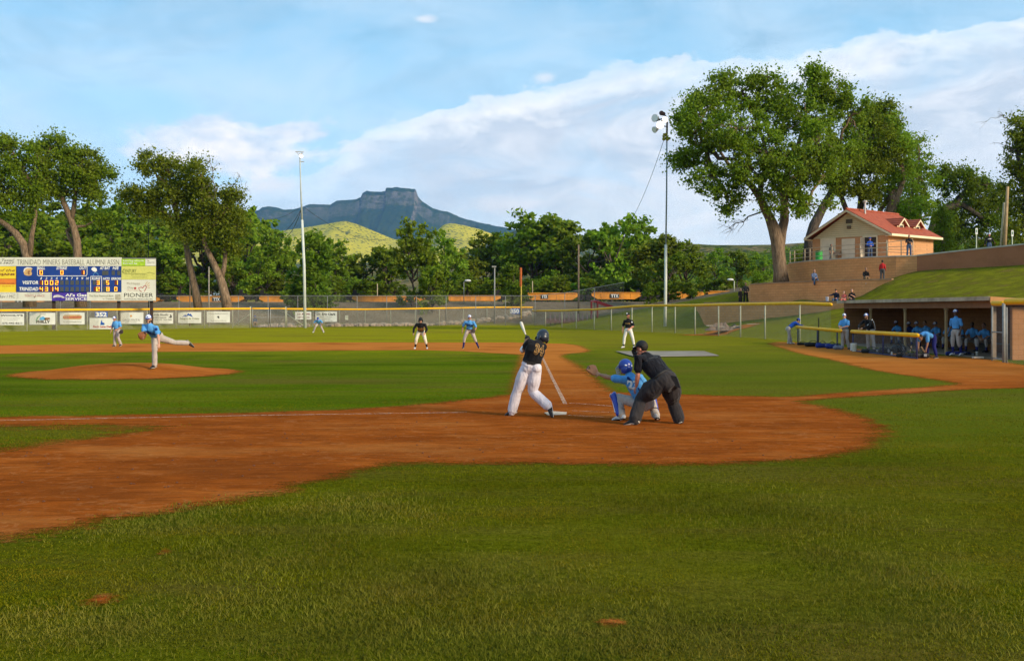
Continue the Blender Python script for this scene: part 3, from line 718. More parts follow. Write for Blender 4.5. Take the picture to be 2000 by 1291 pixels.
# ------------------------------------------------------------------ tree belt behind the railway
def proto_tree(seed, mat, wide=1.15, n=7000, low=.0, bark=None, leaf=.46, lobes=15):
    """a 10 m tall crown and trunk standing at the origin"""
    rs = np.random.RandomState(seed); root = bpy.data.objects.new('broadleaf_tree', None); link(root)
    cen = []; rad = []; mb = MB()
    mb.tube(wob((0,0,-.3), (rs.uniform(-.6,.6), 0, 6.5), 6, .03, rs), [.20,.17,.14,.11,.09,.07,.04], seg=7, cap=False)
    for i in range(lobes):
        h = rs.uniform(low, 1)**.85; q = rs.uniform(0, 2*math.pi); rr = 2.9*wide*math.sqrt(max(.05, 1-abs(h-.45)**2*2.6))*rs.uniform(.35, 1)
        c = np.array([math.cos(q)*rr, math.sin(q)*rr, .6+h*7.9]); R0 = rs.uniform(1.1, 1.9)
        mb.tube(wob((0,0,max(.8, c[2]*.55)), Vector(c), 4, .08, rs), [.12,.09,.07,.05,.03], seg=5, cap=False)
        for k in range(11):
            v = rs.normal(size=3); v /= np.linalg.norm(v); cen.append(c+v*R0*rs.uniform(.3, 1)); rad.append(rs.uniform(.35, .8))
    mb.build('trunk', bark or BARKD, root, smooth=True)
    leaves('crown', cen, rad, n, leaf, mat, root, rs)
    return root
PROT = [proto_tree(41, LEAFD), proto_tree(42, LEAF, .9), proto_tree(43, LEAFO, 1.1), proto_tree(44, LEAFB, 1.0), proto_tree(45, LEAFD, .7), proto_tree(46, LEAF, 1.25), proto_tree(47, LEAFO, .8)]
_used = set(); _ptops = []
for pr in PROT:
    _ptops.append(max(v.co.z for v in pr.children[1].data.vertices if True))
TI = 0
def belt(px, ytop, D, k, sx, label, group=None):
    global TI
    root = PROT[k]
    if k in _used: root = copy_tree(PROT[k])
    _used.add(k)
    b = onG(px, D); ht = HC+(HY-ytop)/F*D-b.z; s = ht/_ptops[k]
    root.location = b; sx *= 1.12; root.scale = (s*sx, s*sx, s); root.rotation_euler = (0, 0, random.uniform(0, 6.28))
    tag(root, label, 'tree', group)
    return root
far_left = 'broad leafy tree in the dense wood behind the scoreboard'
for px, yt, D, k, sx in [(-60,420,205,0,1.3),(20,430,190,2,1.2),(95,425,200,0,1.3),(120,470,168,5,1.1),(185,420,215,2,1.2),(225,430,190,1,1.2),(275,420,225,0,1.2),(290,470,170,5,1.1),(235,480,166,0,1.1),(40,480,168,1,1.1)]:
    belt(px, yt, D, k, sx, far_left, 'dense wood behind the scoreboard')
for px, yt, D, k, sx, lb in [
 (330,440,200,0,1.2,'dark tree filling the gap left of the curved cottonwood trunk'),
 (400,450,195,2,1.2,'dark olive tree seen between the two cottonwood trunks right of the scoreboard'),
 (470,430,205,0,1.2,'dark tree behind the cottonwood with dead top branches'),
 (480,424,190,3,.8,'pointed bright tree below the left shoulder of the mesa'),
 (530,474,185,1,.9,'green tree sloping down from the mesa toward the tall white light pole'),
 (500,510,168,3,1.0,'low bright bush tree behind the rail cars left of the tall light pole'),
 (455,520,168,5,1.0,'low leafy tree above the orange rail car between trunk and gate'),
 (600,472,142,4,1.0,'dense dark round tree standing right behind the tall white light pole'),
 (615,540,141,4,1.3,'low bushy tree beside the foot of the tall white light pole'),
 (655,494,200,1,1.2,'tree under the sunlit foothills right of the tall light pole'),
 (715,496,205,0,1.2,'dark tree under the middle of the mesa'),
 (760,498,200,6,1.1,'olive tree left of the tall bush before the rail cars'),
 (690,545,170,3,1.0,'low bright green tree above the orange car right of the tall light pole'),
 (745,560,172,1,1.0,'low green tree left of the tall bush over the train'),
 (806,460,148,1,.85,'tall bushy tree hiding the train, left of the blue first baseman'),
 (866,478,180,3,.8,'bright topped tree behind the tall bush over the train'),
 (845,520,143,5,.8,'spreading low tree in front of the train right of the tall bush'),
 (905,500,205,2,1.2,'thin leaning tree with pale limbs behind the railway'),
 (945,480,215,1,1.0,'tree topping the belt just left of the grey lamp post'),
 (890,560,172,3,1.2,'low bright bush behind the small street lamp'),
 (935,565,173,5,1.0,'low bush between the street lamp and the grey lamp post'),
 (1000,472,215,0,1.1,'dark tree behind the foul pole'),
 (1003,525,146,4,1.1,'young bush tree left of the orange foul pole hiding the train'),
 (1040,446,205,1,1.2,'high crowned tree right of the foul pole'),
 (1095,448,205,6,1.2,'olive tree left of the tall wooden utility pole'),
 (1070,540,172,5,1.1,'low tree over the orange rail car right of the foul pole'),
 (1150,466,195,0,1.2,'dark tree behind the tall wooden utility pole'),
 (1120,560,172,1,1.0,'low tree at the foot of the tall wooden utility pole'),
 (1195,452,190,3,.9,'light topped tree right of the tall wooden utility pole'),
 (1240,455,200,1,1.1,'broad green tree above the end of the orange rail car'),
 (1200,550,170,2,1.1,'low olive tree over the rail car with white lettering'),
 (1280,478,165,6,1.2,'olive tree left of the floodlight pole'),
 (1305,505,145,0,1.2,'dark dense tree behind the floodlight pole'),
 (1340,490,165,1,1.2,'broad tree right of the floodlight pole'),
 (1270,560,143,1,1.0,'low bushy tree hiding the train left of the floodlight pole'),
 (1350,555,142,4,1.4,'low dark bushes hiding the train right of the floodlight pole'),
 (1395,500,190,3,1.1,'bright green tree above the last orange rail car'),
 (1440,498,200,2,1.1,'olive green tree above the two men in black'),
 (1490,505,185,3,1.1,'bright tree just left of the great forked trunk'),
 (1420,540,165,5,1.1,'low green tree behind the small lamp near the last rail car'),
 (1480,535,150,3,.95,'rounded bright bush left of the great forked trunk'),
 (1560,500,160,1,1.0,'green tree seen between the great trunk and the railing'),
 (1870,440,135,2,1.2,'olive tree behind the two white sign posts'),
 (1960,450,130,0,1.3,'dark tree behind the wooden pole on the rising wall'),
 (1930,470,128,5,1.0,'low leafy tree behind the man in the black hoodie')]:
    belt(px, yt, D, k, sx, lb, 'trees of the belt')
for i_, (px, yt) in enumerate([(325,548),(352,540),(415,545),(520,538),(560,545),(655,548),(685,556),(725,550),(770,556),(865,548),(912,545),(960,552),(980,545),(1030,550),(1060,556),(1095,548),(1140,552),(1165,545),(1225,550),(1255,545),(1300,550),(1375,545),(1400,548),(1450,552)]):
    belt(px, yt, 167+random.uniform(0, 3), (1, 3, 5, 0, 2)[i_ % 5], 1.35, 'low bush in the dense row directly behind the rail cars', 'bushes behind the rail cars')
# far wooded slope, trees one cannot tell apart
rs = np.random.RandomState(5); cen = []; rad = []
for i in range(420):
    x = rs.uniform(1250, 2100); D = rs.uniform(240, 620); X = (x-1000)/F*D
    z = HC+(HY-np.interp(x, [1250,1330,1390,1450,1500,1560,2100], [560,535,520,505,497,490,475]))/F*D*((D-230)/290 if D < 520 else 1.0)
    z = max(z, 5); r = rs.uniform(1.6, 3.4)
    for k in range(4): cen.append((X+rs.normal()*1.2, D, z+rs.uniform(-1, 2))); rad.append(r)
o = leaves('far_woods', cen, rad, 42000, .95, LEAF, None, rs); tag(o, 'far wood covering the hillside right of the floodlight pole', 'woodland', kind='stuff')

# ------------------------------------------------------------------ railway and train
GRAVEL = M('ballast', (.22,.18,.15), .95, .35, 3)
mb = MB(); mb.box((-60, 158.5, 2.95), (300, 7, .2)); o = mb.build('railway_bed', GRAVEL); tag(o, 'grey ballast bed carrying the railway', kind='structure')
ORG = M('rail_orange', (.62,.24,.02), .6, .3, .7, dirt=.25); BLK = M('black_steel', (.015,.013,.012), .6); RUST = M('rust', (.10,.05,.03), .8); WHT = M('white_paint', (.75,.74,.70), .5, .1)
def text(parent, s, p0, p1, mat, name='lettering', bold=0.0, depth=None, shear=0, xdir=None):
    """letters fitted to the rectangle p0 (lower left) - p1 (upper right) in a plane facing the viewer's side"""
    cu = bpy.data.curves.new(name, 'FONT'); cu.body = s; cu.size = 1; cu.offset = bold; cu.shear = shear; cu.resolution_u = 2
    t = bpy.data.objects.new('tmp', cu); col.objects.link(t)
    dg = bpy.context.evaluated_depsgraph_get(); me = bpy.data.meshes.new_from_object(t.evaluated_get(dg))
    bpy.data.objects.remove(t)
    n = len(me.vertices); a = np.zeros(n*3); me.vertices.foreach_get('co', a); a = a.reshape(-1, 3)
    lo = a.min(0); hi = a.max(0); u = (a[:, 0]-lo[0])/(hi[0]-lo[0]); v = (a[:, 1]-lo[1])/max(1e-6, hi[1]-lo[1])
    p0 = Vector(p0); p1 = Vector(p1)
    ex = Vector((p1.x-p0.x, p1.y-p0.y, 0)); off = wloc(parent)
    w = np.array(p0)[None]+u[:, None]*np.array(ex)[None]+v[:, None]*np.array((0, 0, p1.z-p0.z))[None]-np.array(off)[None]
    me.vertices.foreach_set('co', w.astype(np.float32).ravel()); me.materials.clear(); me.materials.append(mat); me.update()
    o = bpy.data.objects.new(name, me); link(o, parent); return o
def ptext(parent, s, x0, y0, x1, y1, D, mat, name='lettering', bold=0.0, shear=0):
    return text(parent, s, P(x0, y1, D), P(x1, y0, D), mat, name, bold, shear=shear)
def railcar(x0, x1, yt, yb, D, label, lets=None, ends=(1, 1)):
    a = P(x0, yb, D); b = P(x1, yt, D); z0, z1 = a.z, b.z; L = b.x-a.x; hh = z1-z0; zc = (z0+z1)/2
    root = empty('rail_car', ((a.x+b.x)/2, D, 3.3), label, 'rail car', 'orange rail cars on the embankment')
    pts = [(a.x+.9, D-1.3, z0), (b.x-.9, D-1.3, z0), (b.x, D-1.3, z0+hh*.55), (b.x, D-1.3, z1), (a.x, D-1.3, z1), (a.x, D-1.3, z0+hh*.55)]
    m2 = MB(); m2.prism(pts, (0, 2.6, 0))
    k = int(L/1.4)
    for i in range(1, k): m2.box((a.x+L*i/k, D-1.32, zc+.05), (.09, .08, hh*.72))
    m2.box(((a.x+b.x)/2, D-1.35, z1+.03), (L-.4, .14, .12)); m2.box(((a.x+b.x)/2, D-1.34, z0+.06), (L-2.2, .12, .1))
    m2.build('body', ORG, root, bevel=.03)
    for xx in (a.x+.4, b.x-.4):
        t = MB()
        for dx in (-.85, .85):
            t.cyl((xx+dx, D-1.0, 3.72), (xx+dx, D-.85, 3.72), .42, seg=16); t.cyl((xx+dx, D+.85, 3.72), (xx+dx, D+1.0, 3.72), .42, seg=16)
        t.box((xx, D-1.1, 3.85), (2.3, .18, .35)); t.box((xx, D-.2, 4.1), (.9, 1.6, .4)); t.box((xx, D-1.15, 4.35), (.5, .1, .9)); t.build('bogie', BLK, root)
    if lets:
        for (tx0, tx1, s) in lets:
            m3 = MB(); q = P(tx0, 0, D); r_ = P(tx1, 0, D); m3.box(((q.x+r_.x)/2, D-1.375, zc+.02), (r_.x-q.x, .05, hh*.62)); pl = m3.build('plate', BLK, root)
            text(pl, s, (q.x+.12, D-1.42, zc-.22), (r_.x-.12, D-1.42, zc+.26), WHT, bold=.03)
    return root
for args in [(-40,100,582,592,158,'orange rail car under the left end of the scoreboard',[(38,66,'TTX')]),
 (180,316,582,593,158,'orange rail car passing below the right end of the scoreboard'),
 (350,480,580,590.5,158,'orange rail car behind the two cottonwood trunks, lettered in white',[(420,436,'TTX')]),
 (510,625,580,591,158,'orange rail car partly hidden by the dark bush at the light pole'),
 (690,830,580,590,158,'orange rail car right of the white light pole, ending at the tall bush'),
 (862,978,578.5,588.5,158,'orange rail car behind the blue first baseman'),
 (1026,1128,573.5,586.5,158,'orange rail car right of the foul pole',[(1056,1070,'TTX')]),
 (1154,1250,572.5,585,158,'orange rail car behind the red shelter, lettered in white',[(1190,1208,'TTX')]),
 (1290,1372,572,584,158,'orange rail car hidden by bushes at the floodlight pole'),
 (1380,1462,570,583,158,'last orange rail car, left of the two men in black',[(1412,1430,'TTX')])]:
    railcar(*args)

# ------------------------------------------------------------------ fences
YEL = M('yellow_pad', (.88,.44,.004), .5, .12, 2, spec=.2); GALV = M('galvanised', (.26,.26,.24), .6, .2, 8, metal=.1); POSTM = M('fence_post', (.36,.36,.26), .6, .25, 4)
def chain_mat(name, density, colr):
    m, nt, b, out = newmat(name); v = objc(nt)
    nt.links.new(ramp(nt, noise(nt, v, 3, 3), [(.3, tuple(x*.7 for x in colr)), (.7, colr)]), b.inputs['Base Color']); b.inputs['Roughness'].default_value = .6
    s = N(nt, 'ShaderNodeSeparateXYZ'); nt.links.new(v, s.inputs[0])
    hx = mth(nt, 'ADD', s.outputs[0], mth(nt, 'MULTIPLY', s.outputs[1], 1.0))
    def wire(sign):
        t = mth(nt, 'MULTIPLY', mth(nt, 'ADD', hx, mth(nt, 'MULTIPLY', s.outputs[2], sign)), 1/.075)
        f = mth(nt, 'ABSOLUTE', mth(nt, 'SUBTRACT', mth(nt, 'FRACT', t), .5)); return mth(nt, 'LESS_THAN', f, density)
    al = mth(nt, 'MAXIMUM', wire(1), wire(-1))
    nt.links.new(al, b.inputs['Alpha']); return m
CHAIN = chain_mat('chain_link', .055, (.34,.34,.28)); CHAIN2 = chain_mat('chain_link_screened', .048, (.36,.37,.28)); CHAIN3 = chain_mat('chain_link_near', .035, (.30,.30,.30))
def poly_interp(pts, k):
    out = []
    for a, b in zip(pts[:-1], pts[1:]):
        a = Vector(a); b = Vector(b)
        for i in range(k): out.append(a.lerp(b, i/k))
    out.append(Vector(pts[-1])); return out
def fence(name, label, base, hts, posts, mat, postr=.045, pad=.10, padmat=None, midrail=False, postmat=None):
    """base: xy polyline; hts: top heights; posts: positions along (index float)"""
    b0 = Vector((base[0][0], base[0][1], Hs(*base[0][:2]))); root = empty(name, b0, label, 'fence')
    n = len(base)
    V = []; Fq = []
    for i, (b, h) in enumerate(zip(base, hts)):
        z = Hs(b[0], b[1]); V += [(b[0], b[1], z), (b[0], b[1], h)]
        if i: Fq.append((2*i-2, 2*i, 2*i+1, 2*i-1))
    m = MB(); m.add(V, Fq); m.build('chain_link', mat, root)
    top = [Vector((b[0], b[1], h)) for b, h in zip(base, hts)]
    if pad: t = MB(); t.tube(top, [pad]*n, seg=8); t.build('top_pad' , padmat or YEL, root, smooth=True)
    for q in posts:
        i = min(n-2, int(q)); f = q-i; b = Vector((base[i][0], base[i][1], 0)).lerp(Vector((base[i+1][0], base[i+1][1], 0)), f); h = hts[i]*(1-f)+hts[i+1]*f
        t = MB(); z = Hs(b.x, b.y); t.cyl((b.x, b.y+.08, z-.05), (b.x, b.y+.08, h-.02), postr, seg=8); t.build('fence_post', postmat or POSTM, root, smooth=True)
    return root
def gD(py): return F*HC/(py-HY)
# outfield fence (posts read off the photograph, placed on the field's edge)
lp = [(-140,650.5),(52,647),(110,645.5),(170,644.6),(228,644),(287,643),(343,642),(399,641),(454,640.6),(489,640.2)]
def ftop(px): return np.interp(px, [-140,0,300,480,640,700,900,960,1040], [607,606.4,604,603,604,604.6,601.6,600.2,600.5])
def fpts(lst): return [((x-1000)/F*gD(y), gD(y)) for x, y in lst]
b1 = fpts(lp); h1 = [HC+(HY-ftop(x))/F*gD(y) for x, y in lp]
fence('outfield_fence', 'chain-link outfield fence with yellow top on the left, carrying the sponsor banners', b1, h1, [i for i in range(len(lp)-1)], CHAIN)
rp = [(560,639.4),(611,639),(663,638.2),(713,637.6),(763,637.2),(811,636.8),(858,636.5),(905,636),(951,635.6),(996,635.2),(1040,634.8)]
b2_ = fpts(rp); h2 = [HC+(HY-ftop(x))/F*gD(y) for x, y in rp]
fence('outfield_fence', 'chain-link centre field fence with yellow top, from the gate to the foul pole', b2_, h2, list(range(11))[:-1]+[9.999], CHAIN)
# double gate between the two runs
gl = [(489,640.2),(493,640.2),(524,640),(528,639.9),(558,639.5)]
g1 = fpts(gl); ga = empty('field_gate', (g1[0][0], g1[0][1], 0), 'chain-link double gate in the outfield fence, left of the tall white light pole', 'gate')
for (i, j) in ((1, 2), (3, 4)):
    a = Vector((*g1[i], 0)); b = Vector((*g1[j], 0)); t = MB(); z1 = 2.02
    for q in (a, b): t.cyl((q.x, q.y, .06), (q.x, q.y, z1), .05, seg=8)
    for z in (.12, 1.1, z1-.02): t.cyl((a.x, a.y, z), (b.x, b.y, z), .035, seg=8)
    f_ = t.build('gate_frame', GALV, ga, smooth=True)
    t = MB(); t.add([(a.x, a.y, .1), (b.x, b.y, .1), (b.x, b.y, z1), (a.x, a.y, z1)], [(0,1,2,3)]); t.build('chain_link', CHAIN, f_)
    t = MB(); t.tube([(a.x, a.y, z1+.05), (b.x, b.y, z1+.05)], [.08, .08], seg=8); t.build('top_pad', YEL, f_, smooth=True)
for i in (0, 4):
    t = MB(); q = g1[i]; t.cyl((q[0], q[1], -.05), (q[0], q[1], 2.3), .08, seg=8); t.build('gate_post', POSTM, ga, smooth=True)
t = MB()
for (x0, s) in ((489, -1), (560, 1)):
    D = gD(640); a = P(x0, 613, D); b = P(x0+s*33, 636.5, D); t.cyl(a, b, .04, seg=6)
t.build('brace', POSTM, ga, smooth=True)
# right fence to the dugout
rf = [(2.6,137),(3.9,128),(5.4,119),(6.6,113),(8.0,107),(9.3,103),(10.8,99),(12.1,95),(13.5,91),(14.4,86.5),(15.4,82),(16.1,77.5),(16.8,73),(17.8,68),(18.55,64)]
ty = [607,606.8,606.6,605.5,604.5,601.5,598,596.8,596.6,596.4,595,594.2,593.5,592.5,595]
ht = [HC+(HY-y)/F*b[1] for y, b in zip(ty, rf)]
fence('right_field_fence', 'long chain-link right field fence with wavy yellow top running to the dugout', rf, ht, [.01,1,2,3,4,5,6,7,8,9,10,11,12,13], CHAIN2, .05, .10)
# second, lower fence beyond the outfield at the foot of the embankment
bf = [(x, 133.5) for x in np.arange(-62, 14, 3.6)]
fence('perimeter_fence', 'plain grey chain-link fence below the railway behind the outfield', bf, [Hs(*b)+3.6 for b in bf], list(range(len(bf)-1)), chain_mat('thin_link', .035, (.25,.24,.22)), .04, .03, GALV, postmat=GALV)

# foul pole
fb = fpts([(1018,635)])[0]; fr = empty('foul_pole', (fb[0], fb[1]-.25, 0), 'slim yellow foul pole with an orange upper half beside the 350 sign', 'foul pole')
D = fb[1]-.25; t = MB(); t.cyl(P(1018,636,D), P(1018,556,D), .07, seg=8); t.build('pole', M('foul_yellow', (.62,.42,.05), .5), fr, smooth=True)
t = MB(); a = P(1017.5,560,D); b = P(1017,523,D); t.cyl(a, b, .1, seg=8); t.box(((a.x+b.x)/2+.0, D, (a.z+b.z)/2), (.30, .04, b.z-a.z)); t.build('screen', M('foul_orange', (.50,.12,.02), .6), fr)

# ------------------------------------------------------------------ banners on the fence
BAN = M('banner_white', (.72,.71,.64), .55, .1, 1.5, dirt=.1); INK = M('ink', (.04,.035,.03), .7); BLU = M('sign_blue', (.02,.10,.42), .5); GRYI = M('ink_grey', (.22,.20,.17), .7)
REDI = M('ink_red', (.45,.03,.03), .6); GOLD = M('ink_gold', (.55,.28,.06), .6); SKYB = M('ink_sky', (.12,.40,.70), .6); NAVY = M('ink_navy', (.02,.06,.22), .6)
def banner(x0, y0, x1, y1, label, rows, name='banner', mat=None, D=None, tilt=0):
    D = D or gD(np.interp((x0+x1)/2, [q[0] for q in lp+gl+rp], [q[1] for q in lp+gl+rp]))-.18
    a = P(x0, y1, D); b = P(x1, y0, D); t = MB(); t.box(((a.x+b.x)/2, D, (a.z+b.z)/2), (b.x-a.x, .04, b.z-a.z))
    root = t.build(name, mat or BAN, None, ((a.x+b.x)/2, D, a.z)); tag(root, label, 'banner' if name == 'banner' else 'sign')
    W = x1-x0; Hh = y1-y0
    for r_ in rows:
        s, u0, v0, u1, v1, m_ = r_[:6]; bo = r_[6] if len(r_) > 6 else 0
        ptext(root, s, x0+W*u0, y0+Hh*v0, x0+W*u1, y0+Hh*v1, D-.035, m_, 'lettering', bo, r_[7] if len(r_) > 7 else 0)
    root['_g'] = 0; del root['_g']
    return root, (lambda u, v, d=.04: P(x0+W*u, y0+Hh*v, D-d))
def shape(parent, name, pts, mat, q=None):
    t = MB(); t.poly(pts); return t.build(name, mat, parent)
banner(-30,612,47,635,"white banner headed WOOLY'S with small print and a phone number",[("WOOLY'S",.40,.10,.97,.26,INK,.03),('Furniture & Appliance',.45,.38,.9,.47,GRYI),('We Buy Sell Trade',.48,.55,.85,.63,GRYI),('575-445-8211',.45,.76,.95,.92,INK,.02)])
bn, q = banner(58,611,108,634,'white banner with a blue and brown skyline mark over the word PHILLY',[('PHILLY',.25,.64,.80,.88,INK,.04),('LITTLE',.40,.06,.62,.16,GRYI)])
shape(bn, 'logo', [q(.38,.62),(q(.40,.42)),q(.52,.30),q(.62,.45),q(.62,.60)], SKYB); shape(bn, 'logo', [q(.55,.60),q(.60,.42),q(.78,.40),q(.80,.55),q(.70,.62)], M('brown_ink', (.25,.14,.07)))
shape(bn, 'logo', [q(.24,.68),q(.28,.40),q(.40,.20),q(.43,.25),q(.32,.44),q(.28,.68)], M('green_ink', (.12,.35,.15)))
bn, q = banner(117,610.5,165,633.5,'white banner picturing a long filled roll above a line of small print',[('In the Whistle Stop',.15,.74,.88,.86,GRYI,.01)])
shape(bn, 'picture', [q(.12,.30),q(.2,.2),q(.8,.18),q(.9,.3),q(.88,.52),q(.8,.58),q(.2,.58),q(.12,.5)], M('bun', (.55,.33,.15)))
shape(bn, 'picture', [q(.14,.38,.05),q(.86,.36,.05),q(.86,.44,.05),q(.14,.46,.05)], REDI)
bn, q = banner(175,621,225,643,'white banner with a blue figure over red writing under the blue 352 sign',[('Back Lane Deli',.14,.68,.86,.86,REDI,.03)])
shape(bn, 'logo', [q(.42,.62),q(.44,.35),q(.48,.15),q(.5,.4),q(.58,.45),q(.58,.62)], BLU)
banner(185.5,609,210,619.5,'small blue distance sign reading 352',[('352',.05,.08,.95,.94,WHT,.05)],'distance_sign',BLU)
bn, q = banner(232,610,280,632.5,'white banner with a small orange sun over LA QUINTA',[('LAQUINTA',.16,.58,.86,.78,GRYI),('INN & SUITES',.28,.83,.72,.89,GRYI)])
t = MB(); t.cyl(q(.5,.32,.03), q(.5,.32,.05), .10, seg=14); t.build('logo', GOLD, bn)
bn, q = banner(292,610.5,338,632,'white banner with slanted script and a small black kicking figure',[('Little Studio',.10,.08,.80,.30,INK,.01,.4),('Martial Lessons',.06,.36,.72,.52,INK,.01,.4),('719-846-1234  Open Daily',.10,.60,.95,.72,INK,.02),('Main Street Trinidad',.2,.84,.8,.9,GRYI)])
shape(bn, 'logo', [q(.80,.42),q(.90,.36),q(.86,.20),q(.90,.18),q(.95,.34),q(.93,.50)], INK)
bn, q = banner(348,609.5,393,631,'white banner with blue peaks above the words Sangre de Cristo',[('Sangre de Cristo',.08,.52,.92,.72,M('olive_ink', (.16,.18,.05)),.02),('Hospice & Palliative Care',.12,.80,.95,.88,GRYI)])
shape(bn, 'logo', [q(.16,.46),q(.30,.24),q(.36,.32),q(.44,.10),q(.50,.22),q(.54,.14),q(.64,.46),q(.54,.36),q(.44,.30),q(.34,.42),q(.28,.38)], BLU)
bn, q = banner(404,608.5,449,630,'white banner with thin arched writing and a small dark emblem',[('Inspired Building Solutions',.08,.14,.92,.26,GRYI),('General Contractor 719-555-0102',.18,.80,.84,.87,GRYI)])
shape(bn, 'logo', [q(.44,.44),q(.52,.40),q(.55,.58),q(.50,.62)], INK)
banner(576.5,609,608,624,'small white banner with dark red block letters at the white light pole',[('J & L MILLING',.12,.18,.92,.48,M('ink_maroon', (.22,.03,.05)),.03),('DEPT SERVICES',.15,.62,.9,.82,M('ink_maroon', (.22,.03,.05)),.01)])
banner(616,608.5,658,628.5,'white banner reading Dr. Eric Clark behind the outfielder',[('Dr. Eric Clark',.06,.14,.94,.38,INK,.03),('Family Dentistry',.22,.48,.78,.58,GRYI,.01),('719 846-2207',.30,.66,.70,.76,GRYI,.01),('Trinidad, Colorado',.2,.84,.8,.94,GRYI,.01)])
banner(674,616,680,625,'tiny pale notice on the fence right of the dentist banner',[('NOTICE',.1,.2,.9,.4,GRYI)],'notice_sign',M('pale', (.6,.58,.45)))
banner(995.5,602,1015,613,'small blue distance sign reading 350 beside the foul pole',[('350',.06,.10,.95,.92,WHT,.05)],'distance_sign',BLU)

# ------------------------------------------------------------------ scoreboard
SD = 108.0
sb = empty('scoreboard', onG(150, SD), 'large baseball scoreboard with sponsor panels, lit digits and white header', 'scoreboard')
def sbox(name, x0, y0, x1, y1, mat, dy, th=.1, parent=sb, bev=0):
    a = P(x0, y1, SD-dy); b = P(x1, y0, SD-dy); t = MB(); t.box(((a.x+b.x)/2, SD-dy, (a.z+b.z)/2), (b.x-a.x, th, b.z-a.z)); return t.build(name, mat, parent)
CREAM = M('board_cream', (.66,.64,.54), .5, .1, 1, dirt=.12); SBLUE = M('board_blue', (.012,.045,.24), .4, .25, .8); SYEL = M('board_yellow', (.75,.55,.03), .5, .1, 1)
SORG = M('board_orange', (.70,.20,.03), .5, .15, 1); LIME = M('lime', (.36,.55,.03), .5); CHART = M('chartreuse', (.58,.56,.14), .5, .1); PURP = M('purple', (.06,.03,.30), .5); LEDX = M('led_off', (.07,.075,.075), .5, .2, 12)
LED = M('led_on', (1.0,.42,.03), .5, 0, emit=1.6); 
sbox('frame', -70, 503.5, 304, 588, M('board_back', (.12,.12,.12)), -.25, .3)
for i, x in enumerate((-20, 105, 232, 296)):
    a = P(x, 640, SD+.35); z = Hs(a.x, SD+.35); b = P(x, 560, SD+.35); t = MB(); t.box((a.x, SD+.35, (z+b.z)/2), (.26, .26, b.z-z)); t.build('support_post', M('post_dark', (.05,.03,.02)), sb)
hd = sbox('header_panel', -70, 503, 237.5, 520, CREAM, .02)
ptext(hd, 'TRINIDAD MINERS BASEBALL ALUMNI ASSN.', 33, 507, 235, 517.2, SD-.09, M('ink_brown', (.20,.18,.14)), bold=-.012)
ptext(hd, 'Score Us Texas!', -35, 506, 28, 510.5, SD-.09, INK, shear=.3); ptext(hd, '719.642.5827', -30, 512, 28, 515.5, SD-.09, INK, shear=.3)
yp = sbox('home_panel', -70, 520.5, 31, 544.5, SYEL, .02)
ptext(yp, 'Home of the', -42, 525.5, 29, 530.5, SD-.09, M('ink_brn', (.25,.12,.03)), bold=.01, shear=.3); ptext(yp, 'TROJANS', -20, 534, 29, 539, SD-.09, M('ink_mar', (.20,.05,.02)), bold=.04)
op = sbox('sunset_panel', -70, 545, 31, 556, SORG, .02); ptext(op, 'YOUR HOME TOWN BANK', -40, 552.6, 29, 554.8, SD-.09, M('ink_mar', (.20,.05,.02)))
o2 = sbox('sunset_panel', -70, 556, 31, 571, SYEL, .018); ptext(o2, 'MAIN STREET', -40, 557.6, 29, 559.8, SD-.09, SORG)
bp = sbox('score_panel', 32.5, 520.5, 237, 570.3, SBLUE, .02)
dz = SD-.09
def stroke(parent, pts, w, mat, name='line', D=dz):
    t = MB()
    for a, b in zip(pts[:-1], pts[1:]):
        pa = P(*a, D); pb = P(*b, D); d = (pb-pa); L = d.length; d.normalize(); n = Vector((-d.z, 0, d.x))*w/2*D/F
        t.poly([pa-d*.01-n, pb+d*.01-n, pb+d*.01+n, pa-d*.01+n])
    return t.build(name, mat, parent)
stroke(bp, [(73,521),(73,536.5),(75,539),(168,539),(170,536.5),(170,521)], 1.1, WHT, 'outline')
stroke(bp, [(177,570),(177,540),(198.5,540),(198.5,570)], 1.1, WHT, 'outline', dz-.002)
for s, x0, y0, x1, y1 in [('BALL',74,521,88,526.6),('STRIKE',110,521,131,526.6),('OUT',155,521,169,526.6),('AT BAT',195,521,215,526.6),('H/E',220,521,232,526.6),('VISITOR',44,548.5,75,555.5),('TRINIDAD',37.5,561,75,568),('RUNS',179,542,196,546.8),('HITS',201,542,214.5,546.8),('ERRORS',217.5,542,237,546.8)]:
    ptext(bp, s, x0, y0, x1, y1, dz, WHT, 'caption', .03, .15)
for i in range(10):
    x = 80.4+i*10.05; w_ = 3.6 if i < 9 else 5.6
    ptext(bp, str(i+1), x-w_/2, 541.6, x+w_/2, 546.2, dz, WHT, 'caption', .02, .15)
SEG = {'0':'abcdef','1':'bc','2':'abged','3':'abgcd','4':'fgbc','5':'afgcd','8':'abcdefg','':''}
DIGHALO = M('led_halo', (.16,.03,.015), .5, .1, 12)  # red glow round lit digits painted into their windows
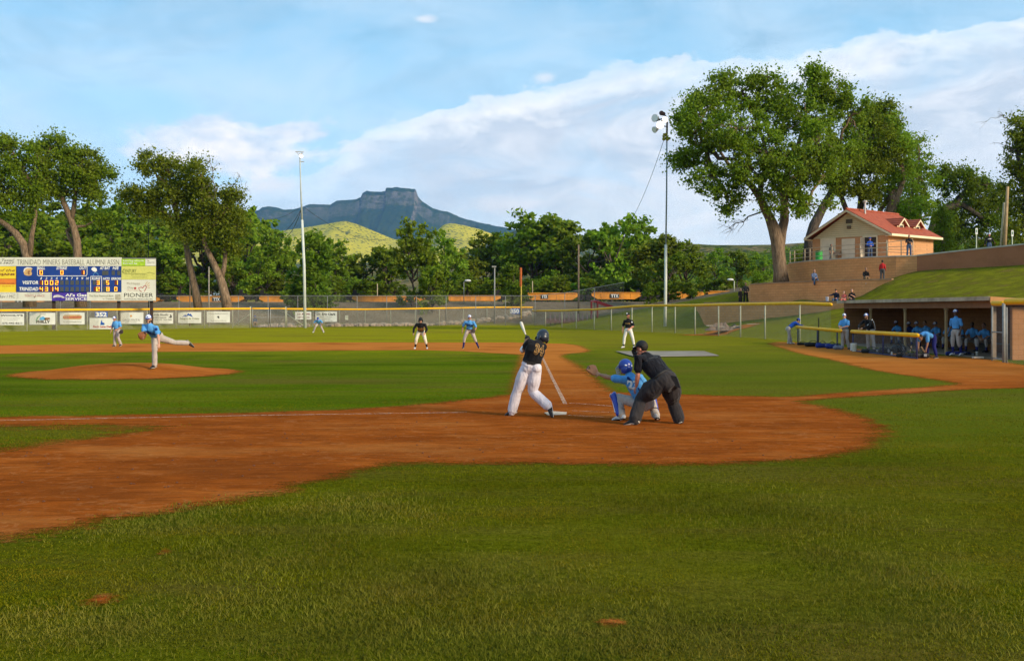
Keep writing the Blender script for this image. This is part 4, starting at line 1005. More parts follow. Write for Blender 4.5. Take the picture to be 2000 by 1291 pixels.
def digit(ch, x0, y0, w=5.4, h=8.6):
    t = MB(); pw = 1.35
    a = P(x0-.9, y0+h+.6, dz+.005); b = P(x0+w+.9, y0-.6, dz+.005); t.box(((a.x+b.x)/2, dz+.005, (a.z+b.z)/2), (b.x-a.x, .02, b.z-a.z))
    bed = t.build('digit_window', LEDX if not ch else DIGHALO, bp)
    if not ch: return
    x1, y1, ym = x0+w, y0+h, y0+h/2
    S = {'a':((x0,y0),(x1,y0)),'b':((x1,y0),(x1,ym)),'c':((x1,ym),(x1,y1)),'d':((x0,y1),(x1,y1)),'e':((x0,ym),(x0,y1)),'f':((x0,y0),(x0,ym)),'g':((x0,ym),(x1,ym))}
    t = MB()
    for k in SEG[ch]:
        (ax_, ay), (bx_, by) = S[k]
        r0 = min(ax_, bx_)-pw/2+.3; r1 = max(ax_, bx_)+pw/2-.3; s0 = min(ay, by)-pw/2+.3; s1 = max(ay, by)+pw/2-.3
        a = P(r0, s1, dz-.02); b = P(r1, s0, dz-.02); t.box(((a.x+b.x)/2, dz-.02, (a.z+b.z)/2), (b.x-a.x, .012+.002*ord(k)%.01, b.z-a.z))
    t.build('digit', LED, bed)
digit('0', 78.2, 528.8, 4.6, 7.4); digit('0', 118.6, 528.8, 4.6, 7.4); digit('1', 160, 528.8, 4.0, 7.4)
for i in range(10):
    x = 78.2+i*10.05
    digit('1002'[i] if i < 4 else '', x, 548.5, 4.8, 7.6); digit('4314'[i] if i < 4 else '', x, 561, 4.8, 7.6)
for ch, x, y in [('',182,548.5),('3',189.5,548.5),('1',184,561),('2',189.5,561),('',202,548.5),('5',208,548.5),('',202,561),('8',208.5,561),('1',225,548.5),('0',224,561),('',200.5,529.5),('',206.5,529.5),('',219,529.5),('',230,529.5)]:
    digit(ch, x, y, 4.4, 7.4)
# spartan-like crest and miner emblem as plain shapes
t = MB(); pts = [(47,536),(46,530),(48.5,525),(53,522.5),(60,523),(64,525),(62,526.5),(61,530),(62.5,534),(61,538),(55,538.8),(50,538)]
t.poly([P(x, y, dz) for x, y in pts]); cr = t.build('crest', M('crest_gold', (.60,.36,.15)), bp)
shape(cr, 'crest_plume', [P(x, y, dz-.01) for x, y in [(45.5,531),(47,525),(52,522),(60,522.3),(64,525),(59,524.6),(53,524.6),(49,527),(47.5,531)]], M('crest_white', (.7,.65,.6)))
shape(cr, 'crest_face', [P(x, y, dz-.01) for x, y in [(54,529),(58,528.5),(59.5,530.5),(57.5,532),(58.5,536),(56,537),(54,534)]], M('crest_brown', (.30,.13,.05)))
shape(bp, 'emblem', [P(x, y, dz) for x, y in [(178,526),(180,523),(184,521.5),(189,525),(189.5,529.5),(186,531.5),(182,530)]], WHT)
stroke(bp, [(182,539),(183,534.5),(187,532.5),(191,534.5),(192,539)], .7, SKYB, 'emblem_arch')
# right hand panels
lm = sbox('lime_panel', 237.6, 506, 284, 519.4, LIME, .02); ptext(lm, 'Supporting tomorrow', 240, 508, 281, 511.6, SD-.09, WHT, bold=.02); ptext(lm, 'from each day', 240, 513, 268, 516.8, SD-.09, WHT, bold=.02)
wp = sbox('small_panel', 284.2, 506, 304, 519.4, CREAM, .02); shape(wp, 'leaf_mark', [P(x, y, dz) for x, y in [(287,508),(290,508.5),(292,510.5),(289,510)]], M('leaf_ink', (.30,.22,.10))); ptext(wp, 'REALTOR', 288, 512, 302, 514, SD-.09, GRYI)
cp = sbox('chartreuse_panel', 237.6, 520, 304, 546, CHART, .02)
OLI = M('olive_ink2', (.20,.22,.05)); ptext(cp, 'CENTURY', 240, 526, 266.5, 533, SD-.09, OLI); stroke(cp, [(243,525),(240.5,527),(239.3,531),(241,534.5)], .8, OLI, 'flourish'); stroke(cp, [(243,535),(285,534.6),(292,532),(302,535)], .7, OLI, 'flourish'); ptext(cp, 'FINANCIAL GROUP, LLC', 256, 537, 290, 538.6, SD-.09, OLI); ptext(cp, 'TRINIDAD COLORADO', 258, 541, 287, 542.4, SD-.09, OLI)
pp = sbox('pioneer_panel', 237.6, 546.4, 304, 587.5, CREAM, .02)
ptext(pp, 'PIONEER', 242.5, 572.5, 299, 580.2, SD-.09, INK, bold=-.005); ptext(pp, 'NATURAL RESOURCES', 243, 583, 298, 585.6, SD-.09, GRYI)
ptext(pp, 'McHappy', 248, 551.5, 273.5, 557, SD-.09, M('ink_tan', (.34,.28,.20)), bold=-.01); ptext(pp, 'Day', 249.5, 559.5, 261, 565.5, SD-.09, M('ink_tan', (.34,.28,.20)), bold=-.01)
t = MB(); c_ = P(264, 563, dz); t.cyl(c_, c_+Vector((0, -.01, 0)), .11, seg=14); t.build('dot', REDI, pp); ptext(pp, 'Make Happy', 249, 566.6, 270, 568.2, SD-.09, REDI)
stroke(pp, [(271,564),(273,567.5),(276.5,570)], .9, REDI, 'heart'); stroke(pp, [(270.5,562.5),(276,561),(279,562.5),(281,559),(284,557.5),(286,560),(285,564),(282,569)], 1.2, REDI, 'heart')
for a, b in (((284,556),(288,550)),((286.5,557),(292,552.5)),((288,559.5),(292.5,557)),((288.5,562),(292.5,562))): stroke(pp, [a, b], .8, GOLD, 'ray')
s1 = sbox('sponsor_panel', -70, 571, 33, 587.7, CREAM, .015); ptext(s1, 'Rev I MC', -2, 576, 30, 582, SD-.09, GRYI, shear=.2); ptext(s1, 'This is Where We Meet', -20, 572, 30, 573.6, SD-.09, GRYI)
s2 = sbox('sponsor_panel', 33.4, 571, 101.5, 587.7, CREAM, .02); ptext(s2, "TONY'S & VINCE", 48, 575.5, 87, 580, SD-.09, M('ink_rose', (.45,.16,.12)), bold=.0); ptext(s2, 'HOMES IN TRINIDAD', 53, 572.2, 82, 573.8, SD-.09, GRYI); t = MB(); c_ = P(67.5, 580.5, dz-.01); t.ball(c_, .05); t.build('dot', INK, s2)
stroke(s2, [(35,573),(35,583)], .5, GRYI, 'edge'); stroke(s2, [(99.5,573),(99.5,583)], .5, GRYI, 'edge')
s3 = sbox('sponsor_panel', 101.8, 571.6, 170, 587.7, PURP, .02); ptext(s3, "Al's Gas", 127.5, 573.2, 169.3, 579.4, SD-.09, WHT, bold=.03); ptext(s3, 'SERVICE', 127.5, 581, 169.3, 586.8, SD-.09, WHT, bold=.02)
shape(s3, 'picture', [P(x, y, dz) for x, y in [(103.5,580),(106,577),(113,575.5),(120,577.5),(125.5,580),(126,582.5),(122,582.2),(118,580.5),(108,581),(104,582)]], M('shell', (.6,.55,.55)))
s4 = sbox('sponsor_panel', 170.3, 571, 237.3, 587.7, CREAM, .02); TI_ = M('ink_olive2', (.28,.27,.15)); ptext(s4, 'The First National Bank', 174, 576, 222, 579.8, SD-.09, TI_); ptext(s4, 'in Trinidad', 201, 582, 222.5, 585.2, SD-.09, TI_)
shape(s4, 'picture', [P(x, y, dz) for x, y in [(225,575.5),(235,575),(236,585),(231,586),(225,585)]], M('pic_tan', (.42,.38,.28)))

# ------------------------------------------------------------------ poles, lamps, wires
WOODP = M('weathered_pole', (.20,.14,.09), .9, .3, 3); CONC = M('pole_concrete', (.52,.55,.50), .7, .15, 2)
D = 118.0; b = onG(595, D)
pl = empty('light_pole', b, 'tall slim white floodlight pole behind centre field with two short crossarms', 'light pole')
t = MB(); t.tube([Vector((P(596,0,D).x, D, b.z-.1)), P(594,520,D), P(590,430,D)], [.17,.15,.13], seg=12, cap=False); t.build('lower_pole', CONC, pl, smooth=True)
t = MB(); t.tube([P(590,431,D), P(587.5,370,D), P(585.5,300,D)], [.095,.08,.065], seg=10, cap=False); t.build('upper_pole', M('pole_steel', (.42,.45,.42), .5), pl, smooth=True)
t = MB(); t.cyl(P(577,297,D), P(593,297.5,D), .05, seg=6); t.cyl(P(585,316,D), P(594,316.5,D), .05, seg=6); t.cyl(P(579,297.5,D), P(584,303,D), .03, seg=5); t.cyl(P(591,297.5,D), P(586.5,303,D), .03, seg=5); t.build('crossarm', M('arm', (.35,.33,.30)), pl)
LAMP = M('lamp_glow', (1.0,.90,.78), .5, 0, emit=2.5); SHADE = M('lamp_shade', (.55,.50,.46), .35, .1, metal=.6); SHD = M('lamp_body', (.10,.07,.06), .5)
def flood(parent, c, d, r, on, L=.55):
    """a floodlight: conical reflector with its lens, pointing along d"""
    d = Vector(d).normalized(); c = Vector(c)
    t = MB(); t.tube([c-d*L, c-d*L*.6, c], [r*.35, r*.7, r], seg=14, cap=False); o = t.build('floodlight', SHADE, parent, smooth=True)
    t = MB(); t.tube([c+d*.01, c+d*.04], [r*.94, r*.90], seg=14, cap=False); t.build('lens', LAMP if on else M('lens_off', (.75,.74,.72), .15, .05), o)
    t = MB(); t.tube([c-d*(L+.28), c-d*L], [.10, .13], seg=8); t.build('ballast_box', SHD, o, smooth=True)
flood(pl, P(588,305,D-.25), (.1,-1,-.5), .20, True, .35)
D = 100.0; b = onG(1299, D)
fp = empty('floodlight_pole', b, 'tall grey floodlight pole with a cluster of lamps, one lit, left of the great cottonwood', 'light pole')
t = MB(); t.tube([Vector((P(1299,0,D).x, D, b.z-.1)), P(1300,560,D), P(1300.5,478,D)], [.15,.135,.12], seg=12, cap=False); t.build('lower_pole', M('pole_cream', (.56,.58,.52), .7, .15, 2), fp, smooth=True)
t = MB(); t.tube([P(1300.5,479,D), P(1302,370,D), P(1302.5,262,D)], [.075,.07,.06], seg=10, cap=False); t.build('upper_pole', M('pole_gs', (.24,.29,.30), .5), fp, smooth=True)
t = MB(); t.tube([P(1302.5,264,D), P(1303,240,D), P(1302,230,D), P(1298,225,D), P(1293,224,D)], [.09,.08,.07,.06,.05], seg=8, cap=False); t.cyl(P(1303,233,D), P(1290,233,D), .05, seg=6); t.cyl(P(1303,248,D), P(1293,246,D), .05, seg=6); t.build('bracket', SHD, fp, smooth=True)
t = MB(); t.ball(P(1292,221.5,D), .22); t.ball(P(1296,223,D), .18); t.build('junction_box', M('jbox', (.08,.04,.035), .7), fp)
flood(fp, P(1279,231,D-.2), (-.75,-1,.05), .36, False, .6); flood(fp, P(1289.5,244.5,D-.5), (-.15,-1,-.25), .36, True, .6); flood(fp, P(1278,254,D-.3), (-.9,-.7,-.45), .30, False, .45); flood(fp, P(1299,234,D-.3), (.35,-1,.1), .28, True, .4)
t = MB()
for k in range(9): t.ball(P(1300+random.uniform(-4,9), 266+random.uniform(-4,7), D-.2), random.uniform(.09,.2), seg=6, rings=4)
t.build('vine_clump', M('vine', (.30,.26,.03), .8), fp)
# small lamp posts and utility poles
def post(name, label, x, yt, yb, D, w, mat, group=None, extra=None):
    b = onG(x, D) ; r_ = w*D/F/2; root = empty(name, b, label, 'pole' if 'lamp' not in name else 'lamp post', group)
    t = MB(); t.tube([Vector((b.x, D, b.z-.1)), P(x, yt, D)], [r_*1.15, r_*.9], seg=8, cap=False); t.build('pole', mat, root, smooth=True)
    if extra: extra(root)
    return root
def cobra(x, y, D, s=1):
    def f(root):
        t = MB(); t.cyl(P(x,y,D), P(x+s*6,y-2.5,D), .04, seg=6); t.build('arm', GALV, root); t = MB(); t.ball(P(x+s*7.5,y-2.6,D), (.45,.3,.16)); t.build('lamp_head', M('lamp_head', (.7,.7,.68)), root)
    return f
post('lamp_post', 'grey lamp post left of the foul pole, standing behind the fence', 966, 521, 636, 136, 2.6, GALV, extra=lambda r_: MB().box(P(965,521,136), (.55,.3,.18)).build('lamp_head', GALV, r_) and None)
post('street_lamp', 'thin street lamp with a white head above the first baseman', 906, 551, 640, 150, 1.6, GALV, extra=cobra(906,551,150))
post('street_lamp', 'small lamp post by the last rail car left of the two men in black', 1434, 549, 590, 150, 1.8, M('pale_pole', (.45,.48,.35)), extra=cobra(1434,549,150,-1))
post('utility_pole', 'tall brown wooden utility pole right of the foul pole', 1130, 478, 640, 138, 3.4, WOODP)
post('utility_pole', 'short pale pole just above the rail car right of the foul pole', 1040, 549, 590, 163, 1.8, M('pale_wood', (.40,.32,.2)))
post('utility_pole', 'thin dark pole rising behind the right end of the scoreboard', 290, 425, 600, 130, 1.5, BLK)
post('utility_pole', 'grey pole pair between the two cottonwood trunks', 408, 521, 600, 132, 2.6, M('grey_wood', (.30,.27,.22)))
post('utility_pole', 'short pole over the orange car right of the white light pole', 737, 554, 590, 163, 1.8, M('pale_wood', (.40,.32,.2)))
post('utility_pole', 'short brown pole left of the curved cottonwood trunk', 371, 548, 600, 130, 2.4, WOODP)
up = onG(1962, 88); ur = empty('utility_pole', up, 'double wooden utility pole standing behind the rising wall at right', 'pole')
t = MB(); t.tube([Vector((P(1961,0,88).x, 88, up.z)), P(1968,365,88)], [.16,.12], seg=8, cap=False); t.build('pole', M('tan_wood', (.36,.25,.13), .9, .3, 3), ur, smooth=True)
t = MB(); t.tube([Vector((P(1956,0,88).x, 88.3, up.z)), P(1961,396,88.3)], [.10,.08], seg=8, cap=False); t.build('stub_pole', M('tan_wood2', (.44,.38,.24), .9, .3, 3), ur, smooth=True)
def wire(label, a, b, sag, r=.02):
    a = Vector(a); b = Vector(b); pts = [a.lerp(b, i/14)-Vector((0, 0, sag*4*(i/14)*(1-i/14))) for i in range(15)]
    t = MB(); t.tube([p-a for p in pts], [r]*15, seg=4, cap=False); o = t.build('cable', M('cable', (.04,.045,.05)), None, None); o.location = a; tag(o, label, 'cable'); return o
wire('cable running down left from the floodlight cluster toward the treetops', P(1299,266,100), P(1216,452,138), 1.2, .022)
wire('cable from the white light pole down left to the treetops', P(589,408,118), P(542,460,150), .6, .03)
wire('second cable beside the first one left of the white light pole', P(589,409,118), P(546,462,150), 1.2, .03)
wire('faint cable crossing the mesa from the white light pole leftward', P(588,404,118), P(500,424,160), .8, .02)
wire('faint cable crossing the mesa from the white light pole rightward', P(592,404,118), P(760,466,200), 1.5, .025)
wire('cable sagging right from the top of the utility pole near the foul pole', P(1131,482,138), P(1195,492,138), 1.6, .025)
# ------------------------------------------------------------------ terraces, walls, building
def block_mat(name, a, b_, mort, scale=1.0, bw=.42, bh=.2):
    m, nt, b, out = newmat(name); p = pos(nt); s = N(nt, 'ShaderNodeSeparateXYZ'); nt.links.new(p, s.inputs[0])
    cv_ = N(nt, 'ShaderNodeCombineXYZ'); nt.links.new(mth(nt, 'ADD', s.outputs[0], mth(nt, 'MULTIPLY', s.outputs[1], -1.0)), cv_.inputs[0]); nt.links.new(s.outputs[2], cv_.inputs[1])
    br = N(nt, 'ShaderNodeTexBrick'); nt.links.new(cv_.outputs[0], br.inputs['Vector'])
    br.inputs['Scale'].default_value = scale; br.inputs['Color1'].default_value = (*a, 1); br.inputs['Color2'].default_value = (*b_, 1); br.inputs['Mortar'].default_value = (*mort, 1)
    br.inputs['Mortar Size'].default_value = .012; br.inputs['Brick Width'].default_value = bw; br.inputs['Row Height'].default_value = bh; br.inputs['Bias'].default_value = 0
    n = noise(nt, mapping(nt, p, (.6, .6, 1.6)), .7, 7, .65); n2 = noise(nt, p, 5, 5, .7)
    c = mix(nt, ramp(nt, n, [(.45, 0.0), (.75, .55)]), br.outputs[0], tuple(x*.55 for x in a))
    c = mix(nt, ramp(nt, n2, [(.5, 0.0), (.8, .3)]), c, tuple(min(1, x*1.4) for x in b_))
    nt.links.new(c, b.inputs['Base Color']); b.inputs['Roughness'].default_value = .95; b.inputs['Specular IOR Level'].default_value = .05
    bump(nt, b, mth(nt, 'ADD', br.outputs['Fac'], mth(nt, 'MULTIPLY', n2, -.5)), .4, -.02)
    return m
TERR = block_mat('terrace_block', (.60,.275,.105), (.66,.315,.125), (.42,.18,.07), bw=.9, bh=.22)
STUC = block_mat('brown_stucco', (.35,.14,.065), (.37,.15,.07), (.34,.135,.062), bw=4, bh=2.5)
CAPM = M('concrete_cap', (.50,.44,.34), .9, .2, 2); TOPM = M('terrace_top', (.34,.24,.16), .95, .25, 1)
def terrace(label, front, back, ztop, zbot, name='seating_terrace', mat=None, cap=True):
    pts = [Vector(((x-1000)/F*d, d, zbot)) for x, d in front]; bk = [Vector(((x-1000)/F*d, d, zbot)) for x, d in back]
    t = MB(); poly = pts+bk[::-1]
    root = empty(name, (pts[0].x, pts[0].y, zbot), label, 'terrace' if name == 'seating_terrace' else 'wall')
    t.prism([Vector((p.x, p.y, zbot)) for p in poly], (0, 0, ztop-zbot)); t.build('wall_face', mat or TERR, root)
    if cap:
        t = MB(); fr = [Vector((p.x, p.y, ztop+.003)) for p in pts]; off = [Vector((p.x+.1, p.y-.06, ztop+.003)) for p in pts]
        for a, b in zip(fr[:-1], fr[1:]):
            d = (b-a); n = Vector((d.y, -d.x, 0)).normalized()
            t.prism([a+n*.05, b+n*.05, b-n*.42, a-n*.42], (0, 0, .09))
        t.build('coping', CAPM if cap is True else cap, root)
    return root
T1 = [(1541,100),(1580,95.5),(1640,91.5),(1700,88.5),(1750,87),(1791,86.2)]
T2 = [(1466,101),(1500,97.5),(1541,94.5),(1600,90),(1660,87.2),(1700,85.8),(1742,84.8)]
T3 = [(1376,97),(1440,92),(1520,86.5),(1600,81.5),(1650,79.5),(1705,77.5)]
terrace('upper curved block wall holding up the building patio and its railing', T1, [(1530,106),(1560,112),(1700,118),(1800,118),(1800,87)], 6.13, 3.2, name='patio_wall')
terrace('middle seating terrace with two seated spectators', T2, [(1455,112),(1541,108),(1640,98),(1700,95),(1745,92)], 4.25, 1.4, cap=M('cap2', (.36,.22,.12), .9, .2, 2))
terrace('lowest seating terrace behind the right field fence', T3, [(1360,110),(1440,108),(1541,101),(1640,92),(1700,88.5)], 2.50, 0.0, cap=M('cap2', (.36,.22,.12), .9, .2, 2))
# rising brown wall to the right edge
rw = [(1791,86.2,500.5),(1850,84,494),(1920,81.5,486.5),(2000,78.5,478.5),(2120,74.5,466)]
root = empty('retaining_wall', P(1791,530,86.2), 'smooth brown retaining wall rising toward the right edge above the grass bank', 'wall')
t = MB(); fr = []; 
for x, d, y in rw:
    a = P(x, y, d); fr.append(a)
V = [];  Fq = []
for i, a in enumerate(fr):
    z0 = Hs(a.x, a.y)-1.5; n = Vector((.25, .85, 0)).normalized()*.45
    V += [(a.x, a.y, z0), (a.x, a.y, a.z), (a.x+n.x, a.y+n.y, a.z), (a.x+n.x, a.y+n.y, z0)]
    if i: b0 = 4*(i-1); c0 = 4*i; Fq += [(b0, c0, c0+1, b0+1), (b0+1, c0+1, c0+2, b0+2), (b0+2, c0+2, c0+3, b0+3)]
Fq += [(3, 2, 1, 0), (len(V)-4, len(V)-3, len(V)-2, len(V)-1)]
t.add(V, Fq); t.build('wall_face', STUC, root)
t = MB()
V = []; Fq = []
for i, a in enumerate(fr):
    n = Vector((.25, .85, 0)).normalized()
    V += [tuple(a-n*.06+Vector((0,0,.003))), tuple(a-n*.06+Vector((0,0,.11))), tuple(a+n*.51+Vector((0,0,.11))), tuple(a+n*.51+Vector((0,0,.003)))]
    if i: b0 = 4*(i-1); c0 = 4*i; Fq += [(b0, c0, c0+1, b0+1), (b0+1, c0+1, c0+2, b0+2), (b0+2, c0+2, c0+3, b0+3)]
t.add(V, Fq); t.build('coping', CAPM, root)

# building with tiled roof
Cn = Vector((735/F*97, 97, 6.13)); ua = Vector((.753, .658, 0)); ub = Vector((-.658, .753, 0)); LA, LB = 7.9, 7.7; ZE = 8.72; ZR = 10.95; UP = Vector((0, 0, 1))
bd = empty('snack_building', Cn, 'small tan building with a red tiled gable roof, two dormers and three doors', 'building')
BRKF = block_mat('tan_block', (.56,.29,.14), (.60,.32,.155), (.46,.24,.12), bw=.4, bh=.2); BRKS = BRKF
SIDING = M('siding', (.66,.56,.35), .8, .1, 1); TRIM = M('cream_trim', (.74,.64,.44), .6, .1, 2); DOORM = M('cream_door', (.70,.62,.47), .6, .1, 1.5)
def BP(a, b, z): return Cn+ua*a+ub*b+Vector((0, 0, z-Cn.z))
t = MB(); t.prism([BP(0,0,Cn.z-.3), BP(LA,0,Cn.z-.3), BP(LA,LB,Cn.z-.3), BP(0,LB,Cn.z-.3)], (0, 0, ZE-Cn.z+.1)); t.build('wall', BRKF, bd)
t = MB(); t.prism([BP(-.02,0,ZE-.2), BP(-.02,LB,ZE-.2), BP(-.02,LB/2,ZR-.12)], ua*(LA+.04)); g = t.build('gable', SIDING, bd)
t = MB()
for i in range(11):
    z = ZE-.18+i*.18; w_ = (LB/2)*(1-(z-ZE+.2)/(ZR-ZE+.08)); 
    if w_ > .1: t.box(BP(-.035, LB/2, z), (.03, w_*2, .018), ax=(ua, ub, UP))
t.build('siding_shadow_line', M('siding_line', (.30,.26,.17), .8), g)
t = MB(); t.box(BP(-.06, LB/2, 9.95), (.08, .62, .36), ax=(ua, ub, UP)); t.build('vent', M('vent', (.10,.085,.06), .8), g)
t = MB(); t.box(BP(-.1, LB/2, 9.42), (.16, .34, .26), ax=(ua, ub, UP)); t.build('wall_light', M('wall_light', (.14,.09,.05), .6), g)
def tile_mat():
    m, nt, b, out = newmat('roof_tile'); p = pos(nt)
    rot = N(nt, 'ShaderNodeVectorMath', operation='DOT_PRODUCT'); nt.links.new(p, rot.inputs[0]); rot.inputs[1].default_value = tuple(ua)
    f = mth(nt, 'FRACT', mth(nt, 'MULTIPLY', rot.outputs['Value'], 1/.26)); tri = mth(nt, 'ABSOLUTE', mth(nt, 'SUBTRACT', f, .5))
    s = N(nt, 'ShaderNodeSeparateXYZ'); nt.links.new(p, s.inputs[0]); g_ = mth(nt, 'FRACT', mth(nt, 'MULTIPLY', s.outputs[2], 1/.17))
    c = ramp(nt, noise(nt, p, 2.2, 5, .7), [(.3, (.27,.045,.016)), (.7, (.42,.09,.032))])
    c = mix(nt, ramp(nt, g_, [(.0, .5), (.15, 0.0)]), c, (.16,.035,.015))
    nt.links.new(c, b.inputs['Base Color']); b.inputs['Roughness'].default_value = .7; bump(nt, b, mth(nt, 'SUBTRACT', g_, mth(nt, 'MULTIPLY', tri, 2.5)), .8, .06); return m
TILE = tile_mat()
OH = .55; EV = .6; rise = (ZR-ZE)/(LB/2)
t = MB()
for s in (0, 1):
    b0 = -EV if s == 0 else LB+EV; ze = ZE+.02-EV*rise*.55
    pts = [BP(-OH, b0, ze), BP(LA+OH, b0, ze), BP(LA+OH, LB/2, ZR), BP(-OH, LB/2, ZR)]
    t.prism(pts if s == 0 else pts[::-1], (0, 0, .10))
t.tube([BP(-OH-.05, LB/2, ZR+.12), BP(LA+OH+.05, LB/2, ZR+.12)], [.11, .11], seg=8, cap=False)
rf = t.build('roof', TILE, bd)
t = MB()
for s in (0, 1):
    b0 = -EV if s == 0 else LB+EV; ze = ZE+.02-EV*rise*.55
    a_ = BP(-OH-.02, b0, ze-.16); c_ = BP(-OH-.02, LB/2, ZR-.16); t.prism([a_, c_, c_+Vector((0,0,.2)), a_+Vector((0,0,.2))], ua*.05)
    q0 = BP(-OH, b0-.02, ze-.13); q1 = BP(LA+OH, b0-.02, ze-.13); t.prism([q0, q1, q1+Vector((0,0,.2)), q0+Vector((0,0,.2))], ub*(-.05 if s == 0 else .05))
    t.prism([BP(-OH, b0, ze-.12), BP(LA+OH, b0, ze-.12), BP(LA+OH, 0 if s == 0 else LB, ze-.12), BP(-OH, 0 if s == 0 else LB, ze-.12)], (0, 0, .04))
t.build('fascia', TRIM, rf)
t = MB(); t.cyl(BP(1.6, LB/2-.6, ZR-.6), BP(1.6, LB/2-.6, ZR+.85), .09); t.cyl(BP(1.6, LB/2-.6, ZR+.80), BP(1.6, LB/2-.6, ZR+.95), .2); t.build('vent_pipe', M('pipe', (.50,.48,.46), .5), rf)
for a0 in (3.7, 6.6):
    zb = ZE+.35; bf_ = .9; zw = zb+.62; zp = zb+1.12; hw = .62
    t = MB(); t.prism([BP(a0-hw, bf_, zb-.3), BP(a0+hw, bf_, zb-.3), BP(a0+hw, bf_, zw), BP(a0, bf_, zp), BP(a0-hw, bf_, zw)], ub*2.2); dm = t.build('dormer', SIDING, rf)
    t = MB()
    for s in (-1, 1):
        t.prism([BP(a0+s*(hw+.28), bf_-.35, zw-.16), BP(a0+s*(hw+.28), bf_+3.0, zw-.16), BP(a0, bf_+3.0, zp+.04), BP(a0, bf_-.35, zp+.04)][::s], (0, 0, .08))
    t.build('dormer_roof', TILE, dm)
    t = MB()
    for s in (-1, 1):
        a_ = BP(a0+s*(hw+.26), bf_-.37, zw-.27); c_ = BP(a0, bf_-.37, zp-.07); t.prism([a_, c_, c_+Vector((0,0,.14)), a_+Vector((0,0,.14))], ub*.05)
    for dx in (-.34, .34): t.box(BP(a0+dx, bf_-.03, zb+.25), (.07, .08, .62), ax=(ua, ub, UP))
    t.box(BP(a0, bf_-.03, zb+.57), (.75, .08, .07), ax=(ua, ub, UP)); t.build('dormer_trim', TRIM, dm)
    t = MB(); t.box(BP(a0, bf_-.015, zb+.26), (.6, .05, .55), ax=(ua, ub, UP)); t.build('dormer_window', M('dark_glass', (.06,.05,.04), .15, spec=.6), dm)
def door(b0, w_, z1, mat, nm='door', frame=True, inner=None):
    fz0 = Cn.z; t = MB()
    if frame:
        for db in (-w_/2-.06, w_/2+.06): t.box(BP(-.04, b0+db, (fz0+z1)/2+.06), (.09, .12, z1-fz0+.12), ax=(ua, ub, UP))
        t.box(BP(-.045, b0, z1+.06), (.1, w_+.02, .12), ax=(ua, ub, UP)); fr_ = t.build('door_frame', TRIM, bd)
    t = MB(); t.box(BP(-.02, b0, (fz0+z1)/2), (.06, w_, z1-fz0), ax=(ua, ub, UP)); d_ = t.build(nm, mat, bd)
    if nm == 'door': t = MB(); t.ball(BP(-.08, b0-w_/2+.12, fz0+1.0), .05); t.build('handle', M('brass', (.3,.22,.1), .4, metal=.8), d_)
    return d_
door(6.05, 1.35, 8.42, DOORM); door(3.95, 1.35, 8.40, DOORM, 'shutter', False); d3 = door(1.75, 1.25, 8.42, M('doorway_shade', (.05,.04,.035), .8), 'doorway')  # dark panel stands in for the unlit room behind the open doorway
t = MB(); t.box(BP(-.35, 2.3, 7.27), (.7, .05, 2.25), ax=(ua, ub, UP)); t.build('door', DOORM, bd)
# patio railing
RAIL = M('rail_tan', (.42,.33,.22), .5, .15, 3)
rr = empty('patio_railing', P(1543,513,100), 'tan pipe railing with three rails along the patio wall', 'railing')
rl = [(1543,99.6),(1552,98.6),(1580,95.4),(1640,91.5),(1680,89.5),(1735,87.5)]
def RP(x, d, z): return Vector(((x-1000)/F*(d+.35), d+.35, 6.2+z))
for z in (.35, .72, 1.08):
    t = MB(); t.tube([RP(x, d, z) for x, d in rl], [.028]*len(rl), seg=6, cap=False); t.build('rail', RAIL, rr, smooth=True)
for x in (1543,1552,1572,1582,1625,1680,1733):
    d = np.interp(x, [q[0] for q in rl], [q[1] for q in rl]); t = MB(); t.cyl(RP(x, d, -.1), RP(x, d, 1.1), .04, seg=6); t.build('post', RAIL, rr, smooth=True)
r2 = empty('ramp_railing', P(1724,503,88), 'sloping tan pipe railing in front of the side wall of the building', 'railing')
for z0, z1 in ((.25,.10),(.62,.62),(.95,1.15),(.45,.35)):
    t = MB(); t.cyl(Vector(((1724-1000)/F*88.5, 88.5, 6.35+z0)), Vector(((1783-1000)/F*87.5, 87.5, 6.35+z1*1.05)), .028, seg=6); t.build('rail', RAIL, r2, smooth=True)
for x in (1732, 1760, 1783):
    t = MB(); t.cyl(Vector(((x-1000)/F*88, 88, 6.1)), Vector(((x-1000)/F*88, 88, 7.5)), .04, seg=6); t.build('post', RAIL, r2, smooth=True)
bb = Vector(((1599.5-1000)/F*95.5, 95.5, 6.13)); t = MB(); t.tube([bb, bb+UP*.85], [.30, .30], seg=16, cap=False); o = t.build('trash_can', M('green_bin', (.03,.30,.05), .5), None, bb); tag(o, 'bright green drum bin on the patio behind the railing', 'trash can')
t = MB(); t.tube([bb+UP*.85, bb+UP*.93], [.33, .31], seg=16, cap=False); t.build('rim', M('green_bin_dark', (.02,.12,.03), .5), o)
fb_ = BP(-.3, 4.95, 6.13); t = MB(); t.box(fb_+UP*.95, (.35, .7, .3), ax=(ua, ub, UP)); t.box(fb_+UP*.4, (.12, .15, .8), ax=(ua, ub, UP)); o = t.build('drinking_fountain', M('fountain', (.30,.22,.15), .6), None, fb_); tag(o, 'tan drinking fountain on the building wall between the doors', 'drinking fountain')
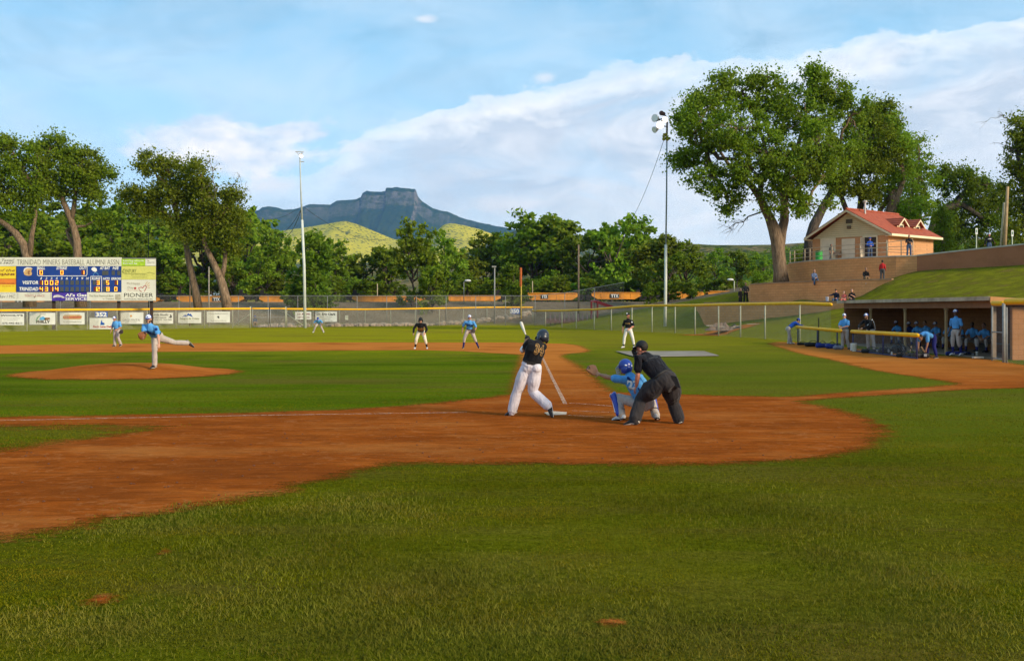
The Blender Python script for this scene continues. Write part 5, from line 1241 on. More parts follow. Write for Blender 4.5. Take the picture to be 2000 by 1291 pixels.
for x, yt, d, lb in ((1907,446,84,'left'),(1977,450,82,'right')):
    g_ = onG(x, d); root = empty('parking_sign', g_, f'white sign plate on a pale post, the {lb} one of two behind the rising wall', 'sign')
    t = MB(); t.cyl(Vector((g_.x, g_.y, g_.z-.1)), P(x, yt, d), .045, seg=6); t.build('post', M('pale_green_post', (.50,.55,.42), .6), root)
    t = MB(); a = P(x-1.8, yt+12, d-.06); b = P(x+2.4, yt, d-.06); t.box(((a.x+b.x)/2, d-.06, (a.z+b.z)/2), (b.x-a.x, .03, b.z-a.z)); pl_ = t.build('plate', WHT, root)
    t = MB(); t.box(((a.x+b.x)/2, d-.085, (a.z+b.z)/2+.02), (.06, .012, .22)); t.build('mark', M('ink_green', (.05,.2,.08)), pl_)

# ------------------------------------------------------------------ dugout
DX = 18.75; YN, YF_ = 42.8, 62.0
dg_ = empty('dugout', (DX, 52, 0), 'long brown block dugout with flat white-edged roof and wooden posts at the right', 'dugout')
DUGW = block_mat('dugout_block_shade', (.25,.115,.048), (.28,.13,.055), (.19,.09,.038), bw=.4, bh=.2); WOOD = M('old_wood', (.40,.26,.12), .8, .3, 3); FASC = M('fascia_paint', (.50,.38,.26), .9, .35, 1.2, dirt=.9, spec=0)  # inner walls: shade under the roof put into a darker block colour
def dwall(a, b, z0, z1, th, nm='wall', mat=DUGW):
    a = Vector(a); b = Vector(b); d = (b-a).normalized(); n = Vector((-d.y, d.x, 0))*th; t = MB(); t.prism([(a.x, a.y, z0), (b.x, b.y, z0), (b.x+n.x, b.y+n.y, z0), (a.x+n.x, a.y+n.y, z0)], (0, 0, z1-z0)); return t.build(nm, mat, dg_)
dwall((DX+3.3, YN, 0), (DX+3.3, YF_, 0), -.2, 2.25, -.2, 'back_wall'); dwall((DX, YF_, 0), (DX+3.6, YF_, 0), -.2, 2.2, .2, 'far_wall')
dwall((DX+.62, YN, 0), (DX+3.3, YN, 0), -.2, 2.05, -.2, 'near_wall', block_mat('dugout_block_sun', (.36,.175,.075), (.39,.19,.085), (.30,.145,.062), bw=.4, bh=.2))  # same block, lighter: daylight on the end wall put into its colour
dwall((DX-.05, YN, 0), (DX-.05, YF_, 0), 2.02, 2.30, -.14, 'lintel', M('lintel', (.27,.125,.06), .9, .2, 2))
t = MB(); t.prism([(DX-.35, YN-.4, 2.36), (DX+3.9, YN-.4, 2.12), (DX+3.9, YN-.4, 2.20), (DX-.35, YN-.4, 2.44)], (0, YF_-YN+.6, 0)); rf2 = t.build('roof', M('roofing', (.30,.24,.20), .9, .3, 1), dg_)
t = MB(); t.box((DX-.37, (YN+YF_)/2-.1, 2.385), (.045, YF_-YN+.62, .16)); t.build('fascia', FASC, rf2)
t = MB(); t.prism([(DX-.35, YN-.42, 2.22), (DX+3.9, YN-.42, 1.92), (DX+3.9, YN-.42, 2.18), (DX-.35, YN-.42, 2.46)], (0, -.04, 0)); t.build('end_fascia', M('orange_wood', (.45,.22,.08), .8, .2, 2), rf2)
for x in (1700, 1767, 1847):
    y = DX*F/(x-1000); t = MB(); t.box((DX+.02, y, 1.0), (.09, .10, 2.04)); t.box((DX+.02, y, 1.97), (.09, .3, .07)); t.build('roof_post', WOOD, dg_)
t = MB(); t.box((DX+.0, YN+.05, 1.13), (.16, .12, 2.3)); t.build('corner_post', M('grey_wood2', (.22,.16,.11), .8, .3, 3), dg_)
t = MB(); t.box((DX+1.6, (YN+YF_)/2, .02), (3.2, YF_-YN-.1, .08)); t.build('floor_slab', M('slab', (.20,.14,.09), .9, .3, 1), dg_)
bn_ = empty('bench', (DX+2.5, 52, .06), 'long low wooden bench against the back wall of the dugout', 'bench')
t = MB(); t.box((DX+2.55, 52.2, .47), (.45, 17.5, .05)); t.build('seat', M('bench_wood', (.22,.18,.14), .8, .3, 2), bn_)
for y in np.arange(44.5, 61, 2.7): t = MB(); t.box((DX+2.55, y, .25), (.35, .1, .40)); t.build('leg', M('bench_leg', (.2,.18,.16)), bn_)
# chain link gate beside the dugout
gt = empty('chain_gate', (DX+.35, 42.2, 0), 'tall galvanised chain-link gate at the near end of the dugout', 'gate')
def gcol(x, D, yt, r_, nm='gate_post'):
    X_ = (x-1000)/F*D; t = MB(); z1 = HC-(yt-HY)/F*D; t.cyl((X_, D, -.05), (X_, D, z1), r_, seg=8); return t.build(nm, GALV, gt, smooth=True)
gcol(1938, 42.2, 596, .035); gcol(1960.5, 40.6, 592, .06); gcol(1966, 40.3, 600, .035)
a = Vector(((1939-1000)/F*42.2, 42.2, 0)); b = Vector(((1960-1000)/F*40.7, 40.7, 0))
t = MB(); t.add([a+UP*.05, b+UP*.05, b+UP*2.1, a+UP*2.1], [(0,1,2,3)]); t.build('chain_link', CHAIN3, gt)
t = MB(); 
for z in (.1, 1.1, 2.1): t.cyl(a+UP*z, b+UP*z, .025, seg=6)
t.build('gate_frame', GALV, gt, smooth=True)
t = MB(); t.tube([P(1940,592.5,42.0), P(1959,593,40.9)], [.10,.10], seg=10); t.build('top_pad', YEL, gt, smooth=True)
bs = [((1966-1000)/F*40.2, 40.2), (19.6, 34), (20.2, 26)]
fence('backstop_fence', 'chain-link fence with thick yellow top leaving the right edge beside the dugout', bs, [HC+13/F*40.2+.05, 2.24, 2.28], [1.0], CHAIN3, .05, .12)
# padded railings in front of the dugout
def drail(label, x0, d0, x1, d1, y0, y1, posts):
    a = P(x0, y0, d0); b = P(x1, y1, d1); root = empty('dugout_rail', (a.x, a.y, 0), label, 'railing', None)
    t = MB(); t.tube([a, a.lerp(b, .5), b], [.085]*3, seg=12); t.build('yellow_pad', YEL, root, smooth=True)
    for f in posts:
        p = a.lerp(b, f); t = MB(); t.cyl((p.x, p.y, -.02), (p.x, p.y, p.z), .035, seg=8); t.build('post', M('post_blue', (.03,.03,.10), .6), root, smooth=True)
    t = MB(); t.add([(a.x,a.y,.03),(b.x,b.y,.03),(b.x,b.y,b.z),(a.x,a.y,a.z)], [(0,1,2,3)]); t.build('chain_link', CHAIN3, root)
    t = MB(); t.cyl((a.x,a.y,.04), (b.x,b.y,.04), .03, seg=6); t.build('bottom_rail', M('post_blue', (.03,.03,.10), .6), root)
    return a, b
RA = drail('far low railing with thick yellow pad in front of the dugout', 1557, 62, 1642, 53.6, 638.5, 646, (.02,.5,.93))
RB = drail('near low railing with thick yellow pad in front of the dugout', 1664, 51.6, 1792, 43.3, 647.5, 655, (.02,.52,.99))
tp = P(1599, 622, 57.5); t = MB(); t.cyl((tp.x, tp.y, 0), (tp.x, tp.y, tp.z+.02), .03, seg=6); o = t.build('screen_post', BLK, None, (tp.x, tp.y, 0)); tag(o, 'thin dark post rising above the far yellow railing', 'post')

# ------------------------------------------------------------------ loose things
def bag(x, D, w_, h_, mat, label, group='equipment bags along the dugout railing', seed=0, dx=0):
    rs = np.random.RandomState(seed+int(x)); c = Vector(((x-1000)/F*D, D, 0)); root = empty('equipment_bag', c, label, 'bag', group)
    t = MB(); L = w_*D/F; h = h_*D/F; n_ = 6; pts = [c+Vector((L*(i/(n_-1)-.5), rs.normal()*.04, h*.45)) for i in range(n_)]
    t.tube(pts, [(h*.30*rs.uniform(.8,1.1), h*.45*rs.uniform(.85,1.15)) for i in range(n_)], side=(0,1,0), seg=10); t.build('bag_body', mat, root, smooth=True)
    t = MB(); t.tube([pts[1]+UP*h*.4, pts[2]+UP*h*.75, pts[3]+UP*h*.75, pts[4]+UP*h*.4], [.018]*4, seg=5); t.build('strap', BLK, root)
    t = MB(); t.box(pts[4]+Vector((0,-h*.32,.02)), (L*.18, .05, h*.4)); t.build('pocket', M('bag_grey', (.25,.25,.27), .8), root)
    return root
BB = M('bag_black', (.012,.012,.014), .6, .3, 6, spec=.3); BN = M('bag_blue', (.015,.03,.20), .6, .3, 6)
bag(1568, 60.5, 20, 6, BB, 'flat black mat roll at the left end of the dugout railing'); bag(1588, 58, 28, 10, BB, 'black equipment bag right of the bent over player in blue')
bag(1607, 56, 22, 11, BN, 'blue equipment bag behind the far yellow railing'); bag(1625, 54.8, 20, 11, BN, 'second blue bag between the far railing post and the leaning player'); bag(1637, 53.5, 16, 10, M('bag_bw', (.2,.2,.25), .6), 'blue and white bag at the feet of the leaning player')
bag(1703, 49.2, 36, 10, BB, 'long black bag at the feet of the man in the black jacket'); bag(1728, 48, 18, 15, BB, 'upright dark backpack behind the near yellow railing'); bag(1756, 49, 20, 19, BB, 'black backpack under the dugout bench by the wooden post')
bag(1768, 45, 30, 9, BB, 'low black bag left of the pile of bats'); bag(1796, 44, 30, 13, BB, 'black bat bag at the near end of the railing'); bag(1870, 46.8, 46, 9, BN, 'blue bag on the dugout floor behind the standing player')
bag(1892, 46, 22, 7, BB, 'black shoe bag under the seated player near the corner post')
def pail(x, D, yt, yb, w_, mat, label, cat='bucket', name='bucket'):
    c = Vector(((x-1000)/F*D, D, 0)); h = (yb-yt)/F*D; r_ = w_/2*D/F; t = MB(); t.tube([c+UP*.02, c+UP*h], [r_*.88, r_], seg=16, cap=False)
    o = t.build(name, mat, None, c, smooth=False); tag(o, label, cat); t = MB(); t.tube([c+UP*h, c+UP*(h+.03)], [r_*1.08, r_*1.08], seg=16, cap=False); t.build('rim', WHT, o); return o
pail(1668.5, 51, 671, 686.5, 9.5, M('pail', (.60,.55,.42), .5), 'cream plastic bucket between the two yellow railings'); pail(1662.5, 52, 671, 685, 3, WHT, 'narrow white tube beside the cream bucket', 'tube', 'white_tube')
pail(1908, 45.5, 686, 695, 4.6, M('cup', (.55,.50,.42), .5), 'pale cup on the dugout floor near the corner post', 'cup', 'cup'); pail(1741.5, 47, 690, 696, 3, WHT, 'small white bottle by the upright backpack', 'bottle', 'bottle')
t = MB(); c = Vector((910/F*43.6, 43.6, .03)); t.box(c+UP*.03, (.42, .2, .07), rz=.1); o = t.build('towel', M('towel', (.6,.5,.40), .9), None, c, bevel=.02); tag(o, 'crumpled pale towel on the ground before the dugout corner', 'towel')
def bat_obj(a, b, mat, label, grip=None, group=None, hold=False):
    """a: knob end, b: barrel end"""
    a = Vector(a); b = Vector(b); d = b-a; root = empty('baseball_bat', a, label, 'bat', group)
    t = MB(); fr_ = [0,.015,.03,.05,.30,.45,.62,.80,.93,.985,1]; rd = [.022,.025,.016,.0125,.0125,.016,.024,.031,.0325,.029,.018]
    k0 = 5; t.tube([a+d*f for f in fr_[4:]], rd[4:], seg=12, cap=False); t.build('barrel', mat, root, smooth=True)
    t = MB(); t.tube([a+d*f for f in fr_[:5]], rd[:5], seg=12, cap=False); t.build('grip', grip or BLK, root, smooth=True); return root
WB = M('bat_wood', (.45,.26,.12), .4, .2, 3); 
for i, (xa, ya, xb, yb, m_) in enumerate([(1772,672,1787,692,BLK),(1757,671,1768,690,BLK),(1799,677,1815,704,WB),(1803,676,1822,703,BLK),(1780,676,1776,693,WB)]):
    bat_obj(P(xb, yb, 43.6+.3*i), P(xa, ya, 44.0+.3*i), m_, ['black bat leaning left of the bag pile','black bat leaning against the near railing farthest left','tan wooden bat leaning out of the bat bag at the railing end','dark bat beside the tan wooden bat at the railing end','brown bat standing upright behind the low black bag'][i], group='bats in the pile at the dugout railing')
# pile of tarps and planks by the fence
pc = onG(1425, 84); pr = empty('tarp_pile', pc, 'pile of grey tarps, boards and rubble on bare dirt by the right field fence', 'tarp pile')
rs = np.random.RandomState(3)
def crumple(c, sx_, sy_, h, mat, nm, seed):
    n_ = 22; xs = np.linspace(-1, 1, n_); V = []; 
    for j in range(n_):
        for i in range(n_):
            u, v = xs[i], xs[j]; e = max(0, 1-(u*u+v*v)); hh = (fbm(np.array([u*3+seed]), np.array([v*3+seed]), seed, 4)[0]-.25)*1.7*h*e**.6
            V.append((c.x+u*sx_, c.y+v*sy_, c.z-.03+max(0, hh)+e*.1*h))
    Fq = [(j*n_+i, j*n_+i+1, (j+1)*n_+i+1, (j+1)*n_+i) for j in range(n_-1) for i in range(n_-1)]
    t = MB(); t.add(V, Fq); return t.build(nm, mat, pr)
crumple(pc+Vector((-.7,0,0)), 1.2, .8, .6, M('tarp_tan', (.17,.12,.09), .8, .4, 2), 'tarp', 1); crumple(pc+Vector((.8,.2,0)), 1.2, .8, .55, M('tarp_dark', (.04,.035,.03), .7, .4, 2), 'tarp', 2)
for i in range(10):
    a = pc+Vector((rs.uniform(-1.7,1.9), rs.uniform(-.7,.1), rs.uniform(.1,.5))); t = MB(); t.box(a, (rs.uniform(.4,1.1), .09, .04), rz=rs.uniform(-1,1)); t.build('plank', M('pale_plank', (.42,.36,.30), .8), pr)
# grey tarp lying flat on the grass
tq = [G(1203,688), G(1375,687.5), G(1404,696.5), G(1240,698.5)]
t = MB(); t.prism([q+UP*.03 for q in tq], (0, 0, .02)); o = t.build('flat_tarp', M('tarp_grey', (.27,.24,.20), 1, .25, 1, spec=0, dirt=.5), None, tq[0]); tag(o, 'flat grey tarp lying on the grass right of the base line', 'tarp')
# red frame shelter and red bleacher beyond the fence
D = 131; c = P(1180, 600, D); sh = empty('red_shelter', onG(1180, D), 'small dark red metal shelter with slanted roof beyond the fence', 'shelter')
RED = M('dark_red', (.22,.02,.025), .6); t = MB(); t.prism([P(1154,588.5,D), P(1168,587.5,D), P(1200,598.5,D), P(1186,600,D)], (0, 3, .12)); t.build('roof', RED, sh)
for x, y in ((1155,589),(1167,588)): 
    t = MB(); a = P(x, y, D); z = Hs(a.x, D); t.cyl((a.x, D, z), a, .10, seg=6); t.build('post', RED, sh)
D = 128.5; bl = empty('bleacher', onG(1105, D), 'low dark red slatted bleacher behind the fence right of the foul pole', 'bleacher')
for k in range(4):
    a = P(1065, 630-k*2.6, D+k*.7); b = P(1158-k*3, 630-k*2.6, D+k*.7); t = MB(); t.box(((a.x+b.x)/2, a.y, a.z), (b.x-a.x, .5, .06)); t.build('seat_board', M('bleacher_red', (.18,.06,.06), .7), bl)
for x in range(1066, 1160, 9):
    a = P(x, 634, D); b = P(x, 617, D+2.2); t = MB(); t.cyl((a.x, a.y, a.z), (b.x, b.y, b.z+.2), .06, seg=5); t.cyl((b.x, b.y, a.z), (b.x, b.y, b.z+.3), .06, seg=5); t.build('frame', M('bleacher_frame', (.16,.10,.10), .7), bl)
# rocks along the fence foot
ROCK = M('field_stone', (.40,.30,.21), .95, .35, 2, bmp=.6)
for rng, n_, nm, lb in (((505, 600), 60, 'gate_rocks', 'row of pale rubble stones behind the field gate and light pole'), ((640, 1045), 170, 'fence_rocks', 'line of pale rubble stones behind the centre field fence')):
    t = MB(); rs = np.random.RandomState(n_)
    for i in range(n_):
        x = rs.uniform(*rng); D = gD(np.interp(x, [500,1045], [640,634.8]))+rs.uniform(.6, 2.6); s_ = rs.uniform(.12, .42); c = onG(x, D)+UP*s_*.35
        t.ball(c, (s_*rs.uniform(.8,1.5), s_, s_*rs.uniform(.6,.9)), seg=7, rings=5)
    o = t.build(nm, ROCK, None, None); tag(o, lb, 'rocks', kind='stuff')
# home plate, bases, chalk
def chalk_mat():
    m, nt, b, out = newmat('chalk'); p = pos(nt); b.inputs['Base Color'].default_value = (.70,.53,.40,1); b.inputs['Roughness'].default_value = 1
    n = noise(nt, p, 13, 6, .8); b.inputs['Specular IOR Level'].default_value = 0; nt.links.new(ramp(nt, n, [(.44, .1), (.62, .8)]), b.inputs['Alpha']); return m
CHALK = chalk_mat()
def chalk(pts, w_, label, D0=None):
    t = MB(); v = [Vector((*q, 0)) for q in gpoly(pts)]
    for a, b in zip(v[:-1], v[1:]):
        k = max(1, int((b-a).length/.5)); d = (b-a).normalized(); n = Vector((-d.y, d.x, 0))*w_/2
        for i in range(k):
            q0 = a.lerp(b, i/k); q1 = a.lerp(b, (i+1)/k); t.poly([q0-n+UP*.016, q1-n+UP*.016, q1+n+UP*.016, q0+n+UP*.016])
    o = t.build('chalk_line', CHALK, None); tag(o, label, kind='structure'); return o
chalk([(912,806.6),(500,812.5),(0,822.5),(-600,836)], .085, 'white chalk line along the third base path')
chalk([(1104,790),(1080,742),(1063,706),(1048,676)], .085, 'white chalk line along the first base path')
chalk([(1112,788.5),(1150,790.5),(1195,794.5)], .06, 'short chalk line of the batter box beyond the plate'); chalk([(1108,812),(1180,816)], .05, 'worn chalk line beside the plate'); chalk([(1118,803.5),(1190,806.5)], .05, 'faint chalk line right of the plate')
hp = gpoly([(1063,807.5),(1078,804.8),(1107,806.6),(1106,810.8),(1070,812)]); t = MB(); t.prism([(x, y, .012) for x, y in hp], (0, 0, .008)); o = t.build('home_plate', M('plate_white', (.58,.47,.36), .9, .2, 8, dirt=.5, spec=0), None, (hp[0][0], hp[0][1], .012)); tag(o, 'worn white home plate behind the batter', 'home plate')
# ------------------------------------------------------------------ people
def skin(name, c): return M(name, c, .55, .12, 20, bmp=.05, spec=.35)
SK = skin('skin_fair', (.50,.26,.17)); SKT = skin('skin_tan', (.33,.17,.10)); SKD = skin('skin_dark', (.11,.055,.035)); SKR = skin('skin_ruddy', (.50,.20,.13))
JBLUE = cloth('jersey_sky', (.085,.30,.62)); JBLK = cloth('jersey_black', (.008,.008,.010), .35); NAVC = cloth('navy_trim', (.012,.035,.17)); WPANT = cloth('white_pants', (.64,.59,.63), .45); GPANT = cloth('grey_pants', (.42,.36,.32), .45)
UPANT = cloth('charcoal_pants', (.028,.024,.025), .55); UMPS = cloth('umpire_shirt', (.007,.007,.011), .8); HOOD = cloth('royal_hoodie', (.012,.07,.36)); DEN = cloth('denim', (.05,.08,.15)); REDC = cloth('red_coat', (.45,.02,.02)); KHK = cloth('khaki', (.22,.13,.06)); PINK = cloth('coral_top', (.60,.13,.10)); WSH = cloth('white_shirt', (.65,.65,.68)); CREAMP = cloth('cream_pants', (.68,.60,.47), .6)
SOCK = cloth('navy_sock', (.015,.018,.13)); SOCKB = cloth('black_sock', (.012,.01,.012)); LEA = M('glove_leather', (.22,.075,.025), .55, .25, 9, spec=.4); LEAD = M('dark_leather', (.035,.02,.015), .5, .2, 9)
CAPB = M('cap_blue', (.02,.06,.32), .7, .1); CAPW = M('cap_white', (.72,.72,.74), .7, .08); CAPK = M('cap_black', (.010,.010,.012), .7, .1); HLM = M('helmet_gloss', (.016,.020,.030), .35, .1, 3, spec=.5); HLB = M('helmet_blue', (.012,.04,.26), .3, .1, 3, spec=.5)
SHOEB = M('shoe_black', (.014,.012,.012), .5); SHOEW = M('shoe_white', (.62,.60,.58), .5); SOLE = M('shoe_sole', (.55,.50,.44), .6); HAIRB = M('hair_dark', (.018,.012,.008), .7, .3, 30); HAIRN = M('hair_brown', (.07,.035,.015), .7, .3, 30); EYEM = M('eye_dark', (.02,.015,.012), .3); LIP = M('lip', (.28,.09,.07), .5)
SHIN = M('guard_blue', (.02,.05,.36), .3, .1, 4, spec=.5); STR = M('strap_black', (.02,.02,.03), .6); GOLDL = M('number_gold', (.36,.20,.06), .6)

def solid(name, mb, vox, mat, parent=None, loc=None, sm=4, disp=0, dscale=.13):
    """union of the shapes in mb as one continuous smooth surface"""
    o = mb.build('tmp', mat, None, loc=(0, 0, 0))
    r = o.modifiers.new('r', 'REMESH'); r.mode = 'VOXEL'; r.voxel_size = vox; r.adaptivity = 0
    s = o.modifiers.new('s', 'SMOOTH'); s.factor = .5; s.iterations = sm
    if disp:
        t = bpy.data.textures.get('fold') or bpy.data.textures.new('fold', 'CLOUDS'); t.noise_scale = dscale; t.noise_depth = 1
        d = o.modifiers.new('d', 'DISPLACE'); d.texture = t; d.strength = disp; d.mid_level = .45; d.texture_coords = 'LOCAL'
    dg = bpy.context.evaluated_depsgraph_get(); me = bpy.data.meshes.new_from_object(o.evaluated_get(dg)); bpy.data.objects.remove(o)
    me.name = name; n = len(me.vertices); a = np.zeros(n*3, np.float32); me.vertices.foreach_get('co', a)
    off = wloc(parent) if parent is not None else Vector(loc)
    a = a.reshape(-1, 3)-np.array(off, np.float32); me.vertices.foreach_set('co', a.ravel()); me.polygons.foreach_set('use_smooth', [True]*len(me.polygons)); me.update()
    me.materials.clear(); me.materials.append(mat)
    q = bpy.data.objects.new(name, me)
    if parent is None: q.location = loc
    link(q, parent); return q

def hand(mb, w, d, n, s=1, curl=.6, k=1.0):
    """wrist w, direction d, palm normal n (palm side), thumb on side s; five separate fingers"""
    w = Vector(w); d = Vector(d).normalized(); n = Vector(n); n = (n-d*n.dot(d)).normalized(); x = d.cross(n).normalized()*s
    mb.tube([w-d*.01, w+d*.03*k, w+d*.085*k], [(.026*k, .020*k), (.036*k, .017*k), (.041*k, .014*k)], side=x, seg=10)
    for i, (L, o) in enumerate([(.074, .032), (.083, .011), (.077, -.011), (.060, -.031)]):
        p = w+d*(.085 if i < 3 else .078)*k+x*o*k; a = curl*(.8+.12*i); dd = d; pts = [p]
        for j, f in enumerate((.42, .33, .25)):
            c_, s_ = math.cos(a*(j+.5)), math.sin(a*(j+.5)); dj = d*c_+n*s_+x*.12*(o/.03); p = p+dj.normalized()*L*f*k; pts.append(p)
        mb.tube(pts, [.0092*k, .0088*k, .008*k, .0068*k], seg=6)
    p = w+d*.025*k+x*.034*k; t1 = p+(x*.75+d*.6+n*.25).normalized()*.042*k; t2 = t1+(x*.15+d*.85+n*.6).normalized()*.034*k; mb.tube([p, t1, t2], [.0125*k, .011*k, .008*k], seg=6)

def person(label, J, face, up=(0, 0, 1), skin_m=None, top=None, bottom=None, sleeve=.62, leg=1.0, sock=None, shoe=None, cap=None, hair=None, fat=1.0, vox=.012, k=1.0, lw=1.0,
           group=None, curl=(.6, .6), palm=(None, None), belt=True, beard=False, undershirt=None, hem=0.0, detail=True, long_m=None, fold=.014, arms=(True, True), facefx=True, piece_back=None):
    """J: joint positions in world space"""
    skin_m = skin_m or SK; J = {a: Vector(b) for a, b in J.items()}
    base = Vector((J['pel'].x, J['pel'].y, min(J['anL'].z, J['anR'].z)-.085*k)); 
    shs = (J['shR']-J['shL']); shs.normalize(); hps = (J['hipR']-J['hipL']); hps.normalize()
    pel, ch, nk, hd = J['pel'], J['chest'], J['neck'], J['head']
    wst = pel.lerp(ch, .42); rib = pel.lerp(ch, .80); mid = (hps+shs).normalized()
    f = Vector(face).normalized(); u = Vector(up).normalized(); u = (u-f*u.dot(f)).normalized(); r = f.cross(u).normalized()
    fw = shs.cross((nk-pel).normalized()); 
    if fw.dot(f) < 0: fw = -fw
    b = MB()
    def K(*a): return [tuple(y*k for y in x) if isinstance(x, tuple) else x*k for x in a]
    b.tube([pel-(ch-pel).normalized()*.04*k, wst, rib, ch, ch.lerp(nk, .7)], K((.15,.10),(.125*fat,.09*fat),(.155*fat,.105*fat),(.165,.10),(.09,.075)), side=[hps, mid, shs, shs, shs], seg=14)
    b.tube([ch.lerp(nk, .6), nk, nk.lerp(hd, .45)], K(.062,.055,.052), seg=10)
    b.ball(hd+u*.025*k-f*.012*k, K(.076,.096,.105), ax=(r, f, u), seg=16, rings=12); b.ball(hd-u*.055*k+f*.022*k, K(.056,.064,.066), ax=(r, f, u), seg=12, rings=10)
    b.tube([hd+f*.080*k+u*.012*k, hd+f*.104*k-u*.022*k], K(.010,.016), seg=8); b.ball(hd+f*.075*k-u*.088*k, .026*k)
    for s in (-1, 1): b.ball(hd+r*.078*s*k-f*.01*k-u*.012*k, K(.012,.022,.032), ax=(r, f, u), seg=8, rings=6)
    for i, s in enumerate('LR'):
        if arms[i]:
            sh, el, wr = J['sh'+s], J['el'+s], J['wr'+s]
            b.tube([ch.lerp(sh, .45), sh, sh.lerp(el, .35), el], K(.06,.058,.052,.040), seg=10)
            b.tube([el, el.lerp(wr, .3), wr], K(.041,.044,.027), seg=10)
            d = (wr-el).normalized(); hdv = J.get('hd'+s); d2 = (hdv-wr).normalized() if hdv is not None else d
            pn = Vector(palm[i]) if palm[i] is not None else (pel-wr); 
            side = 1
            hand(b, wr, d2, pn if pn.length > .05 else f, side if s == 'L' else -1, curl[i], k)
        hp, kn, an = J['hip'+s], J['kn'+s], J['an'+s]
        b.tube([pel.lerp(hp, .5), hp, hp.lerp(kn, .4), kn], K(.085,.088*fat,.076*fat,.055), seg=12)
        b.tube([kn, kn.lerp(an, .28), kn.lerp(an, .62), an], K(.054,.057,.043,.034), seg=10)
        b.tube([an, an.lerp(J['to'+s], .6), J['to'+s]], K(.036,.032,.024), seg=8)
    root = solid('person', b, vox, skin_m, None, base, sm=2)
    tag(root, label, 'person', group)
    # trousers
    ex = .02*k
    t = MB(); dn = (pel-ch).normalized()
    t.tube([wst.lerp(pel, .55), pel, pel+dn*.07*k], K((.148*fat,.112*fat),(.17*fat,.13*fat),(.155*fat,.12*fat)), side=[mid, hps, hps], seg=16)
    for s in 'LR':
        hp, kn, an = J['hip'+s], J['kn'+s], J['an'+s]; bk = -fw*.035*k
        t.ball(hp+bk-dn*.02*k, K(.095*fat,.095*fat,.10), seg=12, rings=8)
        t.tube([pel.lerp(hp, .6), hp, hp.lerp(kn, .5), kn], K(.10*fat,.108*fat,.092*fat*lw,.072*lw), seg=14)
        e = kn.lerp(an, leg)
        rr = [.072, .074, .068] if leg < .9 else [.070, .078, .074]
        t.tube([kn, kn.lerp(e, .35), e], K(rr[0]*lw, rr[1]*lw, rr[2]*lw if leg >= .9 else .060), seg=14)
        if leg < .95:
            sk_ = MB(); sk_.tube([kn.lerp(an, leg-.1), kn.lerp(an, .6), an+(J['to'+s]-an)*.1], K(.058,.052,.042), seg=12); solid('sock', sk_, vox, sock or SOCK, root, sm=2)
    solid('trousers', t, vox, bottom or GPANT, root, sm=3, disp=fold, dscale=.16*k)
    if belt:
        t = MB(); w2 = wst.lerp(pel, .42); t.tube([w2, w2+dn*.035*k], K((.157*fat,.121*fat),(.163*fat,.126*fat)), side=mid, seg=24, cap=False); t.build('belt', BLK, root, smooth=True)
    # shirt
    t = MB()
    t.tube([wst.lerp(pel, .45+hem), wst, rib, ch, ch.lerp(nk, .45), ch.lerp(nk, .85)], K((.158*fat,.122*fat),(.155*fat,.118*fat),(.174*fat,.128*fat),(.176,.120),(.125,.100),(.078,.078)), side=[mid, mid, shs, shs, shs, shs], seg=16)
    for i, s in enumerate('LR'):
        sh, el, wr = J['sh'+s], J['el'+s], J['wr'+s]
        if not arms[i]: continue
        t.tube([ch.lerp(sh, .4), sh, sh.lerp(el, min(1, sleeve)*.99)], K(.088,.073,.073 if sleeve <= 1 else .058), seg=12)
        if sleeve > 1: t.tube([el, el.lerp(wr, .5), el.lerp(wr, .93)], K(.057,.052,.040), seg=12)
        if long_m is not None:
            q = MB(); q.tube([sh.lerp(el, .5), el], K(.052,.048), seg=10); q.tube([el, wr], K(.048,.036), seg=10); solid('undersleeve', q, vox, long_m, root, sm=2)
    solid('jacket' if sleeve > 1 else 'shirt', t, vox, top or JBLUE, root, sm=3, disp=fold, dscale=.14*k)
    # shoes
    for s in 'LR':
        an, to = J['an'+s], J['to'+s]; d = (to-an); d.z = d.z*1.0; L = d.normalized(); fl = Vector((L.x, L.y, 0)); 
        upv = (J['kn'+s]-an).normalized(); sd_ = L.cross(upv); sd_ = sd_.normalized() if sd_.length > .1 else r
        nrm_ = sd_.cross(L).normalized(); 
        if nrm_.dot(upv) < 0: nrm_ = -nrm_
        hl = an-L*.055*k-nrm_*.035*k; tt = an+L*.19*k-nrm_*.045*k if d.length < .01 else to
        t = MB(); t.tube([hl, an-nrm_*.025*k+L*.02*k, an.lerp(to, .55), to+L*.02*k], K((.036,.045),(.042,.055),(.047,.034),(.036,.022)), side=sd_, seg=12)
        t.tube([an-nrm_*.02*k, an+nrm_*.03*k], K(.046,.044), seg=10)
        so_ = solid('shoe', t, max(.008, vox*.8), shoe or SHOEB, root, sm=2)
        if detail:
            q = MB(); q.tube([hl-nrm_*.038*k, an.lerp(to, .5)-nrm_*.052*k, to+L*.025*k-nrm_*.016*k], K((.036,.008),(.046,.008),(.036,.008)), side=sd_, seg=10); q.build('sole', SOLE if shoe is not SHOEW else SHOEB, so_, smooth=True)
    if facefx:
        for s in (-1, 1):
            q = MB(); q.ball(hd+f*.083*k+r*.031*s*k+u*.018*k, K(.012,.008,.007), ax=(r, f, u), seg=8, rings=5); q.box(hd+f*.088*k+r*.031*s*k+u*.038*k, (.032*k, .01*k, .007*k), ax=(r, f, u)); q.build('eye', EYEM, root)
        q = MB(); q.ball(hd+f*.082*k-u*.052*k, K(.024,.010,.007), ax=(r, f, u), seg=8, rings=5); q.build('mouth', LIP, root)
    if beard:
        q = MB(); q.ball(hd-u*.062*k+f*.020*k, K(.062,.068,.058), ax=(r, f, u), seg=14, rings=10); solid('beard', q, max(vox*.7, .008), HAIRN, root, sm=1)
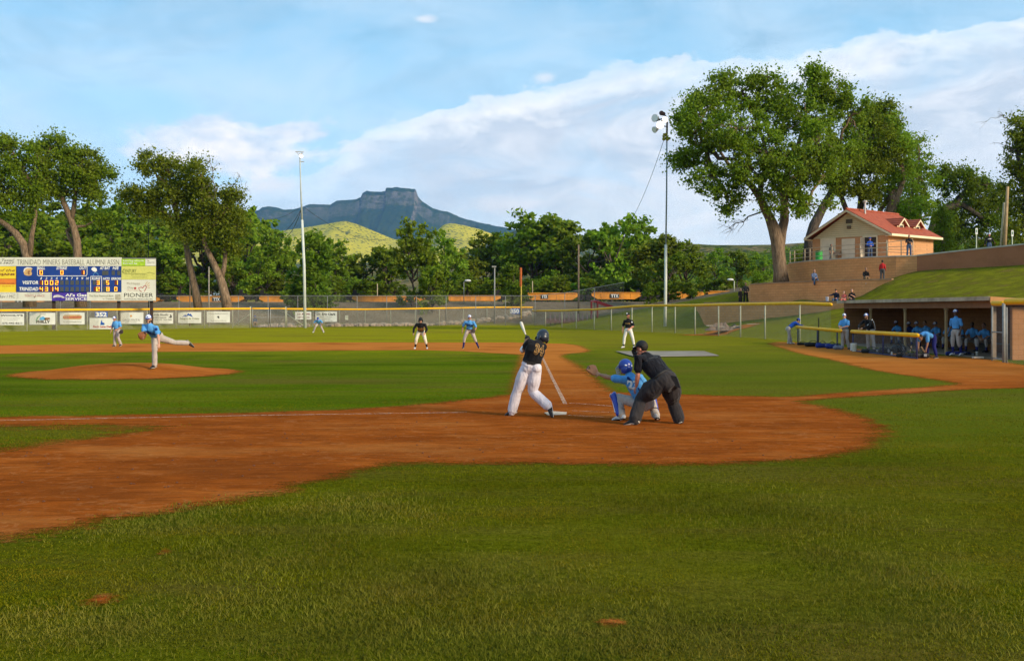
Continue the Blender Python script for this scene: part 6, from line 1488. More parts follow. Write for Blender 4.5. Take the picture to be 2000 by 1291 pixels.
    if hair or cap:
        q = MB(); hm = hair if hair else HAIRB
        if hair == 'long': hm = HAIRB; q.ball(hd-f*.05*k-u*.06*k, K(.085,.06,.16), ax=(r, f, u))
        q.ball(hd+u*.035*k-f*.030*k, K(.083,.094,.102), ax=(r, f, u), seg=14, rings=10); solid('hair', q, max(vox*.8, .009), hm, root, sm=2)
    if cap:
        kind = cap[0]
        if kind == 'cap':
            q = MB(); q.ball(hd+u*.045*k-f*.008*k, K(.092,.110,.100), ax=(r, f, u), seg=18, rings=9, zmin=-.12); c0 = q.build('cap', cap[1], root, smooth=True)
            q = MB(); pts = []; 
            for i in range(9):
                a = -1.15+2.3*i/8; pts.append(hd+u*.038*k+r*math.sin(a)*.085*k+f*(.060+math.cos(a)*.035)*k)
            out_ = [hd+u*(.020+.012*math.cos(-1.15+2.3*i/8))*k+r*math.sin(-1.15+2.3*i/8)*.078*k+f*(.085+math.cos(-1.15+2.3*i/8)*.095)*k for i in range(9)]
            for i in range(8): q.add([pts[i], pts[i+1], out_[i+1], out_[i], pts[i]+u*.008*k, pts[i+1]+u*.008*k, out_[i+1]+u*.006*k, out_[i]+u*.006*k], [(0,1,2,3),(7,6,5,4),(0,4,5,1),(1,5,6,2),(2,6,7,3),(3,7,4,0)])
            q.build('brim', cap[2] if len(cap) > 2 else cap[1], c0)
            if len(cap) > 3:
                q = MB(); q.ball(hd+u*.045*k+f*.004*k, K(.0885,.106,.0965), ax=(r, f, u), seg=18, rings=9, zmin=-.05); fr_ = q.build('front_panel', cap[3], c0, smooth=True)
                q = MB(); q.ball(hd+u*.075*k+f*.100*k, K(.026,.010,.020), ax=(r, f, u), seg=10, rings=6); q.build('badge', CAPB, c0)
        else:
            q = MB(); q.ball(hd+u*.03*k-f*.008*k, K(.108,.125,.125), ax=(r, f, u), seg=24, rings=14, zmin=-.35); q.ball(hd-f*.045*k-u*.01*k, K(.100,.085,.10), ax=(r, f, u), seg=20, rings=12)
            for s in (-1, 1): q.ball(hd-u*.03*k+r*.092*s*k-f*.015*k, K(.020,.062,.07), ax=(r, f, u), seg=12, rings=8)
            c0 = q.build('helmet', cap[1], root, smooth=True)
            if kind == 'helmet': q = MB(); q.tube([hd+u*.035*k+f*.10*k, hd+u*.022*k+f*.17*k], K((.085,.012),(.06,.008)), side=r, seg=14); q.build('brim', cap[1], c0, smooth=True)
    return root

def put(base, yaw, J, k=1.0):
    """local joints (x to the viewer's right, -y forward) turned by yaw and set on base"""
    M3 = Matrix.Rotation(yaw, 3, 'Z'); return {a: Vector(base)+M3 @ (Vector(b)*k) for a, b in J.items()}
def facing(yaw, dn=0): return Matrix.Rotation(yaw, 3, 'Z') @ Vector((0, -1, -dn))
# local joints: L is the viewer's left when the figure faces the camera
STAND = dict(pel=(0,0,.95), chest=(0,.0,1.36), neck=(0,0,1.50), head=(0,-.02,1.65), shL=(-.175,0,1.385), shR=(.175,0,1.385), elL=(-.235,.02,1.12), elR=(.235,.02,1.12), wrL=(-.26,-.08,.90), wrR=(.26,-.08,.90), hipL=(-.10,0,.90), hipR=(.10,0,.90), knL=(-.12,-.02,.50), knR=(.12,-.02,.50), anL=(-.13,.02,.09), anR=(.13,.02,.09), toL=(-.15,-.16,.035), toR=(.15,-.16,.035))
CROUCH = dict(pel=(0,.14,.78), chest=(0,-.14,1.12), neck=(0,-.24,1.23), head=(0,-.32,1.35), shL=(-.19,-.18,1.16), shR=(.19,-.18,1.16), elL=(-.27,-.18,.90), elR=(.27,-.18,.90), wrL=(-.22,-.30,.70), wrR=(.22,-.30,.70), hipL=(-.11,.12,.75), hipR=(.11,.12,.75), knL=(-.21,-.14,.46), knR=(.21,-.14,.46), anL=(-.27,.04,.09), anR=(.27,.04,.09), toL=(-.31,-.14,.035), toR=(.31,-.14,.035))
SIT = dict(pel=(0,.05,.09), chest=(0,.0,.48), neck=(0,-.03,.62), head=(0,-.08,.76), shL=(-.165,0,.51), shR=(.165,0,.51), elL=(-.22,-.08,.28), elR=(.22,-.08,.28), wrL=(-.10,-.28,.20), wrR=(.10,-.28,.20), hipL=(-.10,.02,.09), hipR=(.10,.02,.09), knL=(-.14,-.42,.10), knR=(.14,-.42,.10), anL=(-.15,-.45,-.33), anR=(.15,-.45,-.33), toL=(-.16,-.62,-.38), toR=(.16,-.62,-.38))
def mod(base, **kw): d = dict(base); d.update(kw); return d
def PJ(D, d): return {a: P(x, y, D+dd) for a, (x, y, dd) in d.items()}
SKYCAP = ('cap', CAPB, CAPB, CAPW)

# batter, seen from behind at the end of the swing
BT = PJ(20.0, dict(pel=(1037,714,.05), chest=(1047,678,.0), neck=(1053,667,.06), head=(1059.5,659,.12), shL=(1034,668,.0), shR=(1061,677,.04), elL=(1020.5,686,.14), elR=(1043,690,.34), wrL=(1027,668,.34), wrR=(1035,668,.40),
  hipL=(1028,721,.08), hipR=(1046,721,.02), knL=(1010,764,.16), knR=(1040,765,.12), anL=(1000,802,.22), anR=(1070,793,-.02), toL=(989,810,.24), toR=(1078,813,-.12), hdL=(1030,661,.40), hdR=(1030,662,.36)))
bt = person('batter in black jersey and white trousers at the end of a swing, seen from behind', BT, (-.55,.75,-.42), up=(.35,.1,1), skin_m=SKT, top=JBLK, bottom=WPANT, sleeve=.48, shoe=SHOEB, cap=('helmet', HLM), vox=.0075, fat=1.08, curl=(1.5,1.5), facefx=False, fold=.018, hem=.12, lw=1.22)
n0 = P(1040,680,20)
def back_text(parent, s, c, ex, ez, n, mat, off=.05, lift=.006, nm='number'):
    """letters pressed on the back: c centre, ex/ez half-extents, n outward"""
    cu = bpy.data.curves.new('n', 'FONT'); cu.body = s; cu.size = 1; cu.offset = off
    t = bpy.data.objects.new('tmp', cu); col.objects.link(t); dg = bpy.context.evaluated_depsgraph_get(); me = bpy.data.meshes.new_from_object(t.evaluated_get(dg)); bpy.data.objects.remove(t)
    bmm = bmesh.new(); bmm.from_mesh(me); bmesh.ops.triangulate(bmm, faces=bmm.faces); bmesh.ops.subdivide_edges(bmm, edges=bmm.edges, cuts=2); bmm.to_mesh(me); bmm.free()
    co_ = [v.co.copy() for v in me.vertices]; x0 = min(v.x for v in co_); x1 = max(v.x for v in co_); y0 = min(v.y for v in co_); y1 = max(v.y for v in co_)
    tgt = [ch_ for ch_ in parent.children if ch_.name.split('.')[0] in ('shirt', 'jacket')][0]; offp = wloc(parent)
    from mathutils.bvhtree import BVHTree
    bv = BVHTree.FromPolygons([v.co+offp for v in tgt.data.vertices], [tuple(p.vertices) for p in tgt.data.polygons])
    for v in me.vertices:
        u_ = (v.co.x-x0)/(x1-x0)*2-1; w_ = (v.co.y-y0)/(y1-y0)*2-1; p = c+ex*u_+ez*w_+n*.6
        h_ = bv.ray_cast(p, -n, 2); v.co = ((h_[0] if h_[0] is not None else c+ex*u_+ez*w_)+n*lift)-offp
    me.materials.clear(); me.materials.append(mat); o = bpy.data.objects.new(nm, me); link(o, parent); return o
nb = Vector((.12,-1,.1)).normalized()
c3 = P(1053.5, 683, 19.9)
back_text(bt, '34', c3, (P(1063,685,19.9)-P(1044,681,19.9))*.5, (P(1056,671,19.9)-P(1051,693,19.9))*.5, nb, GOLDL, off=.06)
back_text(bt, '34', c3, (P(1063,685,19.9)-P(1044,681,19.9))*.5*.92, (P(1056,671,19.9)-P(1051,693,19.9))*.5*.90, nb, M('number_black', (.01,.01,.01), .7), off=-.012, lift=.012, nm='number_fill')
t = MB(); t.box(P(1034.5,709,19.83), (.10,.02,.05), rz=-.1); t.build('belt_loop', BLK, bt)
t = MB(); t.tube([BT['elL']+Vector((0,-.01,.02)), BT['elL'].lerp(BT['wrL'], .35)], [.052,.050], seg=12); t.build('elbow_guard', WHT, bt, smooth=True)
t = MB(); t.ball(BT['hdL'], (.05,.05,.055)); t.build('batting_glove', BLK, bt, smooth=True)
bat_obj(P(1031,665,20.36), P(1017.5,630,20.95), M('bat_pale', (.62,.55,.42), .35, .1, 2), 'pale bat held up behind the left shoulder of the batter', grip=BLK)

# catcher
CT = PJ(19.15, dict(pel=(1259,783,.0), chest=(1236,745,.10), neck=(1228,731,.16), head=(1221,718,.20), shL=(1213,741,.02), shR=(1250,738,.28), elL=(1188,737,.12), elR=(1262,756,.45), wrL=(1172,732,.25), wrR=(1252,770,.5),
  hipL=(1250,789,.02), hipR=(1267,789,.06), knL=(1207,776,.28), knR=(1272,782,.42), anL=(1214,812,.10), anR=(1281,811,.12), toL=(1199,819,.22), toR=(1285,818,.28), hdL=(1163,728,.30), hdR=(1248,776,.5)))
ct = person('catcher in sky blue jersey and blue leg guards crouching with the mitt stretched out', CT, (-.85,.5,-.12), skin_m=SKT, top=JBLUE, bottom=GPANT, sleeve=.50, leg=.98, shoe=SHOEW, cap=('shell', HLB), vox=.0075, curl=(.5,.9), fold=.02, lw=1.0)
def strap_ring(parent, p, d, r_, mat, nm, w_=.035):
    t = MB(); d = Vector(d).normalized(); t.tube([p-d*w_/2, p+d*w_/2], [r_, r_], seg=14, cap=False); return t.build(nm, mat, parent, smooth=True)
for s, sd_ in (('L', (-.9,.05,.25)), ('R', (.3,.6,.3))):
    kn, an = CT['kn'+s], CT['an'+s]; o_ = Vector(sd_).normalized()*.062; side = (an-kn).cross(Vector(sd_)).normalized()
    t = MB(); t.tube([kn+o_+(kn-an)*.12, kn+o_*1.3, kn.lerp(an, .25)+o_*1.1, kn.lerp(an, .6)+o_, kn.lerp(an, .98)+o_*.9], [(.07,.045),(.085,.06),(.078,.055),(.068,.05),(.058,.042)], side=side, seg=14); lg = solid('leg_guard', t, .008, SHIN, ct, sm=3)
    t = MB(); t.tube([kn.lerp(an, .08)+o_*1.9, kn.lerp(an, .9)+o_*1.75], [.012,.012], seg=6); t.tube([kn+o_*2.2+side*.05, kn+o_*2.3-side*.05], [.014,.014], seg=6); t.build('guard_trim', WHT, lg, smooth=True)
    for q in (.15,.4,.7): strap_ring(lg, kn.lerp(an, q), an-kn, .078, STR, 'strap', .022)
ff = Vector((-.85,.5,-.12)).normalized(); hd_ = CT['head']; uu = Vector((0,0,1)); rr_ = ff.cross(uu).normalized()
t = MB()
for a in (-.10,-.05,0,.05,.10): t.tube([hd_+ff*.10+rr_*a*.8+uu*.05, hd_+ff*.155+rr_*a*.7, hd_+ff*.13+rr_*a*.6-uu*.10], [.006]*3, seg=5)
for z in (.05,.0,-.05,-.10): t.tube([hd_+ff*.08-rr_*.09+uu*z, hd_+ff*.15+uu*z, hd_+ff*.08+rr_*.09+uu*z], [.006]*3, seg=5)
t.build('face_mask', M('mask_silver', (.35,.36,.40), .35, metal=.6), ct)
t = MB(); t.tube([hd_+rr_*.10-ff*.05+uu*.04, hd_-ff*.125+uu*.02, hd_-rr_*.10-ff*.05+uu*.04], [.016]*3, seg=6); t.ball(hd_+rr_*.09-ff*.03-uu*.02, (.02,.04,.05)); t.build('mask_strap', CAPW, ct, smooth=True)
t = MB(); t.tube([CT['shL'].lerp(CT['chest'],.5)+Vector((0,-.10,.06)), CT['chest']+Vector((.03,-.13,-.05)), CT['pel'].lerp(CT['chest'],.45)+Vector((.02,-.13,.0))], [(.02,.012)]*3, side=(1,0,0), seg=8)
t.tube([CT['shR'].lerp(CT['chest'],.4)+Vector((0,-.10,.06)), CT['chest']+Vector((.0,-.135,-.06)), CT['pel'].lerp(CT['chest'],.4)+Vector((-.12,-.09,.0))], [(.02,.012)]*3, side=(1,0,0), seg=8); t.build('protector_strap', NAVC, ct, smooth=True)
back_text(ct, '23', P(1237,749,19), (P(1248,750,19)-P(1227,748,19))*.5, (P(1236,739,19)-P(1238,759,19))*.5, Vector((0,-1,.35)).normalized(), WHT)
def mitt(parent, c, d, n, r_, mat, k=1.0):
    """leather mitt: padded pocket, five finger stalls and webbing"""
    c = Vector(c); d = Vector(d).normalized(); n = Vector(n).normalized(); x = d.cross(n).normalized(); t = MB()
    t.ball(c, (r_*.78, r_*.30, r_*.80), ax=(x, n, d), seg=14, rings=10)
    for i, a in enumerate((-.75,-.35,.02,.38)): t.tube([c+x*r_*a*.6, c+(d*math.cos(a)+x*math.sin(a))*r_*.95+n*r_*.12], [r_*.26, r_*.16], seg=8)
    t.tube([c+x*r_*.5-d*r_*.2, c+x*r_*.98+d*r_*.42+n*r_*.2], [r_*.25, r_*.16], seg=8); m_ = solid('glove', t, max(.008, r_*.06), mat, parent, sm=2)
    q = MB(); q.tube([c+x*r_*.45+d*r_*.85+n*r_*.16, c+x*r_*.85+d*r_*.45+n*r_*.2], [(r_*.20,r_*.04)]*2, side=d, seg=8); q.build('webbing', LEAD, m_); return m_
mitt(ct, CT['hdL']+Vector((-.03,.0,.03)), (-.35,.25,.9), (-.5,.8,.1), .115, M('mitt_leather', (.22,.10,.05), .6, .3, 9))

# umpire
UM = PJ(18.55, dict(pel=(1300,742,.02), chest=(1268,705,.22), neck=(1259,692,.27), head=(1253,681,.30), shL=(1246,698,.08), shR=(1283,700,.42), elL=(1246,732,.10), elR=(1290,735,.50), wrL=(1243,754,.20), wrR=(1288,757,.52),
  hipL=(1289,748,-.02), hipR=(1310,748,.08), knL=(1252,778,.22), knR=(1314,785,.35), anL=(1240,820,.04), anR=(1326,819,.26), toL=(1221,829,.06), toR=(1326,825,.44), hdL=(1239,762,.26), hdR=(1288,765,.6)))
um = person('umpire in black shirt and charcoal trousers bending forward behind the catcher, hand on knee', UM, (-.80,.58,-.12), skin_m=SKR, top=UMPS, bottom=UPANT, sleeve=.72, shoe=SHOEB, cap=('cap', CAPK, CAPK), hair=None, vox=.0075, fat=1.34, curl=(.7,.7), palm=((.3,.4,-.8), None), fold=.02, lw=1.42)
hd_ = UM['head']; ff = Vector((-.80,.58,-.12)).normalized(); rr_ = ff.cross(uu).normalized()
t = MB()
for a in (-.09,-.045,0,.045,.09): t.tube([hd_+ff*.09+rr_*a*.9+uu*.04, hd_+ff*.15+rr_*a*.8-uu*.02, hd_+ff*.12+rr_*a*.6-uu*.12], [.010]*3, seg=6)
for z in (.04,-.01,-.06,-.11): t.tube([hd_+ff*.06-rr_*.085+uu*z, hd_+ff*.145+uu*z, hd_+ff*.06+rr_*.085+uu*z], [.010]*3, seg=6)
t.build('face_mask', BLK, um)
t = MB(); t.tube([hd_+rr_*.09+ff*.02+uu*.03, hd_+rr_*.085-ff*.06+uu*.03, hd_-ff*.118+uu*.03, hd_-rr_*.085-ff*.06+uu*.03], [.014]*4, seg=6); t.build('mask_strap', BLK, um, smooth=True)
t = MB(); q0 = P(1319,738,18.52); t.prism([P(1311,733,18.42), P(1321,735,18.42), P(1329,758,18.42), P(1317,755,18.42), P(1311,745,18.42)], (0, .10, 0)); t.build('ball_bag', JBLK, um)
t = MB(); t.box(UM['anL']+Vector((-.02,-.06,-.045)), (.05,.012,.03)); t.build('shoe_mark', WHT, um)
t = MB(); t.box(UM['anR']+Vector((.045,-.03,-.04)), (.012,.05,.03)); t.build('shoe_mark', WHT, um)

# pitcher on one leg
PT = PJ(32.3, dict(pel=(307.5,657,.15), chest=(294,641,-.05), neck=(291.5,632.5,-.12), head=(290,623.5,-.16), shL=(281,636,-.02), shR=(305,640,-.10), elL=(281,650,-.18), elR=(309,656,-.25), wrL=(279,657,-.38), wrR=(310.5,671,-.38),
  hipL=(303,662,.12), hipR=(312,660,.22), knL=(302,686,.02), knR=(341,669,.55), anL=(302,713,.05), anR=(366,670,.75), toL=(295.5,717.5,-.08), toR=(377,677,.82), hdR=(310,680,-.42)))
PT['anL'].z = max(PT['anL'].z, Hs(PT['anL'].x, PT['anL'].y)+.09)
pt = person('pitcher in sky blue jersey finishing his throw on one leg on the mound', PT, (.12,-1,-.12), skin_m=SK, top=JBLUE, bottom=GPANT, sleeve=.72, shoe=SHOEB, cap=SKYCAP, hair=HAIRB, beard=True, vox=.0085, curl=(.6,.5), fold=.016, fat=1.05)
mitt(pt, P(277.5,657,31.85), (-.15,-.2,.95), (.3,-.9,0), .135, LEA)
fn = Vector((0,-1,.3)).normalized()
back_text(pt, 'TRINIDAD', P(290,647,32), (P(300,650,32)-P(281,645,32))*.5, (P(290,645,32)-P(289.5,649,32))*.5, fn, NAVC, nm='lettering')
t = MB(); t.ball(P(305,643,31.98), (.045,.02,.045)); t.build('sleeve_patch', NAVC, pt)

# infielders, runner, coach, outfielder
def gpt(px, D): return onG(px, D)
b = gpt(228, 58.2)
d3 = person('third baseman with a glove walking on the clay at left in sky blue', put(b, -.25, mod(STAND, chest=(-.02,-.08,1.33), neck=(-.03,-.12,1.45), head=(-.03,-.17,1.58), elL=(-.30,.02,1.10), wrL=(-.30,-.10,.86), elR=(.29,-.05,1.10), wrR=(.22,-.30,.98), knR=(.17,-.14,.52), anR=(.20,.10,.13), toR=(.22,-.06,.05)), .93), facing(-.25,.15), top=JBLUE, bottom=GPANT, sleeve=.8, shoe=SHOEB, cap=SKYCAP, skin_m=SKT, vox=.012)
mitt(d3, P(237,647.5,57.8), (.1,-.3,-.9), (0,-1,0), .13, LEAD)
b = gpt(822, 54.4)
rn = person('base runner in black jersey and cream trousers taking a crouched lead', put(b, .05, mod(CROUCH, pel=(0,.14,.86), chest=(0,-.10,1.18), neck=(0,-.18,1.30), head=(0,-.24,1.43), shL=(-.19,-.12,1.23), shR=(.19,-.12,1.23), elL=(-.34,-.08,1.02), wrL=(-.36,-.20,.80), elR=(.30,-.14,.98), wrR=(.22,-.24,.82), hipL=(-.11,.12,.82), hipR=(.11,.12,.82), knL=(-.22,-.10,.48), knR=(.22,-.10,.48), anL=(-.28,.04,.09), anR=(.30,.04,.09)), 1.0), facing(.05,.1), top=JBLK, bottom=CREAMP, sleeve=1.5, leg=.52, sock=SOCKB, shoe=SHOEW, cap=('helmet', CAPK), skin_m=SK, vox=.012, beard=False)
fn = Vector((0,-1,.25)).normalized()
back_text(rn, 'TRINIDAD', P(822,641,54), (P(830,641,54)-P(814,641,54))*.5, (P(822,638.5,54)-P(822,643.5,54))*.5, fn, GOLDL, nm='lettering')
b = gpt(917, 55.2)
fb1 = person('first baseman in sky blue jersey and tall navy socks on the infield clay', put(b, -.05, mod(STAND, pel=(0,.06,.93), chest=(.02,-.10,1.28), neck=(.02,-.15,1.41), head=(.02,-.19,1.555), shL=(-.19,-.10,1.34), shR=(.21,-.12,1.33), elL=(-.33,-.02,1.10), wrL=(-.36,-.05,.84), elR=(.34,-.10,1.06), wrR=(.28,-.30,.90), hipL=(-.11,.05,.88), hipR=(.11,.05,.88), knL=(-.25,-.06,.50), knR=(.27,-.04,.50), anL=(-.31,.04,.09), anR=(.42,.10,.12), toL=(-.33,-.14,.04), toR=(.47,-.05,.05)), 1.0), facing(-.05,.08), top=JBLUE, bottom=GPANT, sleeve=.8, leg=.40, sock=SOCK, shoe=SHOEB, cap=SKYCAP, skin_m=SKT, vox=.012)
mitt(fb1, P(924.5,646,54.6), (-.2,-.3,-.9), (0,-1,0), .13, LEAD)
back_text(fb1, 'TRINIDAD', P(916.5,633,54.8), (P(925,633.5,54.8)-P(908,632,54.8))*.5, (P(916,631,54.8)-P(916,635,54.8))*.5, fn, NAVC, nm='lettering')
b = gpt(1227, 55.9)
cc1 = person('base coach in black jersey and white trousers standing on the grass', put(b, -.35, mod(STAND, elL=(-.27,.02,1.12), wrL=(-.27,-.05,.88), elR=(.27,.02,1.12), wrR=(.12,-.22,.98), knL=(-.20,-.02,.50), anL=(-.24,.0,.09), knR=(.24,-.02,.50), anR=(.30,.05,.09), toL=(-.30,-.16,.035), toR=(.30,-.14,.035)), 1.0), facing(-.75,.1), top=JBLK, bottom=cloth('coach_white', (.70,.66,.60)), sleeve=.85, leg=.72, sock=SOCKB, shoe=SHOEW, cap=('cap', CAPK, CAPK), hair=HAIRB, beard=True, skin_m=SKR, vox=.012)
t = MB(); t.ball(b+Vector((.17,-.15,1.32)), (.035,.02,.04)); t.build('sleeve_patch', CAPW, cc1); t = MB(); t.ball(b+Vector((-.08,-.11,1.76)), (.03,.02,.035)); t.build('cap_badge', CAPW, cc1)
back_text(cc1, 'MINERS', b+Vector((-.06,-.14,1.25)), Vector((.13,-.03,0)), Vector((0,0,.03)), Vector((-.3,-1,0)).normalized(), GOLDL, nm='lettering')
b = gpt(622, 93)
person('outfielder in sky blue bending with hands on knees in front of the white dentist banner', put(b, 0, mod(CROUCH, pel=(0,.16,.80), chest=(0,-.10,1.02), neck=(0,-.22,1.08), head=(0,-.30,1.18), shL=(-.19,-.12,1.04), shR=(.19,-.12,1.04), elL=(-.36,-.10,.84), elR=(.36,-.10,.84), wrL=(-.27,-.16,.60), wrR=(.27,-.16,.60), knL=(-.27,-.12,.46), knR=(.27,-.12,.46), anL=(-.42,.04,.09), anR=(.42,.04,.09), toL=(-.46,-.14,.04), toR=(.46,-.14,.04))), facing(0,.5), top=JBLUE, bottom=GPANT, sleeve=.9, shoe=SHOEW, cap=('cap', CAPB, CAPB), skin_m=SKT, vox=.018, detail=False)
b = gpt(498, 121.5)
st = empty('stool', b, 'small dark stool behind the field gate', 'stool'); t = MB(); t.cyl(b, b+UP*.38, .05); t.cyl(b+UP*.38, b+UP*.44, .2); t.build('seat', BLK, st)
person('small seated figure in a blue cap behind the field gate', put(b+UP*.42, .3, SIT, .95), facing(.3), top=DEN, bottom=KHK, sleeve=1.5, cap=('cap', CAPB, CAPB), vox=.02, detail=False)

# dugout railing
b = Vector(((1544-1000)/F*62.3, 62.3, 0))
person('player in royal blue hoodie leaning over the far end of the yellow railing', put(b, math.pi/2+.05, mod(STAND, pel=(0,.12,.90), chest=(0,-.22,1.17), neck=(0,-.34,1.24), head=(0,-.44,1.33), shL=(-.19,-.26,1.19), shR=(.19,-.26,1.19), elL=(-.22,-.48,1.06), elR=(.22,-.48,1.06), wrL=(-.12,-.66,1.06), wrR=(.12,-.72,1.04), hipL=(-.10,.12,.87), hipR=(.10,.12,.87), knL=(-.12,.12,.48), knR=(.13,.0,.48), anL=(-.12,.14,.09), anR=(.14,-.08,.09), toL=(-.13,-.02,.035), toR=(.15,-.25,.035))), facing(math.pi/2+.05,.5), top=HOOD, bottom=GPANT, sleeve=1.5, shoe=SHOEW, cap=('cap', CAPB, CAPW), vox=.012)
b = Vector(((1650-1000)/F*54.0, 54.0, 0))
person('young player in sky blue shirt and white cap resting arms on the far railing', put(b, -.75, mod(STAND, head=(0,-.05,1.63), elL=(-.24,-.12,1.15), wrL=(-.10,-.34,1.08), elR=(.24,-.12,1.15), wrR=(.04,-.36,1.08), anR=(.16,.14,.09), toR=(.2,-.04,.035)), 1.0), facing(-.6), top=JBLUE, bottom=GPANT, sleeve=.8, shoe=SHOEB, cap=SKYCAP, hair=HAIRN, vox=.012)
b = Vector(((1699-1000)/F*51.3, 51.3, 0))
bj = person('player in black jacket with white shoulder stripes leaning left onto the near railing', put(b, -1.0, mod(STAND, pel=(0,.10,.93), chest=(.0,-.14,1.31), neck=(0,-.20,1.44), head=(0,-.25,1.58), shL=(-.19,-.16,1.36), shR=(.19,-.16,1.36), elL=(-.27,-.38,1.18), elR=(.27,-.36,1.16), wrL=(-.13,-.60,1.05), wrR=(.1,-.60,1.05), knL=(-.16,.06,.5), anL=(-.18,.12,.09), knR=(.2,.0,.5), anR=(.26,-.02,.09), toL=(-.20,-.06,.035), toR=(.28,-.2,.035)), 1.04), facing(-.9), top=JBLK, bottom=GPANT, sleeve=1.5, shoe=SHOEB, cap=SKYCAP, hair=HAIRB, beard=True, skin_m=SKT, vox=.012, fat=1.15)
t = MB(); t.tube([b+Vector((.05,-.22,1.50)), b+Vector((-.08,-.28,1.34)), b+Vector((-.20,-.24,1.22))], [(.02,.012)]*3, side=(1,0,0), seg=6); t.build('stripe', WHT, bj); t = MB(); t.tube([b+Vector((.10,-.20,1.42)), b+Vector((.16,-.20,1.20)), b+Vector((.20,-.16,1.05))], [(.012,.012)]*3, side=(1,0,0), seg=6); t.build('stripe', WHT, bj)
b = Vector(((1813-1000)/F*44.0, 44.0, 0))
person('player in sky blue jersey bending far down over the bats at the railing end', put(b, -1.05, mod(STAND, pel=(0,.22,.86), chest=(0,-.22,.98), neck=(0,-.36,.93), head=(0,-.45,.84), shL=(-.18,-.26,.95), shR=(.18,-.26,.95), elL=(-.22,-.32,.66), elR=(.22,-.30,.64), wrL=(-.18,-.36,.40), wrR=(.18,-.34,.38), hipL=(-.11,.22,.84), hipR=(.11,.22,.84), knL=(-.16,.12,.46), knR=(.16,.14,.46), anL=(-.2,.2,.09), anR=(.2,.25,.09), toL=(-.22,.02,.035), toR=(.22,.07,.035))), facing(-1.05,1.4), up=facing(-1.05,-.9), top=JBLUE, bottom=SOCK, sleeve=.8, leg=.8, shoe=SHOEB, skin_m=SKT, hair=HAIRB, vox=.012)
b = Vector(((1867-1000)/F*45.4, 45.4, .06))
person('tall player in sky blue jersey and high navy socks standing inside the dugout', put(b, -.95, mod(STAND, elL=(-.25,.05,1.13), elR=(.25,.0,1.13), wrR=(.24,-.12,.88), anR=(.16,.14,.09), toR=(.18,-.04,.035)), 1.07), facing(-.95), top=JBLUE, bottom=GPANT, sleeve=.8, leg=.35, shoe=SHOEW, cap=SKYCAP, hair=HAIRB, skin_m=SKD, vox=.012)
seat = [(1782, .9, cloth('navy_jacket', (.01,.02,.09)), 1.5, SKD, SKYCAP, 'seated player in navy jacket and white cap right of the second wooden post', -.9, .0),
 (1797, .95, JBLUE, .8, SKT, SKYCAP, 'seated player in sky blue and white cap beside the navy jacket', -.9, .35),
 (1816, 1.0, JBLUE, .8, SKT, None, 'bare headed seated player leaning back behind the bending player', -1.1, .1),
 (1858, .95, JBLUE, .8, SKD, None, 'seated player half hidden left of the tall standing player', -.8, .2),
 (1878, .95, JBLUE, .8, SKD, None, 'seated player half hidden right of the tall standing player', -.9, .3),
 (1832, .95, JBLUE, .8, SKT, SKYCAP, 'seated player in white cap between the bending player and the middle post', -1.0, .15),
 (1927, .95, JBLUE, .8, SKT, None, 'seated player mostly hidden behind the dugout corner post', -.9, .2),
 (1757, .95, JBLUE, .8, SKD, SKYCAP, 'seated player in shadow just left of the second wooden post', -.9, .1),
 (1903, 1.0, JBLUE, .8, SKD, None, 'seated dark haired player in sky blue nearest the corner post', -.7, .25)]
for x, k_, top_, sl_, sk_, cp_, lb_, yw, out_ in seat:
    X_ = DX+2.35-out_; D_ = X_*F/(x-1000); lean = random.uniform(-.16, .0)
    person(lb_, put(Vector((X_, D_, .50)), yw, mod(SIT, chest=(0,-.08+lean,.47), neck=(0,-.14+lean,.60), head=(0,-.20+lean,.73), shL=(-.165,-.09+lean,.49), shR=(.165,-.09+lean,.49), elL=(-.25,-.22+lean*.5,.30), elR=(.24,-.2+lean*.5,.30), wrL=(-.08,-.40,.17), wrR=(.08,-.38,.17), knL=(-.2,-.42,.10), knR=(.2,-.42,.10), anL=(-.2,-.45,-.33), anR=(.22,-.40,-.33)), k_*1.05), facing(yw,.15), top=top_, bottom=GPANT, sleeve=sl_, leg=.6, shoe=SHOEB, skin_m=sk_, cap=cp_, hair=None if cp_ else HAIRB, vox=.014, detail=False, group=None)

# spectators
def tq_(x, D, z): return Vector(((x-1000)/F*D, D, z))
person('woman with long dark hair and blue jeans sitting on the middle terrace', put(tq_(1590,90.9,4.37), .1, mod(SIT, elL=(-.2,-.1,.3), wrL=(-.06,-.3,.2), wrR=(.05,-.32,.2))), facing(.1), top=cloth('denim_jacket', (.10,.14,.24)), bottom=DEN, sleeve=1.5, hair='long', skin_m=SK, vox=.018, detail=False)
person('man in black sweater and khaki trousers sitting on the middle terrace wall', put(tq_(1691,86.7,4.37), -.05, mod(SIT, knL=(-.1,-.42,.1), knR=(.1,-.42,.1), anL=(-.09,-.42,-.33), anR=(.09,-.42,-.33))), facing(0), top=JBLK, bottom=KHK, sleeve=1.5, hair=HAIRB, skin_m=SKT, shoe=SHOEW, vox=.018, detail=False)
person('person in a red jacket standing on the middle terrace with the back turned', put(tq_(1723.5,86.0,4.25), 2.6, STAND, .88), facing(2.6), top=REDC, bottom=cloth('grey_jeans', (.07,.07,.07)), sleeve=1.5, hair=HAIRB, skin_m=SKD, vox=.018, detail=False, belt=False)
person('man in dark jacket sitting leftmost of three on the lowest terrace', put(tq_(1633,81.0,2.60), -.5, mod(SIT, head=(0,-.05,.74), elL=(-.34,-.05,.42), wrL=(-.46,-.25,.40), anL=(-.15,-.38,-.33))), facing(-.4), top=cloth('dark_jacket', (.012,.014,.03)), bottom=DEN, sleeve=1.5, cap=('cap', HAIRN, HAIRN), skin_m=SKR, vox=.018, detail=False)
